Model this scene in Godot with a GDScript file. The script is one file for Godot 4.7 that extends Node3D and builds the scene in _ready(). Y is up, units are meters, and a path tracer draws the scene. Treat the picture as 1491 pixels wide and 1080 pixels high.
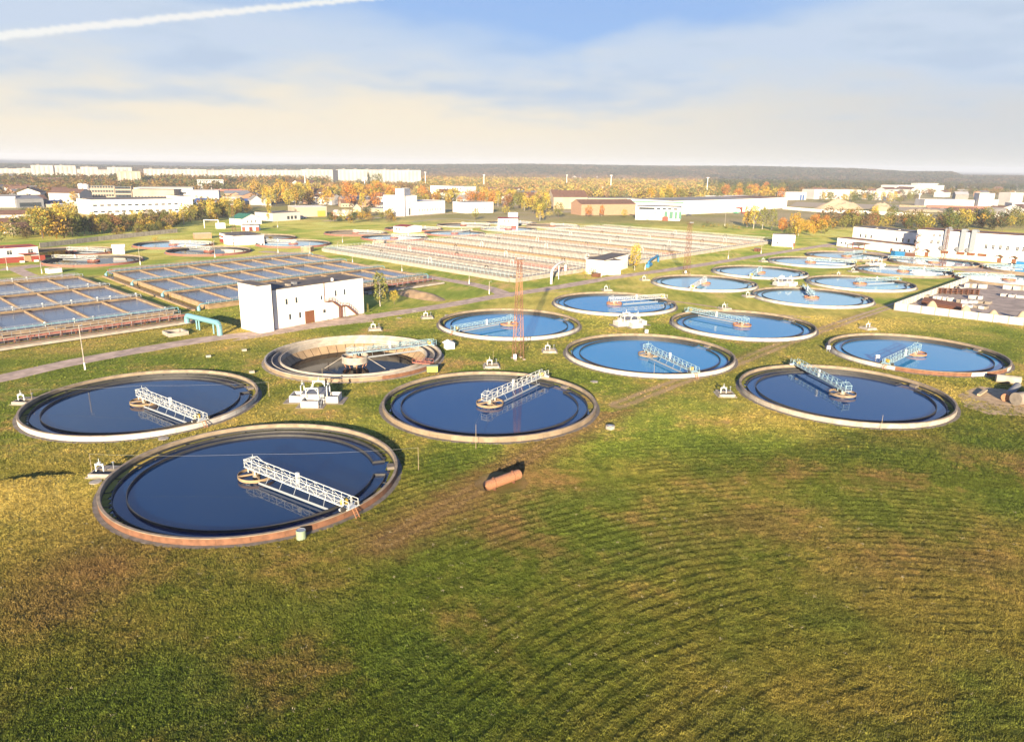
extends Node3D
# A waste water treatment plant seen from the air on a low-sun autumn afternoon. Units are metres, y is up.

var mats := {}
var meshes := {}
var taken := {}
var rng := RandomNumberGenerator.new()
var n_big := FastNoiseLite.new()
var n_mid := FastNoiseLite.new()
var n_fine := FastNoiseLite.new()
var tanks: Array = []          # centres of every round tank, for keeping grass out
var sunk: Array = []           # the tanks whose water lies below the grass
var keep_out: Array = []       # [x, z, radius] of other things standing on the grass


class MB:                      # collects triangles for one mesh
	var v := PackedVector3Array()
	var n := PackedVector3Array()
	var c := PackedColorArray()
	var col := Color.WHITE

	func tri(a: Vector3, b: Vector3, d: Vector3, out: Vector3) -> void:
		var f := (d - a).cross(b - a)
		if f.length_squared() < 1e-14:
			return
		f = f.normalized()
		if f.dot(out) < 0.0:
			var t := b
			b = d
			d = t
			f = -f
		v.append(a); v.append(b); v.append(d)
		n.append(f); n.append(f); n.append(f)
		c.append(col); c.append(col); c.append(col)

	func quad(a: Vector3, b: Vector3, d: Vector3, e: Vector3, out: Vector3) -> void:
		tri(a, b, d, out)
		tri(a, d, e, out)

	func squad(a: Vector3, b: Vector3, d: Vector3, e: Vector3, na: Vector3, nb: Vector3, nd: Vector3, ne: Vector3) -> void:   # smooth quad
		for t in [[a, b, d, na, nb, nd], [a, d, e, na, nd, ne]]:
			var f: Vector3 = (t[2] - t[0]).cross(t[1] - t[0])
			if f.length_squared() < 1e-14:
				continue
			var flip: bool = f.dot(t[3] + t[4] + t[5]) < 0.0
			for i in ([0, 2, 1] if flip else [0, 1, 2]):
				v.append(t[i]); n.append(t[i + 3]); c.append(col)

	func box(p: Vector3, s: Vector3, yaw := 0.0) -> void:      # p is the middle of the bottom
		var b := Basis(Vector3.UP, yaw)
		frame(p + Vector3(0, s.y / 2.0, 0), b * Vector3(s.x / 2.0, 0, 0), Vector3(0, s.y / 2.0, 0), b * Vector3(0, 0, s.z / 2.0))

	func frame(m: Vector3, x: Vector3, y: Vector3, z: Vector3) -> void:
		for k in [[x, y, z], [y, z, x], [z, x, y]]:
			for s in [-1.0, 1.0]:
				var o: Vector3 = m + k[0] * s
				quad(o - k[1] - k[2], o + k[1] - k[2], o + k[1] + k[2], o - k[1] + k[2], k[0] * s)

	func beam(p: Vector3, q: Vector3, w: float, h: float) -> void:   # box section from p to q, w across, h upright
		var d := q - p
		if d.length() < 1e-4:
			return
		var side := d.cross(Vector3.UP)
		if side.length() < 1e-3:
			side = Vector3.RIGHT
		side = side.normalized()
		var up := side.cross(d).normalized()
		frame((p + q) / 2.0, d / 2.0, up * h / 2.0, side * w / 2.0)

	func tube(p: Vector3, q: Vector3, r0: float, r1: float, k := 8, caps := true) -> void:
		var d := (q - p).normalized()
		var a := d.cross(Vector3.UP if absf(d.y) < 0.9 else Vector3.RIGHT).normalized()
		var b := d.cross(a)
		for i in k:
			var t0 := TAU * i / k
			var t1 := TAU * (i + 1) / k
			var u0 := a * cos(t0) + b * sin(t0)
			var u1 := a * cos(t1) + b * sin(t1)
			squad(p + u0 * r0, p + u1 * r0, q + u1 * r1, q + u0 * r1, u0, u1, u1, u0)
			if caps:
				tri(p, p + u0 * r0, p + u1 * r0, -d)
				tri(q, q + u0 * r1, q + u1 * r1, d)

	func pipe(pts: Array, r: float, k := 8) -> void:
		for i in pts.size() - 1:
			tube(pts[i], pts[i + 1], r, r, k)

	func lathe(prof: Array, k: int, a0 := 0.0, a1 := TAU) -> void:   # prof: Vector2(radius, height) in order, outside on the right-hand side going up
		for j in prof.size() - 1:
			var p: Vector2 = prof[j]
			var q: Vector2 = prof[j + 1]
			var e := q - p
			var m := Vector2(e.y, -e.x).normalized()
			for i in k:
				var t0 := a0 + (a1 - a0) * i / k
				var t1 := a0 + (a1 - a0) * (i + 1) / k
				var u0 := Vector3(cos(t0), 0, sin(t0))
				var u1 := Vector3(cos(t1), 0, sin(t1))
				squad(u0 * p.x + Vector3(0, p.y, 0), u1 * p.x + Vector3(0, p.y, 0), u1 * q.x + Vector3(0, q.y, 0), u0 * q.x + Vector3(0, q.y, 0),
					u0 * m.x + Vector3(0, m.y, 0), u1 * m.x + Vector3(0, m.y, 0), u1 * m.x + Vector3(0, m.y, 0), u0 * m.x + Vector3(0, m.y, 0))

	func wall(l: float, h: float, holes: Array, deep := 0.25) -> void:   # upright wall in the plane z = 0 facing +z, openings are Rect2(x, y, w, h)
		var xs := [-l / 2.0, l / 2.0]
		var ys := [0.0, h]
		for r in holes:
			xs.append(r.position.x); xs.append(r.end.x)
			ys.append(r.position.y); ys.append(r.end.y)
		xs.sort()
		ys.sort()
		for i in xs.size() - 1:
			if xs[i + 1] - xs[i] < 1e-4:
				continue
			for j in ys.size() - 1:
				if ys[j + 1] - ys[j] < 1e-4:
					continue
				var m := Vector2((xs[i] + xs[i + 1]) / 2.0, (ys[j] + ys[j + 1]) / 2.0)
				if holes.any(func(r): return r.has_point(m)):
					continue
				quad(Vector3(xs[i], ys[j], 0), Vector3(xs[i + 1], ys[j], 0), Vector3(xs[i + 1], ys[j + 1], 0), Vector3(xs[i], ys[j + 1], 0), Vector3.BACK)
		for r in holes:
			var a := Vector3(r.position.x, r.position.y, 0)
			var b := Vector3(r.end.x, r.position.y, 0)
			var d := Vector3(r.end.x, r.end.y, 0)
			var e := Vector3(r.position.x, r.end.y, 0)
			var z := Vector3(0, 0, -deep)
			quad(a, b, b + z, a + z, Vector3.UP)
			quad(e, d, d + z, e + z, Vector3.DOWN)
			quad(a, e, e + z, a + z, Vector3.RIGHT)
			quad(b, d, d + z, b + z, Vector3.LEFT)

	func mesh() -> ArrayMesh:
		var arr := []
		arr.resize(Mesh.ARRAY_MAX)
		arr[Mesh.ARRAY_VERTEX] = v
		arr[Mesh.ARRAY_NORMAL] = n
		arr[Mesh.ARRAY_COLOR] = c
		var m := ArrayMesh.new()
		m.add_surface_from_arrays(Mesh.PRIMITIVE_TRIANGLES, arr)
		return m


func numbered(called: String) -> String:
	var k: int = taken.get(called, 0)
	taken[called] = k + 1
	return called if k == 0 else "%s_%03d" % [called, k]


func tag(o: Node3D, label: String, category: String, group := "") -> Node3D:
	o.set_meta("label", label)
	o.set_meta("category", category)
	if group:
		o.set_meta("group", group)
	return o


func thing(called: String, label: String, category: String, at := Vector3.ZERO, turn := 0.0, group := "") -> Node3D:
	var o := Node3D.new()
	o.name = numbered(called)
	add_child(o)
	o.position = at
	o.rotation.y = turn
	tag(o, label, category, group)
	return o


func put(called: String, m: Mesh, mat: Material, parent: Node3D, at := Vector3.ZERO, turn := 0.0) -> MeshInstance3D:   # a part
	var o := MeshInstance3D.new()
	o.mesh = m
	o.material_override = mat
	o.position = at
	o.rotation.y = turn
	o.name = called
	parent.add_child(o, true)
	return o


func solo(called: String, m: Mesh, mat: Material, label: String, category: String, at := Vector3.ZERO, turn := 0.0, group := "") -> MeshInstance3D:   # a thing of one mesh
	var o := put(numbered(called), m, mat, self, at, turn)
	tag(o, label, category, group)
	return o


func ground_piece(called: String, m: Mesh, mat: Material, kind := "structure") -> MeshInstance3D:
	var o := put(numbered(called), m, mat, self)
	o.set_meta("kind", kind)
	return o


func stuff(o: Node) -> Node:
	o.set_meta("kind", "stuff")
	return o


func dup(src: Node3D, at: Vector3, turn: float, size: float, label: String, group := "") -> Node3D:
	var o: Node3D = src.duplicate()
	o.name = numbered(String(src.name))
	add_child(o)
	o.position = at
	o.rotation.y = turn
	o.scale = Vector3.ONE * size
	tag(o, label, src.get_meta("category"), group)
	return o


func lin(r: float, g: float, b: float) -> Color:
	return Color(r, g, b).linear_to_srgb()


func noise_tex(freq: float, seed_: int, lo: float, hi: float, octaves := 4, size := 512, kind := FastNoiseLite.TYPE_SIMPLEX_SMOOTH) -> NoiseTexture2D:
	var f := FastNoiseLite.new()
	f.noise_type = kind
	f.frequency = freq
	f.seed = seed_
	f.fractal_octaves = octaves
	f.fractal_gain = 0.6
	var t := NoiseTexture2D.new()
	t.width = size
	t.height = size
	t.seamless = true
	t.noise = f
	var g := Gradient.new()
	g.offsets = PackedFloat32Array([0.1, 0.9])
	g.colors = PackedColorArray([Color(lo, lo, lo), Color(hi, hi, hi)])
	t.color_ramp = g
	return t


func normal_tex(freq: float, seed_: int, strength: float, octaves := 3) -> NoiseTexture2D:
	var t := noise_tex(freq, seed_, 0, 1, octaves)
	t.color_ramp = null
	t.as_normal_map = true
	t.bump_strength = strength
	return t


func mat(called: String, color: Color, rough := 0.85, tex: Texture2D = null, scale := 0.5, metal := 0.0) -> StandardMaterial3D:
	var m := StandardMaterial3D.new()
	m.resource_name = called
	m.albedo_color = color
	m.roughness = rough
	m.metallic = metal
	m.vertex_color_use_as_albedo = true
	if tex:
		m.albedo_texture = tex
		m.uv1_triplanar = true
		m.uv1_world_triplanar = true
		m.uv1_scale = Vector3.ONE * scale
	mats[called] = m
	return m


func make_materials() -> void:
	var grain := noise_tex(0.02, 3, 0.86, 1.0, 5)
	var stain := noise_tex(0.008, 5, 0.74, 1.0, 6)
	var plaster := noise_tex(0.006, 8, 0.88, 1.0, 5)
	var rust := noise_tex(0.02, 9, 0.68, 1.0, 5)
	mat("concrete", lin(0.27, 0.235, 0.19), 0.9, stain, 0.12)
	mat("concrete_pale", lin(0.38, 0.345, 0.29), 0.9, stain, 0.12)
	mat("concrete_dark", lin(0.16, 0.14, 0.12), 0.9, stain, 0.15)
	mat("deck_far", lin(0.27, 0.245, 0.215), 0.9, stain, 0.1)
	mat("coping", lin(0.27, 0.215, 0.15), 0.9, stain, 0.12)
	mat("concrete_wet", lin(0.035, 0.036, 0.036), 0.6, stain, 0.15)
	mat("tan", lin(0.31, 0.22, 0.125), 0.9, stain, 0.1)
	mat("whitewash", lin(0.55, 0.53, 0.49), 0.85, stain, 0.09)
	mat("cream_wall", lin(0.27, 0.205, 0.135), 0.85, stain, 0.09)
	mat("terracotta", lin(0.185, 0.085, 0.045), 0.85, stain, 0.2)
	mat("pink_paint", lin(0.27, 0.10, 0.07), 0.8, grain, 0.2)
	mat("white_wall", lin(0.76, 0.74, 0.71), 0.8, plaster, 0.05)
	mat("white_far", lin(0.48, 0.47, 0.45), 0.85, plaster, 0.01)
	mat("panel_far", lin(0.20, 0.195, 0.185), 0.85, grain, 0.01)
	mat("cream_far", lin(0.36, 0.30, 0.22), 0.85, plaster, 0.01)
	mat("flats", lin(0.42, 0.40, 0.37), 0.85, plaster, 0.01)
	mat("flats_bay", lin(0.34, 0.325, 0.30), 0.85, plaster, 0.01)
	mat("brick_far", lin(0.33, 0.205, 0.13), 0.85, grain, 0.05)
	mat("grey_far", lin(0.17, 0.18, 0.195), 0.8, grain, 0.03)
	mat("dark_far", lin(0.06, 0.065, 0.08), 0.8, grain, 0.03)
	mat("blue_far", lin(0.05, 0.11, 0.28), 0.6, grain, 0.03)
	mat("roof_dark", lin(0.10, 0.09, 0.085), 0.9, stain, 0.06)
	mat("roof_brown", lin(0.14, 0.075, 0.05), 0.9, stain, 0.06)
	mat("roof_red", lin(0.24, 0.04, 0.03), 0.7, grain, 0.2)
	mat("roof_green", lin(0.03, 0.14, 0.09), 0.6, grain, 0.2)
	mat("red_paint", lin(0.22, 0.035, 0.02), 0.7, grain, 0.3)
	mat("rust_door", lin(0.20, 0.075, 0.03), 0.8, rust, 0.5)
	mat("rust", lin(0.16, 0.065, 0.035), 0.85, rust, 0.6)
	mat("rust_orange", lin(0.42, 0.20, 0.10), 0.75, rust, 0.4)
	mat("mast_red", lin(0.20, 0.085, 0.05), 0.7, rust, 0.4)
	mat("mast_white", lin(0.62, 0.58, 0.54), 0.7, grain, 0.4)
	mat("white_steel", lin(0.52, 0.55, 0.53), 0.5, grain, 0.5)
	mat("blue_steel", lin(0.28, 0.43, 0.49), 0.5, grain, 0.5)
	mat("blue_pipe", lin(0.15, 0.33, 0.38), 0.45, grain, 0.3)
	mat("bright_blue", lin(0.02, 0.17, 0.36), 0.45, grain, 0.3)
	mat("grey_steel", lin(0.24, 0.27, 0.30), 0.5, grain, 0.5)
	mat("dark_steel", lin(0.06, 0.055, 0.05), 0.6, grain, 0.5)
	mat("yellow_paint", lin(0.36, 0.27, 0.04), 0.55, grain, 0.5)
	mat("lime_paint", lin(0.24, 0.29, 0.06), 0.6, grain, 0.5)
	mat("green_paint", lin(0.04, 0.26, 0.13), 0.6, grain, 0.5)
	mat("pale_green", lin(0.24, 0.31, 0.21), 0.6, grain, 0.5)
	mat("tyre", lin(0.03, 0.03, 0.03), 0.9)
	mat("asphalt", lin(0.48, 0.36, 0.275), 0.95, stain, 0.06)
	mat("yard_floor", lin(0.34, 0.275, 0.225), 0.95, stain, 0.04)
	mat("dirt", lin(0.46, 0.33, 0.18), 0.95, stain, 0.12)
	mat("sand", lin(0.36, 0.29, 0.19), 0.95, grain, 0.05)
	mat("bark", lin(0.12, 0.09, 0.06), 0.95, grain, 1.0)
	mat("birch_bark", lin(0.40, 0.38, 0.34), 0.9, rust, 1.5)
	mat("wire", lin(0.16, 0.17, 0.17), 0.6)
	mat("sludge", lin(0.006, 0.006, 0.007), 0.35).metallic_specular = 0.2
	var glass := mat("glass", lin(0.03, 0.04, 0.05), 0.08)
	glass.metallic_specular = 0.6
	var leaf := mat("leaves", Color.WHITE, 0.75)
	leaf.backlight_enabled = true
	leaf.backlight = Color(0.25, 0.22, 0.08)
	leaf.metallic_specular = 0.2
	var ripple := normal_tex(0.03, 21, 2.0)
	for k in [["water_deep", 0.001, 0.017, 0.060], ["water_blue", 0.001, 0.036, 0.125], ["water_sky_mid", 0.025, 0.20, 0.40], ["water_sky_pale", 0.18, 0.42, 0.56], ["water_basin", 0.06, 0.092, 0.155], ["water_dark", 0.005, 0.005, 0.006]]:  # tank tints grow paler with distance: sky reflection put into the body colour
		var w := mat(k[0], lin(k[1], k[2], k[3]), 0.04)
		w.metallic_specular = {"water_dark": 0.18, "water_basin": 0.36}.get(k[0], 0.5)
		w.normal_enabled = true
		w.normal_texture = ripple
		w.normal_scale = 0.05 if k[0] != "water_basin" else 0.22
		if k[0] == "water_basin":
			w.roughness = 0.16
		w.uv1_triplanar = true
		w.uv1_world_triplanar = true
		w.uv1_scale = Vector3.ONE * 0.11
	var g := mat("ground", Color.WHITE, 0.95, noise_tex(0.05, 31, 0.66, 1.0, 5), 0.35)
	g.detail_enabled = true
	g.detail_blend_mode = BaseMaterial3D.BLEND_MODE_MUL
	g.detail_albedo = noise_tex(0.012, 33, 0.84, 1.0, 5, 1024)
	g.detail_uv_layer = BaseMaterial3D.DETAIL_UV_1
	g.metallic_specular = 0.15
	g.heightmap_enabled = true
	g.heightmap_texture = noise_tex(0.06, 35, 0.0, 1.0, 4)
	g.heightmap_scale = 5.0
	var t := mat("grass_blades", Color.WHITE, 0.8)
	t.metallic_specular = 0.2
	t.backlight_enabled = true
	t.backlight = Color(0.2, 0.2, 0.05)


func sky_image() -> ImageTexture:
	# a pale blue sky, a veil of high cloud with a wedge of clear blue, cream towards the horizon, and one contrail
	var w := 3072
	var h := 1536
	var veil := FastNoiseLite.new()
	veil.seed = 4
	veil.frequency = 0.055
	veil.fractal_octaves = 4
	var wisp := FastNoiseLite.new()
	wisp.seed = 12
	wisp.frequency = 0.16
	wisp.fractal_octaves = 4
	var c0: Vector3 = Vector3(-0.5404, 0.1248, -0.8321)
	var c1: Vector3 = Vector3(-0.1894, 0.1908, -0.9632)
	var pole := c0.cross(c1).normalized()
	var along := (c1 - c0).normalized()
	var data := PackedByteArray()
	data.resize(w * h * 3)
	var below := Color(0.30, 0.27, 0.22)
	for j in h:
		var e := 90.0 - (j + 0.5) * 180.0 / h
		for i in w:
			var k := (j * w + i) * 3
			var c := below
			if e > -3.0:
				var a := (i + 0.5) * 360.0 / w
				if a > 180.0:
					a -= 360.0
				var er := deg_to_rad(e)
				var ar := deg_to_rad(a)
				var d := Vector3(sin(ar) * cos(er), sin(er), -cos(ar) * cos(er))
				var p := d * 60.0
				var s := veil.get_noise_3d(p.x, p.y * 3.0, p.z)
				var f := wisp.get_noise_3d(p.x * 0.7, p.y * 4.0, p.z * 0.7)
				var t := clampf(e / 60.0, 0.0, 1.0)
				var blue := Color(0.66, 0.80, 0.985).lerp(Color(0.30, 0.48, 0.84), clampf((e - 7.0) / 45.0, 0.0, 1.0))
				# the clear wedge: its lower edge by azimuth, softer on the left
				var edge := 7.4 + (4.5 - a) * 0.17 if a < 4.5 else 7.4 + minf((a - 4.5) * 0.36, 1.6) + maxf(0.0, a - 9.0) * 0.14
				if a < -60.0 or a > 60.0:
					edge = lerpf(edge, 16.0, clampf((absf(a) - 60.0) / 30.0, 0.0, 1.0))
				edge = clampf(edge, 7.0, 17.0)
				var soft := lerpf(5.0, 2.4, smoothstep(-4.0, 7.0, a)) + 2.0 * clampf((a - 7.0) / 26.0, 0.0, 1.0)
				var cover := 1.0 - smoothstep(edge - soft * 0.5, edge + soft * 0.5, e + s * 1.8 + f * 0.4)
				cover = maxf(cover, clampf(0.10 + s * 0.7 + f * 0.3, 0.0, 0.4) * smoothstep(9.0, 18.0, e) + 0.03)
				if a > 12.0:
					cover = maxf(cover, 0.55 * smoothstep(12.0, 26.0, a) * (1.0 - smoothstep(11.0, 20.0, e)))
				# the veil itself: grey-blue high up, cream lower down, warmer on the left
				var high := Color(0.82, 0.88, 0.955)
				var warm := Color(1.0, 0.955, 0.87).lerp(Color(0.86, 0.87, 0.875), smoothstep(-5.0, 34.0, a))
				var low := Color(0.985, 0.95, 0.89).lerp(Color(0.89, 0.885, 0.865), smoothstep(0.0, 34.0, a))
				var cloud := high.lerp(warm, 1.0 - smoothstep(2.6, 7.5, e + f * 1.2 + s * 2.2))
				cloud = cloud.lerp(low, 1.0 - smoothstep(0.4, 2.6, e + f * 0.8))
				cloud = cloud.lerp(Color(0.72, 0.80, 0.90), clampf(f * 0.6 + s * 0.6, 0.0, 0.4) * smoothstep(2.0, 6.0, e))
				c = blue.lerp(cloud, clampf(cover, 0.0, 1.0))
				# contrail
				if e > 4.0 and e < 40.0:
					var off := rad_to_deg(asin(clampf(d.dot(pole), -1.0, 1.0)))
					var run := rad_to_deg((d - c0).dot(along))
					if absf(off) < 1.0 and d.dot(c0) > 0.3 and run < 60.0:
						var half := clampf(0.235 - run * 0.0034, 0.08, 0.3)
						off += wisp.get_noise_2d(run * 9.0, 3.0) * 0.10
						var m := 1.0 - smoothstep(half * 0.75, half * 1.15, absf(off))
						c = c.lerp(Color(1.0, 1.0, 0.985), m * 0.95)
			data[k] = clampi(int(c.r * 255.0 + 0.5), 0, 255)
			data[k + 1] = clampi(int(c.g * 255.0 + 0.5), 0, 255)
			data[k + 2] = clampi(int(c.b * 255.0 + 0.5), 0, 255)
	return ImageTexture.create_from_image(Image.create_from_data(w, h, false, Image.FORMAT_RGB8, data))


func inside_tank(x: float, z: float, r: float) -> bool:
	for t in tanks:
		if absf(x - t.x) < r and absf(z - t.y) < r and Vector2(x - t.x, z - t.y).length() < r:
			return true
	return false


func mow(x: float, z: float) -> float:    # phase of the mowing swaths, circling a point on the near field
	var d := Vector2(x - 46.0, z + 15.0).length()
	return d * TAU / 1.5 + n_mid.get_noise_2d(x * 0.5, z * 0.5) * 3.0 + n_mid.get_noise_2d(x * 2.2 + 40.0, z * 2.2) * 1.6


func swath(x: float, z: float) -> float:    # 0 on a swath, 1 in the dark gap between two
	var p := mow(x, z)
	var k := clampf(0.6 + n_mid.get_noise_2d(x * 0.6 + 90.0, z * 0.6 - 50.0) * 1.3 + n_fine.get_noise_2d(x * 0.5, z * 0.5) * 0.9, 0.0, 1.0)
	return k * (pow(0.5 - 0.5 * sin(p), 2.0) * 0.75 + pow(0.5 - 0.5 * sin(p * 2.37 + 1.0), 3.0) * 0.35)


var patches: Array = [[Vector2(-45.7, -73.5), 11.0, 0.58], [Vector2(-33.7, -78.4), 9.0, 0.47], [Vector2(-47.0, -64.3), 9.0, 0.39], [Vector2(-22.3, -64.9), 8.0, -0.55], [Vector2(-31.1, -58.2), 8.0, -0.47], [Vector2(-38.7, -51.0), 7.0, -0.47], [Vector2(-10.2, -80.8), 9.0, -0.47], [Vector2(1.4, -70.5), 9.0, -0.27], [Vector2(33.7, -109.9), 9.0, -0.43], [Vector2(80.2, -119.4), 12.0, -0.55], [Vector2(40.0, -62.9), 10.0, -0.47], [Vector2(42.7, -54.3), 8.0, -0.47], [Vector2(42.5, -80.6), 14.0, 0.39], [Vector2(59.6, -81.0), 11.0, 0.39], [Vector2(30.3, -87.4), 10.0, 0.31], [Vector2(-3.8, -86.4), 9.0, 0.27], [Vector2(9.8, -55.4), 9.0, -0.23], [Vector2(7.7, -99.7), 7.0, 0.39], [Vector2(-49.3, -85.0), 6.0, 0.23], [Vector2(73.9, -138.1), 10.0, 0.31], [Vector2(-61.3, -84.6), 9.0, -0.16]]     # [where, radius, how brown (+) or green (-)]


func field(x: float, z: float) -> float:   # 1 on the near mown field, 0 among the tanks
	return smoothstep(-132.0, -100.0, z + maxf(0.0, x - 20.0) * 0.55 - maxf(0.0, -20.0 - x) * 0.75)


func near_line(p: Vector2, pts: Array) -> float:
	var best := 1e9
	for i in pts.size() - 1:
		best = minf(best, p.distance_to(Geometry2D.get_closest_point_to_segment(p, pts[i], pts[i + 1])))
	return best


var track: Array = [Vector2(-15.2, -80.6), Vector2(-8.6, -90.6), Vector2(-1.4, -101.9), Vector2(8.9, -118.0), Vector2(20.6, -134.9), Vector2(35.5, -152.0)]


func ground_color(x: float, z: float) -> Color:
	var a := n_big.get_noise_2d(x, z)
	var b := n_mid.get_noise_2d(x, z)
	var f := n_fine.get_noise_2d(x, z)
	var far := smoothstep(-560.0, -680.0, z)
	var green := Color(0.105, 0.135, 0.020)
	var dry := Color(0.250, 0.195, 0.048)
	var brown := Color(0.215, 0.130, 0.055)
	var t := clampf(0.42 + a * 0.9 + b * 0.55 + f * 0.25, 0.0, 1.0)
	var c := green.lerp(dry, t)
	c = c.lerp(brown, clampf((b * 0.8 - a * 0.5 + f * 0.4) * 1.3 - 0.28, 0.0, 0.75))
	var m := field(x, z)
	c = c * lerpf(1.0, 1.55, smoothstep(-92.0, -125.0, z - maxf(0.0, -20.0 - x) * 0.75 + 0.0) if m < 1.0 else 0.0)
	if m > 0.0 and z > -140.0:
		# the mown field: darker and greener close to the camera, swaths of dry cuttings
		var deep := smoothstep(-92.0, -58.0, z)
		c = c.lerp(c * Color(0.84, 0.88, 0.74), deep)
		var g := n_mid.get_noise_2d(x * 0.8 + 300.0, z * 1.3)
		c = c.lerp(Color(0.075, 0.115, 0.018), clampf(g * 1.8 - 0.2, 0.0, 0.5) * m)
		for q in patches:
			var d := Vector2((x - q[0].x) / q[1], (z - q[0].y) / (q[1] * 0.8)).length_squared()
			if d < 4.0:
				var k: float = q[2] * exp(-d * 1.4) * clampf(0.8 + g * 1.6 + f * 0.6, 0.2, 1.4) * m
				c = c.lerp(Color(0.215, 0.125, 0.050), clampf(k, 0.0, 0.8)) if k > 0.0 else c.lerp(Color(0.085, 0.122, 0.018), clampf(-k, 0.0, 0.8))
		c = c * (1.22 - 0.66 * swath(x, z) * m) * (1.0 + 0.30 * f)
		var w := near_line(Vector2(x, z), track) + f * 2.0 + b * 1.5
		c = c.lerp(Color(0.215, 0.135, 0.055), (1.0 - smoothstep(1.0, 6.5, w)) * 0.8)
		var rut := absf(absf(near_line(Vector2(x, z), track)) - 1.0)
		c = c.lerp(Color(0.28, 0.19, 0.09), (1.0 - smoothstep(0.25, 0.7, rut)) * 0.5)
	else:
		c = c * (1.0 + 0.25 * f + 0.25 * b)
	c = c * (1.0 + 0.55 * smoothstep(-185.0, -260.0, z) + 0.35 * smoothstep(-280.0, -420.0, z))  # farther grass brightened: the look of sunlit blades painted into the ground colour
	if far > 0.0:
		var town := Color(0.38, 0.31, 0.17).lerp(Color(0.26, 0.24, 0.075), clampf(0.5 + n_big.get_noise_2d(x * 0.5, z * 0.5) * 1.4, 0.0, 1.0))
		c = c.lerp(town, far)
	if x > -12.0 and z < -95.0 and z > -240.0:
		# the two worn wheel tracks between the tanks
		var t2 := near_line(Vector2(x, z), dirt_line)
		if t2 < 6.0:
			var worn := (1.0 - smoothstep(0.45, 1.0, absf(t2 - 1.2) + f * 0.35)) * smoothstep(-100.0, -125.0, z)
			c = c.lerp(Color(0.50, 0.36, 0.20), clampf(worn * (0.85 + b), 0.0, 0.95))
			c = c.lerp(Color(0.24, 0.16, 0.07), (1.0 - smoothstep(1.5, 5.0, t2 + b * 2.0)) * 0.35)
	c.a = 1.0
	return c


func ground_height(x: float, z: float) -> float:
	var m := field(x, z) * smoothstep(-138.0, -120.0, z)
	if m <= 0.0:
		return 0.0
	var y := (-0.06 * swath(x, z) + n_fine.get_noise_2d(x, z) * 0.05) * m
	# the grassed mound at the left edge of the field
	var q := Vector2((x + 74.0) / 13.0, (z + 97.0) / 15.0).length()
	y += 1.6 * (1.0 - smoothstep(0.15, 1.0, q))
	return y


func steps(list: Array) -> PackedFloat32Array:   # list of [from, to, step]
	var o := PackedFloat32Array()
	for s in list:
		var k := maxi(1, roundi(absf(s[1] - s[0]) / s[2]))
		for i in k:
			o.append(lerpf(s[0], s[1], float(i) / k))
	o.append(list[-1][1])
	return o


func build_ground() -> void:
	var xs := steps([[-6200, -3000, 800], [-3000, -900, 150], [-900, -320, 30], [-320, -95, 5], [-95, 126, 0.8], [126, 300, 3], [300, 900, 30], [900, 3000, 150], [3000, 6200, 800]])
	var zs := steps([[60, -30, 15], [-30, -46, 2], [-46, -130, 0.7], [-130, -236, 1], [-236, -640, 4], [-640, -1200, 25], [-1200, -3000, 120], [-3000, -6000, 600]])
	var nx := xs.size()
	var nz := zs.size()
	var v := PackedVector3Array()
	var c := PackedColorArray()
	var ix := PackedInt32Array()
	for z in zs:
		for x in xs:
			var y := ground_height(x, z)
			for t in tanks:
				var q := Vector2(x - t.x, z - t.y).length()
				if q < 24.0:
					y *= smoothstep(20.5, 24.0, q)
			v.append(Vector3(x, y, z))
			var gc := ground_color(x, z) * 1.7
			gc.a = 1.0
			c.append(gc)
	for j in nz - 1:
		for i in nx - 1:
			var a := j * nx + i
			var skip := false
			for t in sunk:
				if absf(v[a].x - t.x) < 20.0 and absf(v[a].z - t.y) < 20.0:
					for q in [a, a + 1, a + nx, a + nx + 1]:
						if Vector2(v[q].x - t.x, v[q].z - t.y).length() < 18.6:
							skip = true
			if skip:
				continue
			ix.append_array([a, a + nx + 1, a + 1, a, a + nx, a + nx + 1])
	var st := SurfaceTool.new()
	var arr := []
	arr.resize(Mesh.ARRAY_MAX)
	arr[Mesh.ARRAY_VERTEX] = v
	arr[Mesh.ARRAY_COLOR] = c
	arr[Mesh.ARRAY_INDEX] = ix
	st.create_from_arrays(arr)
	st.generate_normals()
	ground_piece("ground", st.commit(), mats.ground)


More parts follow.
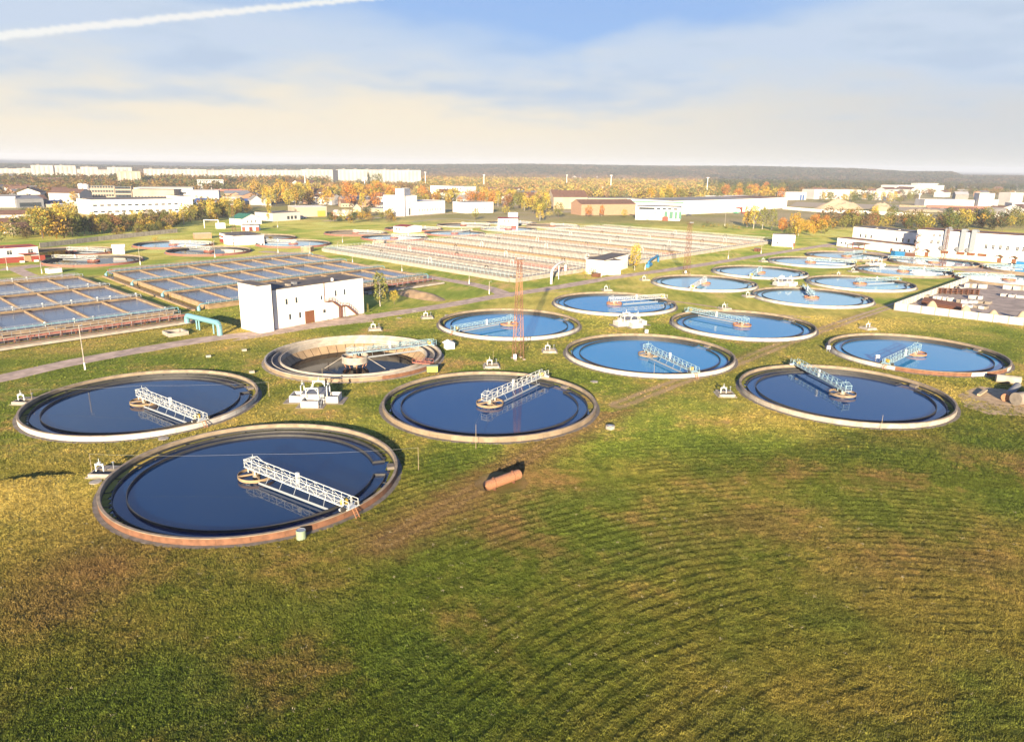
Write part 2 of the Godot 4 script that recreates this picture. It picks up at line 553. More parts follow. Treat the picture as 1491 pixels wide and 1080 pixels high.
func build_grass() -> void:
	# short mown grass and cuttings of the near field, as tufts
	var m := MB.new()
	for k in 9:
		var a := rng.randf() * TAU
		var p := Vector3(cos(a), 0, sin(a)) * rng.randf() * 0.26
		var b := rng.randf() * TAU
		var side := Vector3(cos(b), 0, sin(b)) * 0.045
		var lean := Vector3(cos(a + 0.6), 0, sin(a + 0.6)) * rng.randf_range(0.03, 0.16)
		var h := rng.randf_range(0.5, 1.0) * 0.21
		m.col = Color(1, 1, 1) * rng.randf_range(0.75, 1.15)
		m.col.a = 1.0
		var n := (side.cross(Vector3.UP)).normalized() + Vector3(0, 0.8, 0)
		m.tri(p - side, p + side, p + lean + Vector3(0, h, 0), n)
	var where: Array[Transform3D] = []
	var tints := PackedColorArray()
	var tries := 430000
	for i in tries:
		var far := i > 280000
		var z := rng.randf_range(-46.0, -104.0) if not far else lerpf(-100.0, -230.0, pow(rng.randf(), 1.5))
		var half := 12.0 + absf(z) * 0.76
		var x := rng.randf_range(-half, half)
		if inside_tank(x, z, 21.2):
			continue
		var out := false
		for k in keep_out:
			if Vector2(x - k[0], z - k[1]).length() < k[2]:
				out = true
				break
		if out:
			continue
		var s := 1.0 - swath(x, z) if field(x, z) > 0.3 else 0.6
		if rng.randf() > 0.30 + 0.70 * s:
			continue
		var here := Vector2(x, z)
		if near_line(here, road_line) < 3.4:
			continue
		var off_rut := absf(near_line(here, dirt_line) - 1.2)
		if off_rut < 0.6 and rng.randf() < 0.75:
			continue
		var size := rng.randf_range(0.55, 1.1) * (0.7 + 0.5 * s) * (1.3 if far else 1.0)
		var y := ground_height(x, z)
		if inside_tank(x, z, 24.0):
			y = 0.0
		where.append(Transform3D(Basis(Vector3.UP, rng.randf() * TAU).scaled(Vector3(size, size * rng.randf_range(0.7, 1.2), size)), Vector3(x, y - 0.01, z)))
		var c := ground_color(x, z) * rng.randf_range(0.45, 1.3) * (0.85 if far else 1.0)
		if rng.randf() < 0.003 and not far:
			c = Color(0.34, 0.31, 0.20)
		c.a = 1.0
		tints.append(c)
	var mm := MultiMesh.new()
	mm.transform_format = MultiMesh.TRANSFORM_3D
	mm.use_colors = true
	mm.mesh = m.mesh()
	mm.instance_count = where.size()
	for i in where.size():
		mm.set_instance_transform(i, where[i])
		mm.set_instance_color(i, tints[i])
	var o := MultiMeshInstance3D.new()
	o.multimesh = mm
	o.material_override = mats.grass_blades
	o.name = "grass"
	stuff(o)
	add_child(o)
	tag(o, "short mown green and straw coloured grass of the field in front of the round tanks", "grass")


var dirt_line: Array = [Vector2(20.7, -135.8), Vector2(35.5, -152.0), Vector2(50.6, -166.4), Vector2(74.8, -193.2), Vector2(105.5, -224.9), Vector2(132.1, -251.7), Vector2(155.6, -276.5), Vector2(190.0, -310.8)]
var road_line: Array = [Vector2(-112.5, -142.8), Vector2(-107.7, -148.0), Vector2(-98.9, -163.9), Vector2(-79.8, -186.1), Vector2(-65.8, -196.1), Vector2(-44.2, -217.6), Vector2(-24.0, -237.2), Vector2(-6.6, -257.1), Vector2(13.8, -277.2), Vector2(44.4, -310.8), Vector2(81.4, -345.7), Vector2(129.3, -395.3), Vector2(184.8, -451.8), Vector2(223.3, -491.6)]


func ribbon(pts: Array, w: float, y: float, mat_: Material, called: String) -> void:
	# a road or path laid on the ground as a thin slab with rounded joints
	var m := MB.new()
	var c := Curve2D.new()
	for i in pts.size():
		var d: Vector2 = (pts[mini(i + 1, pts.size() - 1)] - pts[maxi(i - 1, 0)]) / 6.0
		c.add_point(pts[i], -d, d)
	var line := c.tessellate_even_length(5, 4.0)
	var l := []
	var r := []
	for i in line.size():
		var d := (line[mini(i + 1, line.size() - 1)] - line[maxi(i - 1, 0)]).normalized()
		var s := d.orthogonal() * w * 0.5 * (1.0 + 0.10 * n_fine.get_noise_2d(line[i].x * 3.0, line[i].y * 3.0))
		l.append(Vector3(line[i].x + s.x, y, line[i].y + s.y))
		r.append(Vector3(line[i].x - s.x, y, line[i].y - s.y))
	var down := Vector3(0, -y - 0.05, 0)
	for i in line.size() - 1:
		m.quad(l[i], l[i + 1], r[i + 1], r[i], Vector3.UP)
		m.quad(l[i], l[i + 1], l[i + 1] + down, l[i] + down, l[i] - r[i])
		m.quad(r[i], r[i + 1], r[i + 1] + down, r[i] + down, r[i] - l[i])
	ground_piece(called, m.mesh(), mat_)


func slab(corners: Array, y: float, mat_: Material, called: String) -> void:
	var m := MB.new()
	var k := corners.size()
	var mid := Vector3.ZERO
	var top := []
	for p in corners:
		top.append(Vector3(p.x, y, p.y))
		mid += top[-1] / k
	for i in k:
		var a: Vector3 = top[i]
		var b: Vector3 = top[(i + 1) % k]
		m.tri(a, b, mid, Vector3.UP)
		m.quad(a, b, b - Vector3(0, y + 0.05, 0), a - Vector3(0, y + 0.05, 0), (a + b) / 2.0 - mid)
	ground_piece(called, m.mesh(), mat_)


# ---------- round settling tanks ----------
func wall_profile() -> Array:
	return [Vector2(20.5, -0.3), Vector2(20.5, 0.92)]


func tank_mesh(what: String) -> ArrayMesh:
	if meshes.has(what):
		return meshes[what]
	var m := MB.new()
	match what:
		"panel":
			m.lathe(wall_profile(), 3, -PI / 32.0 + 0.0008, PI / 32.0 - 0.0008)
		"ring":
			m.lathe(wall_profile(), 120)
		"coping":
			m.lathe([Vector2(20.5, 0.92), Vector2(20.53, 0.93), Vector2(20.53, 1.0), Vector2(20.48, 1.03), Vector2(20.14, 1.03), Vector2(20.1, 1.0), Vector2(20.06, 0.9), Vector2(20.06, 0.42)], 120)
		"wet_band":
			m.lathe([Vector2(20.06, 0.42), Vector2(20.05, -0.9)], 120)
		"footing":
			m.lathe([Vector2(21.2, -0.1), Vector2(21.15, 0.05), Vector2(20.53, 0.10)], 96)
		"water":
			m.lathe([Vector2(20.04, 0.12), Vector2(8.0, 0.12), Vector2(0.0, 0.12)], 96)
		"launder":
			for r in [18.9, 17.1]:
				m.lathe([Vector2(r, -0.1), Vector2(r, 0.50), Vector2(r - 0.14, 0.50), Vector2(r - 0.14, -0.1)], 110, 0.14, TAU - 0.14)
			for a in [0.14, TAU - 0.14]:
				var u := Vector3(cos(a), 0, sin(a))
				m.beam(u * 16.97 + Vector3(0, 0.2, 0), u * 18.9 + Vector3(0, 0.2, 0), 0.14, 0.5)
			for k in 24:
				var a := 0.3 + k * (TAU - 0.6) / 23.0
				var u := Vector3(cos(a), 0, sin(a))
				m.beam(u * 18.8 + Vector3(0, 0.34, 0), u * 20.0 + Vector3(0, 0.34, 0), 0.08, 0.1)
		"well":
			m.lathe([Vector2(2.57, 0.26), Vector2(2.65, 0.26), Vector2(2.65, 0.70), Vector2(2.57, 0.70), Vector2(2.57, 0.26)], 32)
		"well_beams":
			m.beam(Vector3(-2.6, 0.66, 0), Vector3(2.6, 0.66, 0), 0.22, 0.2)
			m.beam(Vector3(0, 0.58, -2.6), Vector3(0, 0.58, 2.6), 0.22, 0.2)
		"column":
			m.lathe([Vector2(0.55, -0.5), Vector2(0.55, 1.1), Vector2(0.8, 1.12), Vector2(0.8, 1.22), Vector2(0, 1.22)], 16)
		"outlet":
			m.box(Vector3(19.45, 0.0, 0), Vector3(1.05, 0.62, 1.5))
	meshes[what] = m.mesh()
	return meshes[what]


func round_tank(at: Vector3, label: String, look: Dictionary, group := "round settling tanks on the grass") -> void:
	var t := thing("settling_tank", label, "settling tank", at, 0.0, group)
	var wm: Material = mats[look.wall]
	if look.get("panels", false):
		for k in 32:
			var a := TAU * k / 32.0
			var m := wm
			if look.has("odd") and look.odd[0].has(k):
				m = mats[look.odd[1]]
			put("wall_panel", tank_mesh("panel"), m, t, Vector3.ZERO, -a)
	else:
		put("outer_wall", tank_mesh("ring"), wm, t)
	put("footing", tank_mesh("footing"), mats.concrete_dark if look.get("panels", false) else mats.concrete, t)
	put("coping", tank_mesh("coping"), mats.coping, t)
	put("wet_band", tank_mesh("wet_band"), mats.concrete_wet, t)
	var low := Vector3(0, -0.2 if look.get("panels", false) and look.get("low", true) else 0.0, 0)
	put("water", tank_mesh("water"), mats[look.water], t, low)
	put("launder", tank_mesh("launder"), mats.concrete_wet, t, low, -deg_to_rad(look.get("gap", 0.0)))
	put("outlet_box", tank_mesh("outlet"), mats.concrete_dark, t, low, -deg_to_rad(look.get("gap", 0.0)))
	var w := put("centre_well", tank_mesh("well"), mats[look.well], t, low * 0.6)
	put("cross_beams", tank_mesh("well_beams"), mats[look.well], w, Vector3.ZERO, 0.5)
	put("centre_column", tank_mesh("column"), mats.concrete, t)


func drained_tank(at: Vector3, label: String) -> void:
	var t := thing("settling_tank", label, "settling tank", at, 0.0, "round settling tanks on the grass")
	for k in 32:
		put("wall_panel", tank_mesh("panel"), mats.terracotta if k in [2, 3, 4, 5] else mats.cream_wall, t, Vector3.ZERO, -TAU * k / 32.0)
	put("footing", tank_mesh("footing"), mats.concrete, t)
	put("coping", tank_mesh("coping"), mats.concrete_pale, t)
	put("wet_band", tank_mesh("wet_band"), mats.concrete_dark, t)
	var m := MB.new()
	m.lathe([Vector2(20.0, 0.06), Vector2(18.9, 0.06)], 96)
	m.lathe([Vector2(18.76, 0.10), Vector2(17.1, 0.10)], 96)
	put("channel_floor", m.mesh(), mats.concrete_dark, t)
	m = MB.new()
	m.lathe([Vector2(18.9, 0), Vector2(18.9, 0.78), Vector2(18.76, 0.78), Vector2(18.76, 0)], 110)
	m.lathe([Vector2(17.1, 0), Vector2(17.1, 0.80), Vector2(16.9, 0.80), Vector2(16.9, -0.5)], 110)
	put("launder", m.mesh(), mats.concrete_pale, t)
	var pm := MB.new()
	pm.lathe([Vector2(16.9, -0.4), Vector2(15.4, -2.1)], 3, -PI / 44.0 + 0.004, PI / 44.0 - 0.004)
	var panel := pm.mesh()
	var back := MB.new()
	back.lathe([Vector2(16.96, -0.4), Vector2(15.46, -2.15)], 96)
	back.lathe([Vector2(15.5, -2.08), Vector2(3.0, -2.6), Vector2(0, -2.6)], 96)
	put("basin_floor", back.mesh(), mats.sludge, t)
	for k in 44:
		put("slope_panel", panel, mats.tan, t, Vector3.ZERO, -TAU * k / 44.0)
	m = MB.new()
	m.lathe([Vector2(14.6, -2.06), Vector2(0, -2.06)], 64)
	put("sludge_pool", m.mesh(), mats.water_dark, t)
	m = MB.new()
	m.lathe([Vector2(3.1, -0.9), Vector2(3.1, 0.75), Vector2(2.98, 0.75), Vector2(2.98, -0.9)], 36)
	var w := put("centre_well", m.mesh(), mats.concrete_pale, t)
	m = MB.new()
	for k in 10:
		var u := Vector3(cos(k * TAU / 10), 0, sin(k * TAU / 10))
		m.beam(u * 2.9 + Vector3(0, -0.9, 0), u * 2.4 + Vector3(0, -1.9, 0), 0.14, 0.14)
	for k in 3:
		var u := Vector3(cos(0.5 + k * 2.0), 0, sin(0.5 + k * 2.0)) * 3.0
		m.beam(u * 0.1 + Vector3(0, 0.5, 0), u + Vector3(0, 0.5, 0), 0.2, 0.2)
	put("hanger_ring", m.mesh(), mats.rust_orange, w)
	m = MB.new()
	m.tube(Vector3(0, -2.6, 0), Vector3(0, 1.2, 0), 0.6, 0.6, 16)
	put("centre_column", m.mesh(), mats.concrete, t)
	m = MB.new()
	m.tube(Vector3(-3, 0.3, 0.4), Vector3(-6.8, -2.0, 2.4), 0.07, 0.07, 6)
	m.tube(Vector3(3, 0.3, 0.4), Vector3(7.5, -2.0, 1.9), 0.07, 0.07, 6)
	put("stay_rod", m.mesh(), mats.concrete_pale, t)
	m = MB.new()
	for s in [-1.0, 1.0]:
		var q := Vector3(0, 0, s * 0.8)
		m.beam(Vector3(16.0, 0.95, 0) + q, Vector3(20.6, 1.05, 0) + q, 0.12, 0.25)
		m.beam(Vector3(16.0, 1.75, 0) + q, Vector3(20.6, 1.85, 0) + q, 0.06, 0.06)
		for k in 5:
			m.beam(Vector3(16.0 + k * 1.15, 0.95, 0) + q, Vector3(16.0 + k * 1.15, 1.8, 0) + q, 0.06, 0.06)
	m.beam(Vector3(16, 0.95, 0), Vector3(20.6, 1.05, 0), 1.5, 0.06)
	put("gangway", m.mesh(), mats.pink_paint, t, Vector3.ZERO, -deg_to_rad(22))


func bridge(at: Vector3, deg: float, label: String, paint: String, drum := "") -> void:
	var t := thing("scraper_bridge", label, "scraper bridge", at, -deg_to_rad(deg), "scraper bridges of the round tanks")
	var x0 := -1.9
	var x1 := 19.7
	if not meshes.has("deck"):
		var m := MB.new()
		m.beam(Vector3(x0, 1.36, 0), Vector3(x1, 1.36, 0), 1.05, 0.06)
		for k in 12:
			m.beam(Vector3(x0 + k * 1.96, 1.28, -0.75), Vector3(x0 + k * 1.96, 1.28, 0.75), 0.1, 0.12)
		meshes["deck"] = m.mesh()
		m = MB.new()
		m.beam(Vector3(x0, 1.28, 0), Vector3(x1, 1.28, 0), 0.10, 0.14)
		m.beam(Vector3(x0, 2.45, 0), Vector3(x1, 2.45, 0), 0.09, 0.09)
		m.beam(Vector3(x0, 1.9, 0), Vector3(x1, 1.9, 0), 0.05, 0.05)
		for k in 13:
			var x := x0 + k * (x1 - x0) / 12.0
			m.beam(Vector3(x, 1.28, 0), Vector3(x, 2.45, 0), 0.065, 0.065)
			if k < 12:
				var xn := x + (x1 - x0) / 12.0
				if k % 2 == 0:
					m.beam(Vector3(x, 2.45, 0), Vector3(xn, 1.28, 0), 0.055, 0.055)
				else:
					m.beam(Vector3(x, 1.28, 0), Vector3(xn, 2.45, 0), 0.055, 0.055)
		meshes["truss"] = m.mesh()
		m = MB.new()
		m.beam(Vector3(19.9, 1.25, -1.5), Vector3(19.9, 1.25, 1.5), 0.3, 0.3)
		m.beam(Vector3(20.8, 1.3, -1.1), Vector3(20.8, 1.3, 1.1), 0.14, 0.14)
		m.beam(Vector3(19.7, 1.32, 0), Vector3(21.0, 1.32, 0), 1.4, 0.06)
		for s in [-1.0, 1.0]:
			for x in [19.7, 20.9]:
				m.beam(Vector3(x, 1.3, s * 0.8), Vector3(x, 2.35, s * 0.8), 0.07, 0.07)
			m.beam(Vector3(19.7, 2.35, s * 0.8), Vector3(20.9, 2.35, s * 0.8), 0.07, 0.07)
			m.beam(Vector3(19.7, 1.85, s * 0.8), Vector3(20.9, 1.85, s * 0.8), 0.05, 0.05)
		meshes["carriage"] = m.mesh()
		m = MB.new()
		m.tube(Vector3(0, 0, -0.13), Vector3(0, 0, 0.13), 0.34, 0.34, 16)
		m.tube(Vector3(0, 0, -0.16), Vector3(0, 0, 0.16), 0.15, 0.15, 10)
		meshes["wheel"] = m.mesh()
		m = MB.new()
		m.tube(Vector3(19.2, 1.85, -0.3), Vector3(19.2, 1.85, 0.6), 0.33, 0.3, 12)
		m.box(Vector3(19.2, 1.4, 0.1), Vector3(0.6, 0.35, 0.8))
		meshes["motor"] = m.mesh()
		m = MB.new()
		for s in [-0.28, 0.28]:
			m.beam(Vector3(20.9, 1.3, s), Vector3(21.7, 0.03, s), 0.08, 0.08)
		for k in 4:
			m.beam(Vector3(21.0 + k * 0.18, 1.12 - k * 0.29, -0.28), Vector3(21.0 + k * 0.18, 1.12 - k * 0.29, 0.28), 0.07, 0.05)
		meshes["ladder"] = m.mesh()
		m = MB.new()
		m.beam(Vector3(2.6, 0.26, 1.5), Vector3(17.0, 0.26, 1.0), 0.06, 0.34)
		for k in 5:
			m.tube(Vector3(4 + k * 3, 0.26, 1.4 - k * 0.1), Vector3(4 + k * 3, 1.25, 0.7), 0.04, 0.04, 6)
		meshes["skimmer"] = m.mesh()
		m = MB.new()
		for s in [-0.72, 0.72]:
			m.beam(Vector3(-1.9, 2.45, s), Vector3(-0.6, 2.85, s), 0.07, 0.07)
			m.beam(Vector3(0.7, 2.45, s), Vector3(-0.6, 2.85, s), 0.07, 0.07)
		m.beam(Vector3(-1.9, 2.45, -0.72), Vector3(-1.9, 2.45, 0.72), 0.08, 0.08)
		m.beam(Vector3(-1.9, 1.9, -0.72), Vector3(-1.9, 1.9, 0.72), 0.05, 0.05)
		m.beam(Vector3(-0.6, 2.85, -0.72), Vector3(-0.6, 2.85, 0.72), 0.08, 0.08)
		m.tube(Vector3(-0.6, 2.85, 0), Vector3(-0.6, 3.4, 0), 0.04, 0.03, 6)
		meshes["gantry"] = m.mesh()
		m = MB.new()
		m.beam(Vector3(0, 0.72, 0), Vector3(0, 1.3, 0), 0.12, 0.12)
		meshes["leg"] = m.mesh()
	var p: Material = mats[paint]
	put("deck", meshes.deck, mats.grey_steel, t)
	put("truss", meshes.truss, p, t, Vector3(0, 0, -0.62))
	put("truss", meshes.truss, p, t, Vector3(0, 0, 0.62))
	var cg := put("centre_gantry", meshes.gantry, p, t)
	for x in [-0.9, 0.7]:
		for s in [-0.72, 0.72]:
			put("leg", meshes.leg, p, cg, Vector3(x, 0, s))
	var c := put("carriage", meshes.carriage, p, t)
	for s in [-1.25, 1.25]:
		put("wheel", meshes.wheel, mats.tyre, c, Vector3(20.25, 1.34, s), PI / 2)
	put("motor", meshes.motor, mats.yellow_paint, t)
	put("ladder", meshes.ladder, mats.rust_orange, t)
	put("skimmer_board", meshes.skimmer, mats.grey_steel, t)
	var box := MB.new()
	box.box(Vector3(9.0, 1.4, -0.45), Vector3(0.5, 1.5, 0.35))
	put("control_box", box.mesh(), mats.white_steel, t)


func sluice_frame(m: MB, at: Vector3, w: float, h: float) -> void:    # a gate frame with a hand wheel spindle
	for s in [-w / 2.0, w / 2.0]:
		m.beam(at + Vector3(s, 0, 0), at + Vector3(s, h, 0), 0.16, 0.16)
		m.beam(at + Vector3(s, h * 0.62, 0), at + Vector3(s * 0.4, h, 0), 0.09, 0.09)
	m.beam(at + Vector3(-w / 2.0 - 0.08, h, 0), at + Vector3(w / 2.0 + 0.08, h, 0), 0.2, 0.2)
	m.tube(at + Vector3(0, h, 0), at + Vector3(0, h + 0.9, 0), 0.06, 0.05, 6)
	m.tube(at + Vector3(0, h + 0.25, 0), at + Vector3(0, h + 0.33, 0), 0.28, 0.28, 10)


func chamber(at: Vector3, turn: float, label: String) -> void:
	# cross-shaped distribution chamber: four open boxes round a raised well with a gate on each side
	var t := thing("distribution_chamber", label, "distribution chamber", at, turn, "white distribution chambers between tanks")
	var m := MB.new()
	m.box(Vector3(0, -0.05, 0), Vector3(11.6, 0.13, 4.6))
	m.box(Vector3(0, -0.05, 0), Vector3(5.2, 0.125, 10.0))
	put("apron", m.mesh(), mats.concrete, t)
	for k in 4:
		var bx := MB.new()
		for s in [-1.55, 1.55]:
			bx.box(Vector3(s, 0, 3.4), Vector3(0.22, 1.35, 2.6))
		bx.box(Vector3(0, 0, 4.6), Vector3(2.88, 1.35, 0.22))
		bx.box(Vector3(0, 0, 3.3), Vector3(2.88, 0.5, 2.4))
		put("outlet_box", bx.mesh(), mats.whitewash, t, Vector3.ZERO, PI / 2 * k)
	m = MB.new()
	m.box(Vector3(0, 0, 0), Vector3(4.2, 1.9, 4.2))
	put("central_well", m.mesh(), mats.whitewash, t)
	m = MB.new()
	m.box(Vector3(0, 1.9, 0), Vector3(4.5, 0.12, 4.5))
	put("cover_slab", m.mesh(), mats.grey_far, t)
	for k in 4:
		var g := MB.new()
		sluice_frame(g, Vector3(0, 1.3, 2.5), 2.3, 1.9)
		put("sluice_gate", g.mesh(), mats.white_steel, t, Vector3.ZERO, PI / 2 * k)
	m = MB.new()
	for k in 3:
		m.beam(Vector3(1.4 + k * 0.1, 0.35 + k * 0.55, 4.2 - k * 0.5), Vector3(1.9 + k * 0.1, 0.35 + k * 0.55, 4.2 - k * 0.5), 0.5, 0.07)
	m.beam(Vector3(1.45, 0.0, 4.5), Vector3(1.6, 1.9, 2.9), 0.08, 0.14)
	m.beam(Vector3(2.0, 0.0, 4.5), Vector3(2.15, 1.9, 2.9), 0.08, 0.14)
	put("steps", m.mesh(), mats.grey_steel, t)
	keep_out.append([at.x, at.z, 6.2])


func valve_pit(at: Vector3, turn: float, label: String) -> void:
	var t := thing("valve_pit", label, "valve pit", at, turn, "concrete valve pits beside the tanks")
	var m := MB.new()
	for s in [-1.5, 1.5]:
		m.box(Vector3(s, 0, -0.2), Vector3(0.22, 0.55, 3.4))
		m.box(Vector3(0, 0, s * 1.05 - 0.2), Vector3(2.78, 0.55, 0.22))
	m.box(Vector3(0, -0.03, -0.2), Vector3(3.9, 0.13, 4.0))
	put("pit_wall", m.mesh(), mats.concrete_pale, t)
	m = MB.new()
	m.box(Vector3(0.1, 0.5, -1.0), Vector3(2.7, 0.09, 1.3))
	put("cover_slab", m.mesh(), mats.concrete, t)
	m = MB.new()
	m.box(Vector3(0, 0.0, 0.6), Vector3(2.6, 0.16, 1.3))
	put("pit_floor", m.mesh(), mats.concrete_dark, t)
	m = MB.new()
	sluice_frame(m, Vector3(-0.5, 0.5, 0.2), 1.1, 1.1)
	put("sluice_gate", m.mesh(), mats.white_steel, t)
	m = MB.new()
	m.tube(Vector3(1.1, 0.5, -0.6), Vector3(1.1, 1.7, -0.6), 0.06, 0.05, 6)
	m.tube(Vector3(1.1, 1.6, -0.6), Vector3(1.1, 1.68, -0.6), 0.2, 0.2, 8)
	put("spindle", m.mesh(), mats.grey_steel, t)
	keep_out.append([at.x, at.z, 2.3])


func pole(base: Vector3, h: float, label: String, group: String, r := 0.13, paint := "concrete_pale", foot := true) -> void:
	var t := thing("light_pole" if h > 6.0 else "marker_post", label, "pole" if h > 6.0 else "post", base, 0.0, group)
	var m := MB.new()
	m.tube(Vector3(0, 0, 0), Vector3(0, h, 0), r, r * 0.65, 8)
	put("shaft", m.mesh(), mats[paint], t)
	if foot:
		m = MB.new()
		m.tube(Vector3(0, 0, 0), Vector3(0, 1.6, 0), r + 0.07, r + 0.03, 8)
		put("painted_foot", m.mesh(), mats.white_wall, t)
		m = MB.new()
		m.beam(Vector3(0, h - 0.1, 0), Vector3(0.6, h + 0.05, 0.3), 0.06, 0.06)
		m.box(Vector3(0.65, h - 0.02, 0.33), Vector3(0.4, 0.12, 0.22))
		put("lamp_head", m.mesh(), mats.grey_steel, t)


func lattice_mast(base: Vector3, h: float, w0: float, w1: float, label: String, paint_a: String, paint_b: String, r := 0.07) -> void:
	var t := thing("lattice_mast", label, "mast", base, 0.35, "lattice lighting masts")
	var bays := int(h / 2.6)
	for band in 2:
		var m := MB.new()
		for k in bays:
			if (k / 2) % 2 != band:
				continue
			var y0 := h * k / bays
			var y1 := h * (k + 1) / bays
			var a := lerpf(w0, w1, float(k) / bays) / 2.0
			var b := lerpf(w0, w1, float(k + 1) / bays) / 2.0
			var c0 := [Vector3(-a, y0, -a), Vector3(a, y0, -a), Vector3(a, y0, a), Vector3(-a, y0, a)]
			var c1 := [Vector3(-b, y1, -b), Vector3(b, y1, -b), Vector3(b, y1, b), Vector3(-b, y1, b)]
			for i in 4:
				var j := (i + 1) % 4
				m.beam(c0[i], c1[i], r * 1.7, r * 1.7)
				m.beam(c0[i], c1[j], r * 0.8, r * 0.8)
				m.beam(c0[j], c1[i], r * 0.8, r * 0.8)
				m.beam(c0[i], c0[j], r * 0.9, r * 0.9)
		put("lattice_section", m.mesh(), mats[paint_a if band == 0 else paint_b], t)
	var p := MB.new()
	p.box(Vector3(0, h, 0), Vector3(w1 + 0.8, 0.1, w1 + 0.8))
	for s in [-1.0, 1.0]:
		for z in [-1.0, 1.0]:
			p.beam(Vector3(s, h, z) * Vector3(w1 / 2 + 0.35, 1, w1 / 2 + 0.35), Vector3(s, h + 1.0, z) * Vector3(w1 / 2 + 0.35, 1, w1 / 2 + 0.35), 0.07, 0.07)
		p.beam(Vector3(-w1 / 2 - 0.35, h + 1, s * (w1 / 2 + 0.35)), Vector3(w1 / 2 + 0.35, h + 1, s * (w1 / 2 + 0.35)), 0.06, 0.06)
	put("platform", p.mesh(), mats[paint_b], t)
	p = MB.new()
	for k in 4:
		p.box(Vector3((k - 1.5) * 0.5, h + 0.5, w1 / 2 + 0.5), Vector3(0.36, 0.36, 0.2))
	put("floodlight", p.mesh(), mats.grey_steel, t)
	p = MB.new()
	p.box(Vector3(-w0 / 2 - 0.2, 0.5, w0 / 2 + 0.2), Vector3(0.7, 1.1, 0.45))
	put("switch_box", p.mesh(), mats.white_wall, t)
	p = MB.new()
	for s in [-1.0, 1.0]:
		for z in [-1.0, 1.0]:
			p.box(Vector3(s * w0 / 2, -0.05, z * w0 / 2), Vector3(0.6, 0.35, 0.6))
	put("footing", p.mesh(), mats.concrete, t)


func cable(pts: Array, label: String) -> void:
	var m := MB.new()
	for i in pts.size() - 1:
		var sag: float = (pts[i] as Vector3).distance_to(pts[i + 1]) * 0.012
		var last: Vector3 = pts[i]
		for k in 10:
			var f := (k + 1) / 10.0
			var q: Vector3 = (pts[i] as Vector3).lerp(pts[i + 1], f) - Vector3(0, sag * 4.0 * f * (1.0 - f), 0)
			m.tube(last, q, 0.014, 0.014, 5, false)
			last = q
	solo("power_cable", m.mesh(), mats.wire, label, "cable", Vector3.ZERO, 0.0, "cables over the round tanks")


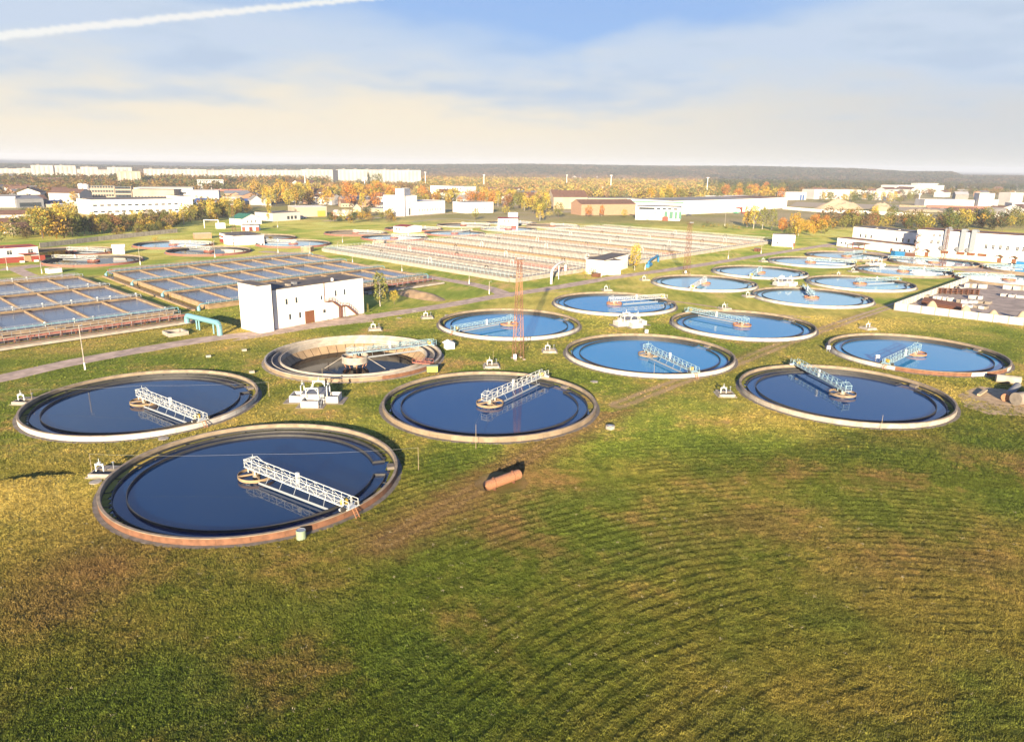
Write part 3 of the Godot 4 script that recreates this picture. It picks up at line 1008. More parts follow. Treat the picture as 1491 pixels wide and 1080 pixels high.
# ---------- buildings ----------
func building(called: String, label: String, cat: String, f: Array, depth: float, look: Dictionary) -> Node3D:
	# f = [left end of the front, right end of the front, height]; the front faces the viewer's side
	var a: Vector3 = f[0]
	var b: Vector3 = f[1]
	var h: float = f[2]
	var l := a.distance_to(b)
	var t := thing(called, label, cat, (a + b) / 2.0, -atan2(b.z - a.z, b.x - a.x), look.get("group", ""))
	var holes := []
	var shapes := {}
	for row in look.get("rows", []):          # [y, height, width, how many, from, to] fractions of the length
		var n: int = row[3]
		for k in n:
			var x := -l / 2.0 + l * lerpf(row[4], row[5], (k + 0.5) / n)
			holes.append(Rect2(x - row[2] / 2.0, row[0], row[2], row[1]))
	var m := MB.new()
	m.wall(l, h, holes, 0.22)
	var e := Vector3(0, 0, -depth)
	var p := [Vector3(-l / 2, 0, 0), Vector3(l / 2, 0, 0), Vector3(l / 2, h, 0), Vector3(-l / 2, h, 0)]
	m.quad(p[0], p[3], p[3] + e, p[0] + e, Vector3.LEFT)
	m.quad(p[1], p[2], p[2] + e, p[1] + e, Vector3.RIGHT)
	m.quad(p[0] + e, p[1] + e, p[2] + e, p[3] + e, Vector3.FORWARD)
	var gable: float = look.get("gable", 0.0)
	if gable > 0.0 and look.get("ridge_across", false):
		m.tri(p[3], p[2], Vector3(0, h + gable, 0), Vector3.BACK)
		m.tri(p[3] + e, p[2] + e, Vector3(0, h + gable, -depth), Vector3.FORWARD)
	elif gable > 0.0:
		m.tri(p[3], p[3] + e, Vector3(-l / 2, h + gable, -depth / 2), Vector3.LEFT)
		m.tri(p[2], p[2] + e, Vector3(l / 2, h + gable, -depth / 2), Vector3.RIGHT)
	put("wall", m.mesh(), mats[look.wall], t)
	m = MB.new()
	if gable > 0.0 and look.get("ridge_across", false):
		for s in [-1.0, 1.0]:
			m.beam(Vector3(s * (l / 4 + 0.15), h + gable / 2 + 0.05, 0.4), Vector3(s * (l / 4 + 0.15), h + gable / 2 + 0.05, -depth - 0.4), 0.1, 0.1)
			m.quad(Vector3(0, h + gable + 0.12, 0.4), Vector3(s * (l / 2 + 0.4), h - 0.02, 0.4), Vector3(s * (l / 2 + 0.4), h - 0.02, -depth - 0.4), Vector3(0, h + gable + 0.12, -depth - 0.4), Vector3(s, 1, 0))
	elif gable > 0.0:
		for s in [0.0, 1.0]:
			var z: float = 0.4 - s * (depth + 0.8)
			m.quad(Vector3(-l / 2 - 0.4, h + gable + 0.12, -depth / 2), Vector3(l / 2 + 0.4, h + gable + 0.12, -depth / 2), Vector3(l / 2 + 0.4, h - 0.05, z), Vector3(-l / 2 - 0.4, h - 0.05, z), Vector3(0, 1, 0.5 - s))
	else:
		m.box(Vector3(0, h - 0.05, -depth / 2), Vector3(l - 0.5, 0.12, depth - 0.5))
		for s in [-1.0, 1.0]:
			m.box(Vector3(s * (l / 2 - 0.12), h + 0.003, -depth / 2), Vector3(0.34, 0.28, depth + 0.1))
			m.box(Vector3(0, h + 0.003, -depth / 2 + s * (depth / 2 - 0.12)), Vector3(l - 0.58, 0.28, 0.34))
	put("roof", m.mesh(), mats[look.get("roof", "roof_dark")], t)
	for r in holes:
		var key := "pane%.2f_%.2f" % [r.size.x, r.size.y]
		if not meshes.has(key):
			var g := MB.new()
			g.box(Vector3(0, 0, -0.2), Vector3(r.size.x, r.size.y, 0.04))
			meshes[key] = g.mesh()
			g = MB.new()
			g.box(Vector3(0, 0, -0.16), Vector3(0.08, r.size.y, 0.05))
			g.box(Vector3(0, r.size.y * 0.6, -0.16), Vector3(r.size.x, 0.07, 0.046))
			meshes[key + "f"] = g.mesh()
		var w := put("window", meshes[key], mats[look.get("pane", "glass")], t, Vector3(r.position.x + r.size.x / 2.0, r.position.y, 0))
		if look.get("frames", false):
			put("frame", meshes[key + "f"], mats.white_wall, w)
	for b2 in look.get("boxes", []):          # [name, x, y, z, sx, sy, sz, material]
		var g := MB.new()
		g.box(Vector3(b2[1], b2[2], b2[3]), Vector3(b2[4], b2[5], b2[6]))
		put(b2[0], g.mesh(), mats[b2[7]], t)
	return t


# ---------- rectangular basins ----------
func rail(m: MB, p: Vector3, q: Vector3, gap := 2.0, h := 1.05, w := 0.07) -> void:
	var n := maxi(1, int(p.distance_to(q) / gap))
	for k in n + 1:
		var o := p.lerp(q, float(k) / n)
		m.beam(o, o + Vector3(0, h, 0), w, w)
	for y in [h, h * 0.55]:
		m.beam(p + Vector3(0, y, 0), q + Vector3(0, y, 0), w, w)


func basin(label: String, o: Vector3, u: Vector3, v: Vector3, nu: int, nv: int, pipes: bool) -> Node3D:
	var t := thing("aeration_basin", label, "aeration basin", o, 0.0, "rectangular aeration basins")
	var un := u.normalized()
	var vn := v.normalized()
	var up := Vector3.UP
	for i in nu + 1:
		var a := u * i
		var b := u * i + v * nv
		var m := MB.new()
		m.beam(a - vn * 0.8 + up * 1.55, b + vn * 0.8 + up * 1.55, 1.7, 0.28)
		m.beam(a + up * 0.7, b + up * 0.7, 0.5, 1.4)
		var w := put("walkway", m.mesh(), mats.tan, t)
		m = MB.new()
		rail(m, a + un * 0.75 + up * 1.69, b + un * 0.75 + up * 1.69)
		rail(m, a - un * 0.75 + up * 1.69, b - un * 0.75 + up * 1.69)
		put("railing", m.mesh(), mats.grey_steel, w)
		m = MB.new()
		var s := -un * 0.15 + up * 2.0
		if pipes:
			m.pipe([a - vn * 3.0 - up * 0.05, a - vn * 3.0 + s - up * 0.5, a - vn * 2.4 + s, b + vn * 2.0 + s, b + vn * 2.8 + s - up * 0.6, b + vn * 2.8 - up * 0.05], 0.17, 8)
			put("air_pipe", m.mesh(), mats.blue_pipe, t)
			m = MB.new()
			m.tube(a - vn * 3.0 - up * 0.05, a - vn * 3.0 + up * 1.3, 0.55, 0.55, 10)
			put("valve_housing", m.mesh(), mats.blue_pipe, t)
		else:
			m.pipe([a - vn * 1.6 + up * 0.2, a - vn * 1.4 + up * 2.3, b + up * 2.3], 0.13, 6)
			put("air_pipe", m.mesh(), mats.grey_steel if i else mats.blue_pipe, t)
			for k in nv * 2:
				if rng.randf() < 0.5:
					var g := MB.new()
					var c: Vector3 = a + v * (k * 0.5 + rng.randf() * 0.3) + up * 1.7
					g.tube(c, c + up * 0.9, 0.12, 0.12, 6)
					g.tube(c + up * 0.9, c + up * 1.25, 0.42, 0.25, 8)
					put("valve", g.mesh(), mats.white_steel if rng.randf() < 0.6 else mats.grey_steel, t)
	for i in nu:
		for j in nv + 1:
			var m := MB.new()
			var wide := 1.0 if j == 0 or j == nv else 0.55
			m.beam(u * i + v * j + un * 0.86 + up * 0.78, u * (i + 1) + v * j - un * 0.86 + up * 0.78, wide, 1.5)
			put("divider", m.mesh(), mats.tan, t)
			if j < nv:
				m = MB.new()
				var c := [u * i + v * j, u * (i + 1) + v * j, u * (i + 1) + v * (j + 1), u * i + v * (j + 1)]
				m.quad(c[0] + up * 1.05, c[1] + up * 1.05, c[2] + up * 1.05, c[3] + up * 1.05, up)
				put("water", m.mesh(), mats.water_basin, t)
				m = MB.new()
				for k in 2:
					var q := u * (i + 0.82) + v * (j + 0.35 + 0.3 * k)
					m.tube(q + up * 0.9, q + up * 2.3, 0.07, 0.07, 6)
				put("air_pipe_drop", m.mesh(), mats.dark_steel, t)
	return t


func gallery(t: Node3D, o: Vector3, u: Vector3, v: Vector3, far: bool) -> void:
	# the channel gallery along one side of a basin: water channels, a red pipe on trestles, railings and a low wall; u points outward, v along
	var un := u.normalized()
	var vn := v.normalized()
	var up := Vector3.UP
	var l := v.length()
	var put_channel := func(a: float, w: float, y: float, what: String, mt: String):
		var m := MB.new()
		m.beam(o + un * (a + w / 2.0) + up * (y - 0.3), o + un * (a + w / 2.0) + v + up * (y - 0.3), w, 0.6)
		put(what, m.mesh(), mats[mt], t)
	put_channel.call(1.3, 3.6, 0.9, "water", "water_basin")
	put_channel.call(4.95, 0.5, 1.4, "channel_wall", "tan")
	put_channel.call(5.5, 1.4, 0.8, "water", "water_basin")
	put_channel.call(6.95, 0.6, 1.3, "channel_wall", "pink_paint")
	if not far:
		put_channel.call(9.3, 1.6, 0.35, "water", "water_dark")
		put_channel.call(11.0, 2.4, 0.75, "ledge", "tan")
		put_channel.call(15.4, 0.9, 1.0, "front_wall", "concrete_pale")
	var m := MB.new()
	m.pipe([o + un * 8.2 + up * 1.25, o + un * 8.2 + v + up * 1.25], 0.38, 10)
	put("red_pipe", m.mesh(), mats.pink_paint, t)
	m = MB.new()
	for k in int(l / 3.5):
		var q := o + un * 8.2 + vn * (k * 3.5 + 1.0)
		m.beam(q, q + up * 0.95, 0.3, 0.3)
		m.beam(q + un * 1.0, q + un * 1.0 + up * 1.9, 0.09, 0.09)
		m.beam(q + un * 0.2 + up * 1.7, q + un * 1.0 + up * 1.9, 0.07, 0.07)
	put("trestle", m.mesh(), mats.rust, t)
	m = MB.new()
	rail(m, o + un * 5.2 + up * 1.4, o + un * 5.2 + v + up * 1.4)
	if not far:
		rail(m, o + un * 9.0 + up * 0.4, o + un * 9.0 + v + up * 0.4, 2.5, 1.5)
	put("railing", m.mesh(), mats.grey_steel, t)
	if not far:
		m = MB.new()
		rail(m, o + un * 12.5 + up * 0.75, o + un * 12.5 + v + up * 0.75, 2.2)
		put("railing", m.mesh(), mats.rust, t)
		for k in 6:
			var g := MB.new()
			g.box(o + un * 3.4 + vn * (k * l / 6.0 + 3.0) + up * 0.9, Vector3(1.6, 0.8, 2.4), -0.8)
			put("footbridge", g.mesh(), mats.tan, t)


func long_basins() -> void:
	# the great far field of long parallel basins with white railings
	var o: Vector3 = Vector3(-0.3, 0, -293.0)
	var u: Vector3 = Vector3(-98.3, 0, -389.2) - o
	var v: Vector3 = (Vector3(165.2, 0, -474.3) - o) / 11.0
	var un := u.normalized()
	var vn := v.normalized()
	var up := Vector3.UP
	var t := thing("aeration_basin", "great pale field of long parallel basins with white railings behind the white pump hall", "aeration basin", o, 0.0, "rectangular aeration basins")
	for k in 12:
		var a := v * k
		var b := v * k + u
		var m := MB.new()
		m.beam(a + vn * 1.3 + up * 1.7, b + vn * 1.3 + up * 1.7, 2.4, 0.3)
		m.beam(a + vn * 1.3 + up * 0.8, b + vn * 1.3 + up * 0.8, 1.4, 1.5)
		var w := put("walkway", m.mesh(), mats.deck_far if k % 3 else mats.tan, t)
		m = MB.new()
		rail(m, a + vn * 0.2 + up * 1.85, b + vn * 0.2 + up * 1.85, 2.4, 1.1, 0.06)
		rail(m, a + vn * 2.4 + up * 1.85, b + vn * 2.4 + up * 1.85, 2.4, 1.1, 0.06)
		put("railing", m.mesh(), mats.white_steel if k else mats.blue_steel, w)
		m = MB.new()
		m.pipe([a + vn * 3.2 + up * 1.5, b + vn * 3.2 + up * 1.5], 0.3, 6)
		put("air_pipe", m.mesh(), mats.pink_paint, t)
		if k == 11:
			break
		m = MB.new()
		m.beam(a + vn * 5.4 + up * 0.4, b + vn * 5.4 + up * 0.4, 4.2, 0.8)
		put("inlet_channel", m.mesh(), mats.water_basin if k % 3 else mats.concrete_dark, t)
		m = MB.new()
		m.beam(a + vn * 8.1 + up * 0.9, b + vn * 8.1 + up * 0.9, 0.9, 1.8)
		put("wall", m.mesh(), mats.deck_far, t)
		m = MB.new()
		rail(m, a + vn * 8.1 + up * 1.85, b + vn * 8.1 + up * 1.85, 2.4, 1.1, 0.06)
		put("railing", m.mesh(), mats.white_steel, t)
		m = MB.new()
		m.quad(a + vn * 8.6 + up * 0.7, b + vn * 8.6 + up * 0.7, b + v + vn * 0.3 + up * 0.7, a + v + vn * 0.3 + up * 0.7, up)
		put("water" if not k in [3, 8] else "dry_bed", m.mesh(), mats.water_basin if not k in [3, 8] else mats.tan, t)
		m = MB.new()
		m.beam(a + v * 0.99 - vn * 6.0 + up * 0.85, b + v - vn * 6.0 + up * 0.85, 0.35, 1.7)
		put("divider", m.mesh(), mats.pink_paint if k % 4 == 1 else mats.deck_far, t)
		for e in 3:
			var q := a + u * (0.12 + 0.27 * e + 0.05 * sin(k * 2.0)) + vn * 1.3 + up * 1.85
			m = MB.new()
			for s in [-0.9, 0.9]:
				m.beam(q + un * s, q + un * s + up * 2.2, 0.16, 0.16)
			for i in 6:
				var f0 := PI * i / 6.0
				var f1 := PI * (i + 1) / 6.0
				m.beam(q + un * -cos(f0) * 0.9 + up * (2.2 + sin(f0) * 0.7), q + un * -cos(f1) * 0.9 + up * (2.2 + sin(f1) * 0.7), 0.5, 0.16)
			put("gate_hoist", m.mesh(), mats.white_steel if (k + e) % 2 else mats.dark_steel, t)
	var c := v * 11.0
	for e in [[Vector3.ZERO, -un], [u, un]]:
		var m := MB.new()
		m.beam(e[0] + e[1] * 1.4 + up * 0.9 - vn * 1.5, e[0] + e[1] * 1.4 + up * 0.9 + c + vn * 2.0, 2.6, 1.7)
		put("end_wall", m.mesh(), mats.concrete_pale, t)
		m = MB.new()
		rail(m, e[0] + e[1] * 2.4 + up * 1.75, e[0] + e[1] * 2.4 + up * 1.75 + c, 2.4, 1.1, 0.06)
		put("railing", m.mesh(), mats.white_steel, t)
	var m2 := MB.new()
	m2.beam(-vn * 1.2 + up * 0.8, u - vn * 1.2 + up * 0.8, 2.2, 1.5)
	m2.beam(-vn * 1.2 + up * 1.68, u * 1.02 - vn * 1.2 + up * 1.68, 1.2, 0.12)
	put("end_wall", m2.mesh(), mats.concrete_pale, t)
	m2 = MB.new()
	rail(m2, -vn * 2.0 + up * 1.6, u - vn * 2.0 + up * 1.6, 2.4, 1.1, 0.06)
	put("railing", m2.mesh(), mats.blue_steel, t)


# ---------- trees ----------
func leaf_clump(m: MB, at: Vector3, r: float, n: int, size: float, tint: Color, squash := 1.0) -> void:
	for i in n:
		var d := Vector3(rng.randfn(), rng.randfn(), rng.randfn()).normalized()
		var p := at + d * r * pow(rng.randf(), 0.4) * Vector3(1, squash, 1)
		var a := Vector3(rng.randfn(), rng.randfn(), rng.randfn()).normalized()
		var x := d.cross(a).normalized() * size * rng.randf_range(0.6, 1.3)
		var y := (d + a * 0.9).cross(x).normalized() * size * rng.randf_range(0.6, 1.3)
		var k := rng.randf_range(0.62, 1.3)
		m.col = Color(tint.r * k, tint.g * k * rng.randf_range(0.88, 1.08), tint.b * k, 1)
		m.quad(p - x, p - y * 0.7, p + x, p + y * 0.7, d + Vector3(0, 0.2, 0))


func tree(shape: String, tint: Color, seed_: int, h := 10.0) -> Node3D:     # a tree of height h, not yet in the scene
	rng.seed = seed_
	var root := Node3D.new()
	root.name = "tree"
	root.set_meta("category", "tree")
	var crown := MB.new()
	var wood := MB.new()
	var tips: Array = []
	var trunk_top := h * 0.8
	match shape:
		"round":
			for k in 20:
				var a := k * 2.4
				var y := lerpf(0.28, 0.86, float(k) / 20)
				var out := sin(clampf((y - 0.15) / 0.8, 0, 1) * PI) * h * 0.27 * rng.randf_range(0.7, 1.15)
				tips.append([Vector3(cos(a) * out, y * h, sin(a) * out), h * rng.randf_range(0.11, 0.17), 36, 1.0])
		"birch":
			for k in 20:
				var a := k * 2.4
				var y := lerpf(0.24, 0.95, float(k) / 20)
				var out := sin(pow(clampf((1.02 - y) / 0.85, 0, 1), 0.8) * PI * 0.72) * h * 0.19 * rng.randf_range(0.6, 1.2)
				tips.append([Vector3(cos(a) * out, y * h, sin(a) * out), h * rng.randf_range(0.07, 0.10), 34, 1.9])
			trunk_top = h * 0.9
		"poplar":
			for k in 16:
				var a := k * 2.4
				var y := lerpf(0.15, 0.95, float(k) / 16)
				var out := h * 0.05 * rng.randf_range(0.4, 1.3)
				tips.append([Vector3(cos(a) * out, y * h, sin(a) * out), h * 0.085, 36, 1.8])
		"pine":
			for k in 16:
				var a := k * 2.4
				var y := lerpf(0.42, 0.97, float(k) / 16)
				var out := (1.05 - y) * h * 0.30 * rng.randf_range(0.5, 1.1)
				tips.append([Vector3(cos(a) * out, y * h, sin(a) * out), h * 0.09, 34, 0.7])
		"bush":
			for k in 12:
				var a := k * 2.4
				var out := h * 0.38 * sqrt(float(k) / 12)
				tips.append([Vector3(cos(a) * out, h * rng.randf_range(0.3, 0.68), sin(a) * out), h * rng.randf_range(0.22, 0.3), 30, 0.9])
			trunk_top = h * 0.4
	for q in tips:
		var k := rng.randf_range(0.72, 1.25)
		var warm := rng.randf_range(0.85, 1.15)
		leaf_clump(crown, q[0], q[1], q[2], h * 0.028, Color(tint.r * k * warm, tint.g * k, tint.b * k / warm), q[3])
	var last := Vector3.ZERO
	for k in 4:
		var nxt := Vector3(rng.randf_range(-1, 1) * h * 0.015, trunk_top * (k + 1) / 4.0, rng.randf_range(-1, 1) * h * 0.015)
		wood.tube(last, nxt, h * 0.018 * (1.0 - k * 0.22), h * 0.018 * (0.78 - k * 0.22), 6, false)
		last = nxt
	for q in tips.slice(0, 12):
		var e: Vector3 = q[0]
		wood.tube(Vector3(0, minf(e.y * 0.75, trunk_top), 0), e, h * 0.007, h * 0.003, 4, false)
	put("trunk", wood.mesh(), mats.birch_bark if shape == "birch" else mats.bark, root)
	put("crown", crown.mesh(), mats.leaves, root)
	return root


func far_tree_mesh(seed_: int, pine: bool) -> ArrayMesh:
	rng.seed = seed_
	var m := MB.new()
	for k in 9:
		var y := lerpf(0.2, 0.9, k / 9.0)
		var out := (0.12 if pine else 0.24) * sin(clampf(y, 0, 1) * PI) + 0.04
		leaf_clump(m, Vector3(cos(k * 2.4) * out, y, sin(k * 2.4) * out), 0.15, 18, 0.055, Color.WHITE * (0.8 + 0.4 * rng.randf()), 1.0)
	m.col = Color(0.5, 0.4, 0.3)
	m.tube(Vector3.ZERO, Vector3(0, 0.6, 0), 0.02, 0.012, 4, false)
	return m.mesh()


func quad_point(q: Array, u: float, v: float) -> Vector2:
	return (q[0] as Vector2).lerp(q[1], u).lerp((q[3] as Vector2).lerp(q[2], u), v)


var far_spots: Array[Transform3D] = []
var far_tints := PackedColorArray()


func far_wood(q: Array, count: int, lo: float, hi: float, tints: Array, pull := 1.0) -> void:
	for i in count:
		var p := quad_point(q, rng.randf(), pow(rng.randf(), pull))
		var s := rng.randf_range(lo, hi)
		far_spots.append(Transform3D(Basis(Vector3.UP, rng.randf() * TAU).scaled(Vector3(s * 1.15, s, s * 1.15)), Vector3(p.x, hill_height(p.x, p.y) - 0.3, p.y)))
		var c: Color = tints[rng.randi() % tints.size()] * rng.randf_range(0.75, 1.25)
		c.a = 1.0
		far_tints.append(c)


func plant_far_wood(called: String, label: String, m: ArrayMesh) -> void:
	var mm := MultiMesh.new()
	mm.transform_format = MultiMesh.TRANSFORM_3D
	mm.use_colors = true
	mm.mesh = m
	mm.instance_count = far_spots.size()
	for i in far_spots.size():
		mm.set_instance_transform(i, far_spots[i])
		mm.set_instance_color(i, far_tints[i])
	var o := MultiMeshInstance3D.new()
	o.multimesh = mm
	o.material_override = mats.leaves
	o.name = numbered(called)
	stuff(o)
	add_child(o)
	tag(o, label, "wood")
	far_spots = []
	far_tints = PackedColorArray()


var ridge: Array = [Vector2(-39.1, 8.0), Vector2(-34.1, 11.7), Vector2(-28.4, 9.0), Vector2(-22.1, 6.2), Vector2(-15.1, 24.8), Vector2(-7.7, 35.7), Vector2(0.5, 44.6), Vector2(7.7, 45.5), Vector2(17.5, 49.9), Vector2(23.8, 43.6), Vector2(26.4, 35.6), Vector2(27.2, 31.3), Vector2(29.8, 36.2), Vector2(30.4, 17.9), Vector2(33.8, 21.0), Vector2(39.1, 20.9)]


func ridge_at(x: float, z: float) -> float:     # crest height of the wooded hills by bearing, in metres
	var a := rad_to_deg(atan2(x, -z))
	for i in ridge.size() - 1:
		if a <= ridge[i + 1].x:
			return lerpf(ridge[i].y, ridge[i + 1].y, clampf((a - ridge[i].x) / (ridge[i + 1].x - ridge[i].x), 0.0, 1.0))
	return ridge[-1].y


func hill_height(x: float, z: float) -> float:
	var d := Vector2(x, z).length()
	if d < 3300.0 or z > 0.0:
		return 0.0
	var top := ridge_at(x, z) + n_big.get_noise_2d(x * 0.05, z * 0.05) * 5.0
	return top * smoothstep(3300.0, 4700.0, d) * (1.0 - 0.6 * smoothstep(5200.0, 7000.0, d))


func build_hills() -> void:
	var m := MB.new()
	var rs := [3300.0, 3500.0, 3700.0, 3900.0, 4100.0, 4300.0, 4500.0, 4700.0, 5000.0, 5500.0, 5900.0]
	for i in 130:
		var a0 := deg_to_rad(-58.0 + 116.0 * i / 130)
		var a1 := deg_to_rad(-58.0 + 116.0 * (i + 1) / 130)
		for k in rs.size() - 1:
			var p := []
			for e in [[a0, rs[k]], [a1, rs[k]], [a1, rs[k + 1]], [a0, rs[k + 1]]]:
				var x: float = sin(e[0]) * e[1]
				var z: float = -cos(e[0]) * e[1]
				p.append(Vector3(x, hill_height(x, z) + 0.2, z))
			var c := Color(0.10, 0.085, 0.04) if k > 1 else Color(0.22, 0.17, 0.09)
			m.col = c * 1.7 * (1.0 + 0.3 * n_mid.get_noise_2d(i * 3.0, k * 9.0))
			m.col.a = 1.0
			m.quad(p[0], p[1], p[2], p[3], Vector3.UP)
	ground_piece("hills", m.mesh(), mats.ground)


func _ready() -> void:
	# camera, sky, sun, exposure
	var cam := Camera3D.new()
	cam.name = "camera"
	cam.fov = 53.579
	cam.near = 0.5
	cam.far = 30000.0
	cam.position = Vector3(0, 44.36, 0)
	cam.rotation = Vector3(-deg_to_rad(15.535), 0, 0)
	add_child(cam)
	cam.rotate_object_local(Vector3.BACK, deg_to_rad(0.800))
	cam.current = true
	var env := Environment.new()
	env.background_mode = Environment.BG_SKY
	var sky := Sky.new()
	var pano := PanoramaSkyMaterial.new()
	pano.panorama = sky_image()
	pano.energy_multiplier = 1.0
	sky.sky_material = pano
	env.sky = sky
	env.background_energy_multiplier = 0.252
	env.tonemap_mode = Environment.TONE_MAPPER_LINEAR
	env.tonemap_exposure = 3.7
	env.sdfgi_enabled = true
	env.ssao_enabled = true
	env.ssil_enabled = true
	env.fog_enabled = true
	env.fog_density = 0.00009
	env.fog_light_color = Color(0.84, 0.89, 0.97)
	var we := WorldEnvironment.new()
	we.name = "environment"
	we.environment = env
	add_child(we)
	var sun := DirectionalLight3D.new()
	sun.name = "sun"
	sun.light_energy = 1.6
	sun.light_color = Color(1.0, 0.91, 0.78)
	sun.light_angular_distance = 0.5
	sun.shadow_enabled = true
	add_child(sun)
	var sd := Vector3(0.11, -tan(deg_to_rad(12.8)), -1.0).normalized()
	sun.look_at_from_position(Vector3(0, 200, 0), Vector3(0, 200, 0) + sd)

	rng.seed = 7
	for k in [[n_big, 0.011, 2], [n_mid, 0.045, 5], [n_fine, 0.35, 9]]:
		k[0].frequency = k[1]
		k[0].seed = k[2]
		k[0].fractal_octaves = 3
	make_materials()

	# ---- the setting
	var centres := { "A": Vector3(-37.3, 0, -99.6), "B": Vector3(-69.9, 0, -133.0), "C": Vector3(-4.2, 0, -135.1), "D": Vector3(68.2, 0, -144.8), "E": Vector3(101.9, 0, -180.4), "F": Vector3(33.7, 0, -175.6), "G": Vector3(-37.4, 0, -169.0), "H": Vector3(-1.0, 0, -209.6), "I": Vector3(34.2, 0, -244.9), "J": Vector3(67.8, 0, -212.8), "K": Vector3(107.9, 0, -263.1), "L": Vector3(76.6, 0, -293.7), "M": Vector3(110.2, 0, -328.8), "N": Vector3(141.6, 0, -298.9), "O": Vector3(148.9, 0, -369.6), "P": Vector3(180.0, 0, -339.7), "Q": Vector3(179.7, 0, -399.0), "R": Vector3(213.7, 0, -375.3), "S": Vector3(247.5, 0, -352.0), "T": Vector3(213.5, 0, -316.0) }
	var first := { "a": Vector3(-222.0, 0, -370.0), "b": Vector3(-192.4, 0, -336.8), "c": Vector3(-188.0, 0, -409.0), "d": Vector3(-157.2, 0, -380.7), "e": Vector3(-155.0, 0, -455.0), "f": Vector3(-125.9, 0, -422.7), "g": Vector3(-105.3, 0, -495.5), "h": Vector3(-75.2, 0, -466.9), "i": Vector3(-40.2, 0, -504.5), "j": Vector3(-72.1, 0, -535.6), "k": Vector3(-39.0, 0, -576.0), "l": Vector3(-4.0, 0, -545.4), "m": Vector3(30.2, 0, -581.2), "n": Vector3(-2.0, 0, -606.5) }
	for k in centres:
		tanks.append(Vector2(centres[k].x, centres[k].z))
	for k in first:
		tanks.append(Vector2(first[k].x, first[k].z))
	for k in "ABCDEFGHJ":
		sunk.append(Vector2(centres[k].x, centres[k].z))
	for q in [[-37.9, -135.3, 6.5], [-1.3, -98.9, 4.0], [17.5, -123.1, 1.0], [101.5, -144.8, 6.5]]:
		keep_out.append(q)
	build_ground()
	build_hills()
	ribbon(road_line, 6.2, 0.022, mats.asphalt, "road")
	ribbon([Vector2(-2.9, -257.4), Vector2(-5.4, -269.1), Vector2(-17.3, -286.2), Vector2(-47.8, -314.1), Vector2(-74.2, -338.8), Vector2(-93.2, -360.3), Vector2(-102.9, -373.6), Vector2(-131.9, -385.6)], 6.0, 0.03, mats.asphalt, "road")
	ribbon([Vector2(-215.5, -307.6), Vector2(-211.4, -310.2), Vector2(-207.9, -321.9)], 9.0, 0.022, mats.asphalt, "road")
	ribbon([Vector2(-211.4, -310.2), Vector2(-191.2, -289.9)], 5.0, 0.026, mats.asphalt, "path")
	slab([Vector2(-72.8, -184.2), Vector2(-67.3, -200.4), Vector2(-46.1, -223.9), Vector2(-40.7, -211.7), Vector2(-53.7, -203.2), Vector2(-67.7, -188.5)], 0.036, mats.asphalt, "forecourt")
	for s in [-1.0, 1.0]:
		ribbon([Vector2(99.9, -219.3), Vector2(105.5, -224.9), Vector2(132.1, -251.7), Vector2(155.6, -276.5), Vector2(190.0, -310.8)].map(func(p): return p + Vector2(0.8, 0.75) * s), 1.3, 0.016, mats.dirt, "dirt_track")
	ribbon([Vector2(-43.8, -223.0), Vector2(-33.5, -224.9), Vector2(-27.4, -237.0), Vector2(-11.0, -248.5), Vector2(3.2, -266.8), Vector2(21.2, -271.4)], 1.1, 0.014, mats.dirt, "path")
	ribbon([Vector2(37.3, -271.2), Vector2(45.1, -261.4), Vector2(59.8, -250.1), Vector2(78.4, -234.1), Vector2(93.6, -227.3)], 2.0, 0.012, mats.dirt, "path")
	slab([Vector2(92.6, -145.8), Vector2(101.0, -152.6), Vector2(108.4, -149.0), Vector2(108.9, -139.7), Vector2(98.6, -132.6), Vector2(91.3, -133.4), Vector2(89.4, -138.0)], 0.02, mats.dirt, "bare_earth")
	slab([Vector2(126.6, -241.2), Vector2(195.2, -313.2), Vector2(242.1, -288.6), Vector2(173.8, -203.5)], 0.02, mats.yard_floor, "yard")
	slab([Vector2(179.1, -404.5), Vector2(199.8, -368.6), Vector2(213.7, -340.4), Vector2(240.9, -343.1), Vector2(257.0, -366.9), Vector2(229.4, -391.7), Vector2(219.8, -406.1), Vector2(193.7, -445.1)], 0.024, mats.asphalt, "pavement")
	ribbon([Vector2(184.8, -451.8), Vector2(197.2, -449.5), Vector2(203.0, -427.7)], 6.0, 0.028, mats.asphalt, "road")
	ribbon([Vector2(-154.2, -602.2), Vector2(-93.3, -684.4), Vector2(-33.5, -750.9), Vector2(28.5, -753.9), Vector2(117.6, -851.5)], 5.0, 0.03, mats.asphalt, "road")
	ribbon([Vector2(-83.0, -608.3), Vector2(-59.2, -654.4), Vector2(-34.1, -633.8), Vector2(-7.3, -592.7)], 2.5, 0.03, mats.concrete_pale, "path")
	slab([Vector2(357.4, -976.7), Vector2(580.1, -855.2), Vector2(698.5, -1032.5), Vector2(533.2, -1061.8), Vector2(415.6, -1110.0)], 0.04, mats.sand, "gravel_yard")

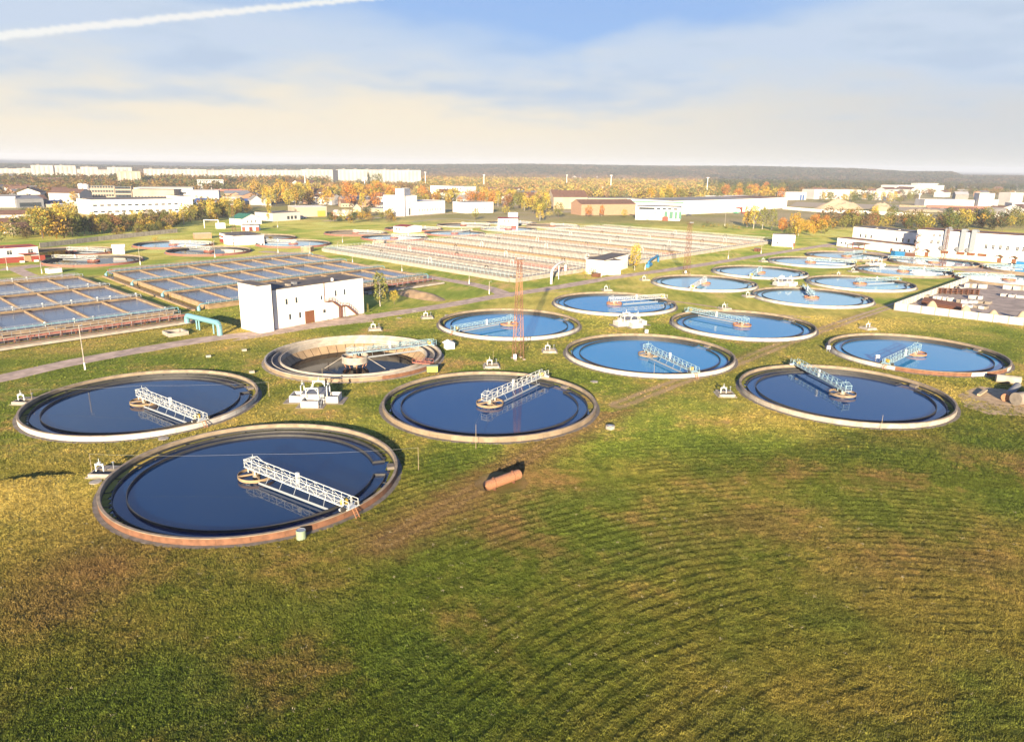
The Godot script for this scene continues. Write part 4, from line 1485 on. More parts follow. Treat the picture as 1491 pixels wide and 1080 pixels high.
	# ---- round settling tanks and their bridges
	var looks := {
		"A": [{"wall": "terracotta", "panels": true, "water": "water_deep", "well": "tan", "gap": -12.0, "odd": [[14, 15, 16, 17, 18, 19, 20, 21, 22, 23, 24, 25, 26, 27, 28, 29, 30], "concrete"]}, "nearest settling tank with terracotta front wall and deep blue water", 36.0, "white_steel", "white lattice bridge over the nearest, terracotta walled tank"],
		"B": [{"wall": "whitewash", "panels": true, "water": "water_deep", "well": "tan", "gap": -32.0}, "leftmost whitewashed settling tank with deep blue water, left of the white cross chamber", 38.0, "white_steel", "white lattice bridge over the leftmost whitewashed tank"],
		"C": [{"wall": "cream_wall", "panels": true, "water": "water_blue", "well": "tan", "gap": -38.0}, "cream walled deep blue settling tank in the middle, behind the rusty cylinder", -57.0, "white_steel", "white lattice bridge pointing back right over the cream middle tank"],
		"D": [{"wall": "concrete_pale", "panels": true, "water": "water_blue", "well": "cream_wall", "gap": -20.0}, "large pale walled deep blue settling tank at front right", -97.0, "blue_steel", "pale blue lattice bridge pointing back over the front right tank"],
		"E": [{"wall": "terracotta", "panels": true, "water": "water_sky_mid", "well": "rust_orange", "gap": -15.0, "odd": [[0, 1, 4, 7, 12, 13, 14, 15, 16, 17, 18, 19, 20, 21, 22, 23, 24, 25, 26, 27, 28, 29], "whitewash"]}, "settling tank with patchy orange and white wall at the right edge", 135.0, "blue_steel", "pale blue bridge over the patchy orange and white walled tank"],
		"F": [{"wall": "whitewash", "panels": true, "water": "water_sky_mid", "well": "cream_wall", "gap": -30.0}, "white walled blue settling tank right behind the dirt track, cream centre well", 71.0, "blue_steel", "pale bridge pointing forward right from a cream centre well"],
		"H": [{"wall": "whitewash", "panels": true, "water": "water_sky_mid", "well": "rust_orange", "gap": -28.0}, "blue settling tank standing behind the red lattice mast", 137.0, "blue_steel", "pale blue bridge ending at the tank behind the red lattice mast"],
		"I": [{"wall": "whitewash", "panels": true, "low": false, "water": "water_sky_mid", "well": "rust_orange", "gap": -10.0}, "blue settling tank between the road and the second white cross chamber", -24.0, "white_steel", "white bridge pointing right over the tank beside the road"],
		"J": [{"wall": "whitewash", "panels": true, "water": "water_sky_mid", "well": "rust_orange", "gap": -25.0}, "blue settling tank right of the second white cross chamber, before the dirt track", -128.0, "blue_steel", "pale blue bridge pointing back left right of the second cross chamber"],
		"K": [{"wall": "whitewash", "water": "water_sky_pale", "well": "rust_orange"}, "pale blue settling tank in front of the third cross chamber", -76.0, "blue_steel", "pale blue bridge pointing straight back, in front of the third cross chamber"],
		"L": [{"wall": "whitewash", "water": "water_sky_pale", "well": "rust_orange"}, "pale blue settling tank crossed by the reflection of the second mast", 116.0, "white_steel", "white bridge pointing forward left beside the second mast"],
		"M": [{"wall": "whitewash", "water": "water_sky_pale", "well": "rust_orange"}, "pale blue settling tank left of and behind the third cross chamber", 117.0, "blue_steel", "pale bridge pointing forward left behind the third cross chamber"],
		"N": [{"wall": "whitewash", "water": "water_sky_pale", "well": "rust_orange"}, "pale blue settling tank left of the shadowed yard wall", -19.0, "blue_steel", "pale blue bridge pointing right beside the shadowed yard wall"],
		"O": [{"wall": "whitewash", "water": "water_sky_pale", "well": "rust_orange"}, "pale blue settling tank in front of the fourth cross chamber, to its left", 20.0, "blue_steel", "short looking pale bridge on the tank left of the fourth cross chamber"],
		"P": [{"wall": "cream_wall", "water": "water_sky_pale", "well": "rust_orange"}, "pale settling tank at the foot of the third mast", 10.0, "blue_steel", "pale bridge on the tank at the foot of the third mast"],
		"Q": [{"wall": "cream_wall", "water": "water_sky_pale", "well": "rust_orange"}, "farthest pale settling tank beside the white annex of the long works building", -40.0, "blue_steel", "pale blue bridge on the tank nearest the white annex"],
		"R": [{"wall": "cream_wall", "water": "water_sky_pale", "well": "rust_orange"}, "settling tank mirroring the white works building, left of the third mast", -150.0, "blue_steel", "pale bridge on the tank that mirrors the white works building"],
		"S": [{"wall": "cream_wall", "water": "water_sky_pale", "well": "rust_orange"}, "settling tank cut by the right picture edge, behind the yard", -170.0, "blue_steel", "pale blue bridge on the tank cut by the right edge behind the yard"],
		"T": [{"wall": "cream_wall", "water": "water_sky_pale", "well": "rust_orange"}, "settling tank against the back of the concrete yard", -165.0, "blue_steel", "pale blue bridge end on the tank at the back of the concrete yard"],
	}
	for k in looks:
		var s: Array = looks[k]
		round_tank(centres[k], s[1], s[0])
		bridge(centres[k], s[2], s[4], s[3])
	drained_tank(centres["G"], "drained settling tank with dark sludge and sloping tan panels")
	bridge(centres["G"], -31.0, "blue lattice bridge over the drained dark tank", "blue_steel")

	var firsts := {
		"a": ["water_dark", "dark first tank half hidden behind the left pump house", 10.0], "b": ["water_dark", "dark pink walled first tank right of the left pump house", -170.0], "c": ["water_sky_pale", "shining pale first tank before the left tree belt", 0.0], "d": ["water_dark", "dark pink walled first tank left of the dark roofed pump house", -150.0],
		"e": ["water_dark", "dark first tank behind the dark roofed pump house", 150.0], "f": ["water_sky_pale", "pale pink walled first tank right of the dark roofed pump house", 190.0], "g": ["dirt", "dry brown first tank on the middle grass", 20.0], "h": ["water_sky_pale", "pale pink walled first tank in front of the red roofed pump house", -20.0],
		"i": ["water_sky_pale", "pale first tank right of the red roofed pump house", -60.0], "j": ["water_dark", "first tank hidden behind the red roofed pump house", 20.0], "k": ["water_dark", "far white walled first tank left of the far pump house", 10.0], "l": ["water_sky_pale", "pale white walled first tank before the far pump house", 160.0],
		"m": ["dirt", "dry brown white walled first tank at the back of the long basins", 30.0], "n": ["water_sky_pale", "farthest first tank behind the far pump house", 40.0],
	}
	for k in firsts:
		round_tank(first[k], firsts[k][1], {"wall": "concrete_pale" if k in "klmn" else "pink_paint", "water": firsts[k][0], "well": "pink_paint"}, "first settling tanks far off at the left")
		bridge(first[k], firsts[k][2], "bridge over the " + firsts[k][1].replace("first tank", "tank"), "white_steel")

	chamber(Vector3(-38.1, 0, -136.1), 0.0, "nearest white cross-shaped chamber, in front of the drained tank")
	chamber(Vector3(34.5, 0, -211.9), 0.35, "second white cross-shaped chamber, in the middle between four blue tanks")
	chamber(Vector3(109.3, 0, -294.1), 0.3, "third white cross-shaped chamber, between pale blue tanks")
	chamber(Vector3(177.3, 0, -360.9), 0.3, "farthest white cross-shaped chamber, before the works building")
	for q in [[Vector3(-59.8, 0, -99.9), 0.0, "valve pit left of the nearest terracotta tank"], [Vector3(-92.4, 0, -132.4), 0.0, "valve pit at the left edge beside the whitewashed tank"], [Vector3(-4.7, 0, -162.9), 0.1, "valve pit behind the cream middle tank"], [Vector3(9.3, 0, -178.0), 0.0, "valve pit right of the red lattice mast"],
		[Vector3(43.7, 0, -143.5), 0.0, "valve pit beside the dirt track, left of the front right tank"], [Vector3(-38.4, 0, -200.5), 0.2, "valve pit behind the drained tank by the road"], [Vector3(-25.8, 0, -217.9), 0.2, "valve pit left of the tank behind the red mast"], [Vector3(35.3, 0, -274.2), 0.2, "valve pit between the road and a blue tank"],
		[Vector3(70.1, 0, -239.5), 0.2, "valve pit behind the tank right of the second cross chamber"], [Vector3(85.6, 0, -264.7), 0.2, "valve pit in front of the third cross chamber"], [Vector3(54.3, 0, -302.0), 0.2, "valve pit beside the road, left of the pale blue tanks"], [Vector3(104.2, 0, -210.8), 0.3, "valve pit behind the patchy orange and white tank"],
		[Vector3(125.9, 0, -371.4), 0.2, "small valve pit by the road near the far tanks"], [Vector3(155.8, 0, -336.8), 0.2, "small valve pit between the far pale tanks"], [Vector3(143.1, 0, -322.5), 0.2, "valve pit by the shadowed yard wall"]]:
		valve_pit(q[0], q[1], q[2])

	# ---- poles, masts and cables
	pole(Vector3(-94.2, 0, -155.8), 10.0, "tall concrete light pole by the road before the left basins", "light poles along the plant roads")
	pole(Vector3(-210.7, 0, -305.0), 9.5, "light pole before the red and white pump house at left", "light poles along the plant roads")
	pole(Vector3(-191.8, 0, -297.6), 10.8, "light pole at the corner of the left pump house", "light poles along the plant roads")
	pole(Vector3(-166.6, 0, -327.8), 7.8, "light pole right of the dark left tanks", "light poles along the plant roads")
	pole(Vector3(-144.8, 0, -357.1), 8.2, "light pole before the dark roofed pump house", "light poles along the plant roads")
	pole(Vector3(-121.5, 0, -380.6), 4.6, "light pole beside the pale left tank", "light poles along the plant roads")
	pole(Vector3(-103.2, 0, -373.6), 6.2, "light pole at the end of the middle basins", "light poles along the plant roads")
	pole(Vector3(-75.1, 0, -343.2), 4.0, "light pole by the branch road behind the white building", "light poles along the plant roads")
	pole(Vector3(-101.0, 0, -436.9), 4.0, "light pole on the grass before the drained first tank", "light poles along the plant roads")
	pole(Vector3(-95.8, 0, -402.3), 3.5, "light pole at the corner of the long basins", "light poles along the plant roads")
	pole(Vector3(-47.9, 0, -315.2), 3.9, "light pole between the two basin fields", "light poles along the plant roads")
	pole(Vector3(-17.2, 0, -285.5), 4.6, "light pole on the branch road near the junction", "light poles along the plant roads")
	pole(Vector3(-8.6, 0, -262.9), 4.6, "light pole at the road junction", "light poles along the plant roads")
	pole(Vector3(37.1, 0, -310.1), 5.5, "light pole before the white hall", "light poles along the plant roads")
	pole(Vector3(60.0, 0, -334.9), 3.6, "light pole right of the yellow birch", "light poles along the plant roads")
	pole(Vector3(111.1, 0, -382.0), 4.3, "light pole on the road by the pale tanks", "light poles along the plant roads")
	pole(Vector3(136.9, 0, -409.2), 4.5, "light pole on the road left of the small white cube", "light poles along the plant roads")
	pole(Vector3(163.9, 0, -435.2), 4.2, "light pole at the small white cube", "light poles along the plant roads")
	pole(Vector3(-80.0, 0, -421.0), 3.0, "light pole at the far end of the long basins", "light poles along the plant roads")
	pole(Vector3(172.4, 0, -611.0), 11.0, "tall light pole in the green strip", "light poles along the plant roads")
	pole(Vector3(-170.3, 0, -536.7), 6.3, "light pole by the garage", "light poles along the plant roads")
	pole(Vector3(-13.9, 0, -102.7), 3.7, "slim post right of the nearest tank", "slim posts by the tanks", 0.04, "sand", false)
	pole(Vector3(-61.2, 0, -99.2), 3.4, "slim post at the valve pit of the nearest tank", "slim posts by the tanks", 0.04, "sand", false)
	pole(Vector3(-5.7, 0, -111.7), 4.3, "slim post before the cream middle tank", "slim posts by the tanks", 0.04, "sand", false)
	pole(Vector3(-47.8, 0, -137.9), 3.1, "slim post between the two left tanks and the chamber", "slim posts by the tanks", 0.04, "sand", false)
	pole(Vector3(-91.3, 0, -132.8), 2.5, "slim post left of the leftmost tank", "slim posts by the tanks", 0.04, "sand", false)
	pole(Vector3(66.0, 0, -123.7), 2.8, "slim post before the front right tank", "slim posts by the tanks", 0.04, "sand", false)
	pole(Vector3(31.3, 0, -155.8), 3.4, "slim reddish post before the tank with the cream well", "slim posts by the tanks", 0.04, "sand", false)
	pole(Vector3(-4.4, 0, -164.7), 3.4, "slim post at the valve pit behind the middle tank", "slim posts by the tanks", 0.04, "sand", false)
	pole(Vector3(-39.2, 0, -145.8), 3.8, "slim post behind the nearest cross chamber", "slim posts by the tanks", 0.04, "sand", false)
	lattice_mast(Vector3(1.4, 0, -170.3), 23.5, 2.2, 0.8, "red and white lattice mast standing between the tanks", "mast_red", "rust_orange", 0.055)
	lattice_mast(Vector3(76.2, 0, -323.3), 21.6, 2.2, 1.3, "rusty lattice mast beside the road, behind the pale blue tanks", "rust", "mast_red", 0.06)
	lattice_mast(Vector3(201.4, 0, -346.1), 19.4, 2.0, 0.8, "thin rusty lattice mast before the white works building", "rust", "rust", 0.07)
	lattice_mast(Vector3(-181.0, 0, -480.7), 18.1, 2.4, 0.8, "thin dark lattice mast behind the red and white pump house", "rust", "rust", 0.09)
	var ca: Vector3 = centres["A"]
	var cb: Vector3 = centres["B"]
	cable([Vector3(-61.2, 3.4, -99.2), ca + Vector3(-0.5, 3.4, -0.4), Vector3(-13.9, 3.7, -102.7)], "thin cable spanning the nearest tank from post to post")
	cable([Vector3(-91.3, 2.5, -132.8), cb + Vector3(-0.5, 3.4, -0.4), Vector3(-47.8, 3.1, -137.9)], "thin cable spanning the leftmost tank")
	cable([Vector3(-5.7, 4.3, -111.7), centres["C"] + Vector3(-0.3, 3.4, -0.4)], "thin cable from a post to the bridge of the cream middle tank")

	# ---- basins
	var bo: Vector3 = Vector3(-101.7, 0, -216.4)
	var left := basin("three rows of tan aeration basins at the left edge with grey railings", bo, Vector3(-21.83, 0, -21.6), Vector3(-7.2, 0, 7.93), 3, 8, false)
	gallery(left, Vector3.ZERO, Vector3(21.8, 0, 21.6), Vector3(-7.2, 0, 7.93) * 8.0, false)
	gallery(left, Vector3(-21.83, 0, -21.6) * 3.0, Vector3(-21.8, 0, -21.6), Vector3(-7.2, 0, 7.93) * 8.0, true)
	var mo: Vector3 = Vector3(-95.6, 0, -226.7)
	var mid := basin("tan aeration basins with pale blue air pipes behind the white block building", mo, Vector3(-21.57, 0, -22.33), Vector3(6.55, 0, -7.72), 3, 9, true)
	gallery(mid, Vector3(-21.57, 0, -22.33) * 3.0, Vector3(-21.57, 0, -22.33), Vector3(6.55, 0, -7.72) * 9.0, true)
	gallery(mid, Vector3(6.55, 0, -7.72) * 5.2, Vector3(21.57, 0, 22.33), Vector3(6.55, 0, -7.72) * 3.6, false)
	var lm := MB.new()
	lm.beam(Vector3(-3.2, 0.25, 3.0), Vector3(-67.5, 0.25, -64.0), 0.8, 0.6)
	put("canal_wall", lm.mesh(), mats.tan, mid)
	lm = MB.new()
	lm.beam(Vector3(-1.8, 0.06, 1.6), Vector3(-66.0, 0.06, -65.4), 2.2, 0.14)
	put("canal_water", lm.mesh(), mats.water_dark, mid)
	long_basins()
	var pit := thing("pit", "open square concrete pit at the corner of the left basins", "pit", Vector3(-90.0, 0, -191.2), 0.75)
	var pm := MB.new()
	for s in [-2.3, 2.3]:
		pm.box(Vector3(s, 0, 0), Vector3(0.5, 1.0, 5.0))
		pm.box(Vector3(0, 0, s), Vector3(4.1, 1.0, 0.5))
	put("pit_wall", pm.mesh(), mats.concrete_pale, pit)
	pm = MB.new()
	pm.box(Vector3.ZERO, Vector3(4.1, 0.08, 4.1))
	put("pit_floor", pm.mesh(), mats.water_dark, pit)
	# spoil heap at the end of the middle basins
	heap("tan spoil heap between the birch and the road", "spoil heap", Vector3(-32.7, 0, -256.4), 13.0, 5.0, 2.2, "tan", -0.8)

	# ---- big pipes
	var bp := thing("overground_pipe", "thick pale blue pipe bending down beside the white block building", "pipe", Vector3(-78.1, 0, -191.1))
	var pe: Vector3 = Vector3(-90.9, 3.3, -200.8) - bp.position
	pm = MB.new()
	var pd := Vector3(pe.x, 0, pe.z).normalized()
	var bend := []
	bend.append(Vector3(0, -0.1, 0))
	for k in 7:
		var a := PI / 2.0 * k / 6.0
		bend.append(Vector3(0, 2.1, 0) + pd * (1.2 - 1.2 * cos(a)) + Vector3(0, 1.2 * sin(a), 0))
	bend.append(Vector3(pe.x, 3.3, pe.z) - pd * 1.0)
	for k in 5:
		var a := PI / 2.0 * (k + 1) / 5.0
		bend.append(Vector3(pe.x, 3.3, pe.z) + pd * (-1.0 + 1.0 * sin(a)) - Vector3(0, 1.0 - 1.0 * cos(a), 0))
	bend.append(Vector3(pe.x, 1.2, pe.z))
	pm.pipe(bend, 0.72, 18)
	put("pipe", pm.mesh(), mats.blue_pipe, bp)
	for f: float in [0.18, 0.62, 0.7]:
		pm = MB.new()
		var q: Vector3 = Vector3(pe.x, 0, pe.z) * f
		pm.tube(q, q + Vector3(0, 2.7, 0), 0.22, 0.22, 8)
		put("support", pm.mesh(), mats.blue_pipe, bp)
	var wp := thing("pipe_arch", "white pipe arch at the near corner of the long basins", "pipe", Vector3(15.0, 0, -288.5))
	pm = MB.new()
	var arch := [Vector3(0, -0.1, 0)]
	var wq: Vector3 = Vector3(22.3, 0, -314.8) - wp.position
	for k in 11:
		var a := PI * k / 10.0
		arch.append(wq * (0.5 - 0.5 * cos(a)) + Vector3(0, 4.2 + 2.2 * sin(a), 0))
	arch.append(wq + Vector3(0, 1.0, 0))
	pm.pipe(arch, 0.45, 12)
	put("pipe", pm.mesh(), mats.white_wall, wp)
	pm = MB.new()
	pm.beam(Vector3(0, 0, 0) + wq * 0.5, wq * 0.5 + Vector3(0, 6.0, 0), 0.25, 0.25)
	put("support", pm.mesh(), mats.white_wall, wp)
	var bb := thing("overground_pipe", "bright blue pipe bend beside the yellow birch", "pipe", Vector3(63.0, 0, -343.7))
	pm = MB.new()
	var bq: Vector3 = Vector3(70.7, 0, -362.5) - bb.position
	pm.pipe([Vector3(0, -0.1, 0), Vector3(0, 2.2, 0), bq * 0.25 + Vector3(0, 3.0, 0), bq + Vector3(0, 3.4, 0), bq * 1.1 + Vector3(0, 2.8, 0), bq * 1.12], 0.5, 10)
	put("pipe", pm.mesh(), mats.bright_blue, bb)
	pm = MB.new()
	pm.tube(Vector3(0, 0.8, 0) + bq * -0.1, Vector3(0, 0.8, 0) + bq * 0.25, 1.0, 1.0, 12)
	put("valve_housing", pm.mesh(), mats.bright_blue, bb)

	# ---- objects on the field
	var cy: Vector3 = Vector3(-3.6, 0, -95.3)
	var cz: Vector3 = Vector3(1.4, 0, -100.0)
	var cyl := thing("storage_cylinder", "rusty orange steel cylinder lying on the mown grass", "steel tank", (cy + cz) / 2.0, -atan2(cz.z - cy.z, cz.x - cy.x))
	pm = MB.new()
	var half := cy.distance_to(cz) / 2.0 - 0.35
	pm.tube(Vector3(-half, 0.92, 0), Vector3(half, 0.92, 0), 0.74, 0.74, 28, false)
	put("shell", pm.mesh(), mats.rust_orange, cyl)
	pm = MB.new()
	for s in [-1.0, 1.0]:
		for k in 4:
			var r0 := 0.74 * cos(PI / 2 * k / 4.0)
			var r1 := 0.74 * cos(PI / 2 * (k + 1) / 4.0)
			pm.tube(Vector3(s * (half + 0.30 * sin(PI / 2 * k / 4.0)), 0.92, 0), Vector3(s * (half + 0.30 * sin(PI / 2 * (k + 1) / 4.0)), 0.92, 0), r0, maxf(r1, 0.001), 28, false)
	put("dished_end", pm.mesh(), mats.rust_orange, cyl)
	for s in [-0.6, 0.6]:
		pm = MB.new()
		pm.box(Vector3(s * half, 0, 0), Vector3(0.25, 0.32, 1.0))
		put("saddle", pm.mesh(), mats.rust, cyl)
		pm = MB.new()
		pm.tube(Vector3(s * half, 1.6, 0), Vector3(s * half, 1.85, 0), 0.2, 0.2, 12)
		put("flange", pm.mesh(), mats.rust, cyl)
		pm = MB.new()
		pm.tube(Vector3(s * half - 0.03, 0.92, 0), Vector3(s * half + 0.03, 0.92, 0), 0.755, 0.755, 28)
		put("weld_band", pm.mesh(), mats.rust, cyl)
	var mh := thing("manhole", "raised white manhole ring on the field near the dirt track", "manhole", Vector3(17.5, 0, -122.4))
	pm = MB.new()
	pm.lathe([Vector2(0.82, -0.1), Vector2(0.82, 0.55), Vector2(0.78, 0.6), Vector2(0, 0.6)], 24)
	put("ring", pm.mesh(), mats.concrete_pale, mh)
	pm = MB.new()
	pm.lathe([Vector2(0.42, 0.6), Vector2(0.42, 0.68), Vector2(0, 0.7)], 20)
	put("lid", pm.mesh(), mats.grey_steel, mh)
	var ba := thing("barrel", "pale green barrel standing against the nearest tank wall", "barrel", Vector3(-25.6, 0, -81.3))
	pm = MB.new()
	pm.lathe([Vector2(0.58, 0), Vector2(0.6, 0.04), Vector2(0.6, 1.16), Vector2(0.57, 1.2)], 24)
	put("drum", pm.mesh(), mats.pale_green, ba)
	pm = MB.new()
	pm.lathe([Vector2(0.57, 1.2), Vector2(0.52, 1.2), Vector2(0.52, 1.16), Vector2(0, 1.16)], 24)
	put("lid", pm.mesh(), mats.grey_steel, ba)
	var lb := thing("wheeled_bin", "lime green box on wheels beside the drained tank", "bin", Vector3(-17.7, 0, -156.9), 0.15)
	pm = MB.new()
	pm.box(Vector3(0, 0.35, 0), Vector3(2.4, 1.3, 1.3))
	put("box", pm.mesh(), mats.lime_paint, lb)
	pm = MB.new()
	pm.box(Vector3(0, 1.65, 0), Vector3(2.5, 0.1, 1.4))
	put("lid", pm.mesh(), mats.pale_green, lb)
	for s in [[-0.9, -0.5], [0.9, -0.5], [-0.9, 0.5], [0.9, 0.5]]:
		pm = MB.new()
		pm.tube(Vector3(s[0], 0.22, s[1] - 0.08), Vector3(s[0], 0.22, s[1] + 0.08), 0.22, 0.22, 10)
		put("wheel", pm.mesh(), mats.tyre, lb)
	building("hut", "small white hut right of the drained tank", "hut", [Vector3(-16.6, 0, -178.6), Vector3(-14.5, 0, -179.5), 1.5], 1.8, {"wall": "white_wall", "roof": "white_wall", "gable": 0.5, "ridge_across": true})
	for q in [[Vector3(88.7, 0, -172.9), "white cabinet on legs behind the front right tank"], [Vector3(80.6, 0, -182.1), "small white cabinet beside the patchy orange and white tank"], [Vector3(37.0, 0, -198.4), "small white cabinet behind the tank with the cream well"]]:
		var cab := thing("cabinet", q[1], "cabinet", q[0])
		pm = MB.new()
		pm.box(Vector3(0, 0.7, 0), Vector3(0.9, 0.9, 0.45))
		put("box", pm.mesh(), mats.white_wall, cab)
		for s in [-0.35, 0.35]:
			pm = MB.new()
			pm.box(Vector3(s, 0, 0), Vector3(0.1, 0.7, 0.1))
			put("leg", pm.mesh(), mats.grey_steel, cab)
	var discs := [[Vector3(-57.8, 0, -114.4), "flat manhole cover between the two left tanks"], [Vector3(-59.5, 0, -96.9), "flat manhole cover in front of the valve pit by the nearest tank"], [Vector3(-71.9, 0, -168.0), "pale cover slab by the road left of the white block"], [Vector3(-65.7, 0, -174.4), "greenish manhole cover below the white block"], [Vector3(-57.1, 0, -154.9), "white concrete block left of the drained tank"], [Vector3(-31.3, 0, -229.5), "pale green manhole cover by the road"], [Vector3(-34.2, 0, -217.3), "manhole cover beside the footpath"], [Vector3(-20.2, 0, -222.5), "white cover slab behind the drained tank"], [Vector3(17.7, 0, -151.7), "pale slab sunk in the grass by the dirt track"], [Vector3(-26.6, 0, -157.6), "small rubble block beside the cream middle tank"]]
	for q in discs:
		var dm := MB.new()
		if "block" in q[1]:
			dm.box(Vector3.ZERO, Vector3(1.1, 0.5, 0.7), 0.5)
			solo("concrete_block", dm.mesh(), mats.concrete_pale, q[1], "block", q[0])
		else:
			dm.lathe([Vector2(0.85, -0.1), Vector2(0.83, 0.12), Vector2(0.5, 0.14), Vector2(0, 0.16)], 20)
			solo("manhole_cover", dm.mesh(), mats.concrete_pale, q[1], "manhole cover", q[0])
	# debris at the right edge
	var dp := thing("broken_pipe", "grey concrete pipe with a terracotta end lying on bare earth", "pipe", Vector3(99.9, 0, -142.0))
	var dq: Vector3 = Vector3(108.2, 0, -150.9) - dp.position
	pm = MB.new()
	pm.tube(Vector3(0, 0.75, 0), dq * 0.22 + Vector3(0, 0.75, 0), 0.78, 0.78, 20)
	put("pipe_end", pm.mesh(), mats.rust_orange, dp)
	pm = MB.new()
	pm.tube(dq * 0.22 + Vector3(0, 0.75, 0), dq + Vector3(0, 0.75, 0), 0.72, 0.72, 20)
	put("pipe", pm.mesh(), mats.grey_far, dp)
	pm = MB.new()
	pm.tube(Vector3(106.9, 0, -156.1) + Vector3(0, 0.9, 0), Vector3(111.1, 0, -154.2) + Vector3(0, 0.9, 0), 0.9, 0.9, 22)
	solo("concrete_pipe", pm.mesh(), mats.concrete_pale, "pale concrete pipe lying behind the terracotta ended pipe", "pipe")
	pm = MB.new()
	pm.beam(Vector3(96.4, 0, -145.0) + Vector3(0, 0.3, 0), Vector3(99.8, 0, -148.1) + Vector3(0, 0.5, 0), 0.6, 0.4)
	solo("plank", pm.mesh(), mats.sand, "pale beam lying on the grass beside the bare earth", "beam")
	pm = MB.new()
	pm.tube(Vector3(100.1, 0, -139.3) + Vector3(0, 1.3, 0), Vector3(109.4, 0, -142.4) + Vector3(0, 1.3, 0), 1.3, 1.3, 22)
	solo("concrete_pipe", pm.mesh(), mats.concrete, "big grey concrete pipe cut by the right picture edge", "pipe")

	buildings()
	yard()
	town()
	plant_trees()
	build_grass()


func heap(label: String, cat: String, at: Vector3, rx: float, rz: float, h: float, paint: String, turn: float) -> void:
	var m := MB.new()
	var f := func(u: float, v: float) -> Vector3:
		var x := cos(v) * u
		var z := sin(v) * u
		var y := h * pow(maxf(0.0, 1.0 - u * u), 1.3) * (1.0 + 0.45 * n_mid.get_noise_2d(x * rx * 1.3 + at.x, z * rz * 1.3 + at.z)) - 0.05
		return Vector3(x * rx, y, z * rz)
	for i in 8:
		for j in 28:
			var p := [f.call(i / 8.0, TAU * j / 28), f.call(i / 8.0, TAU * (j + 1) / 28), f.call((i + 1) / 8.0, TAU * (j + 1) / 28), f.call((i + 1) / 8.0, TAU * j / 28)]
			m.quad(p[0], p[1], p[2], p[3], Vector3.UP)
	solo(cat.replace(" ", "_"), m.mesh(), mats[paint], label, cat, at, turn)


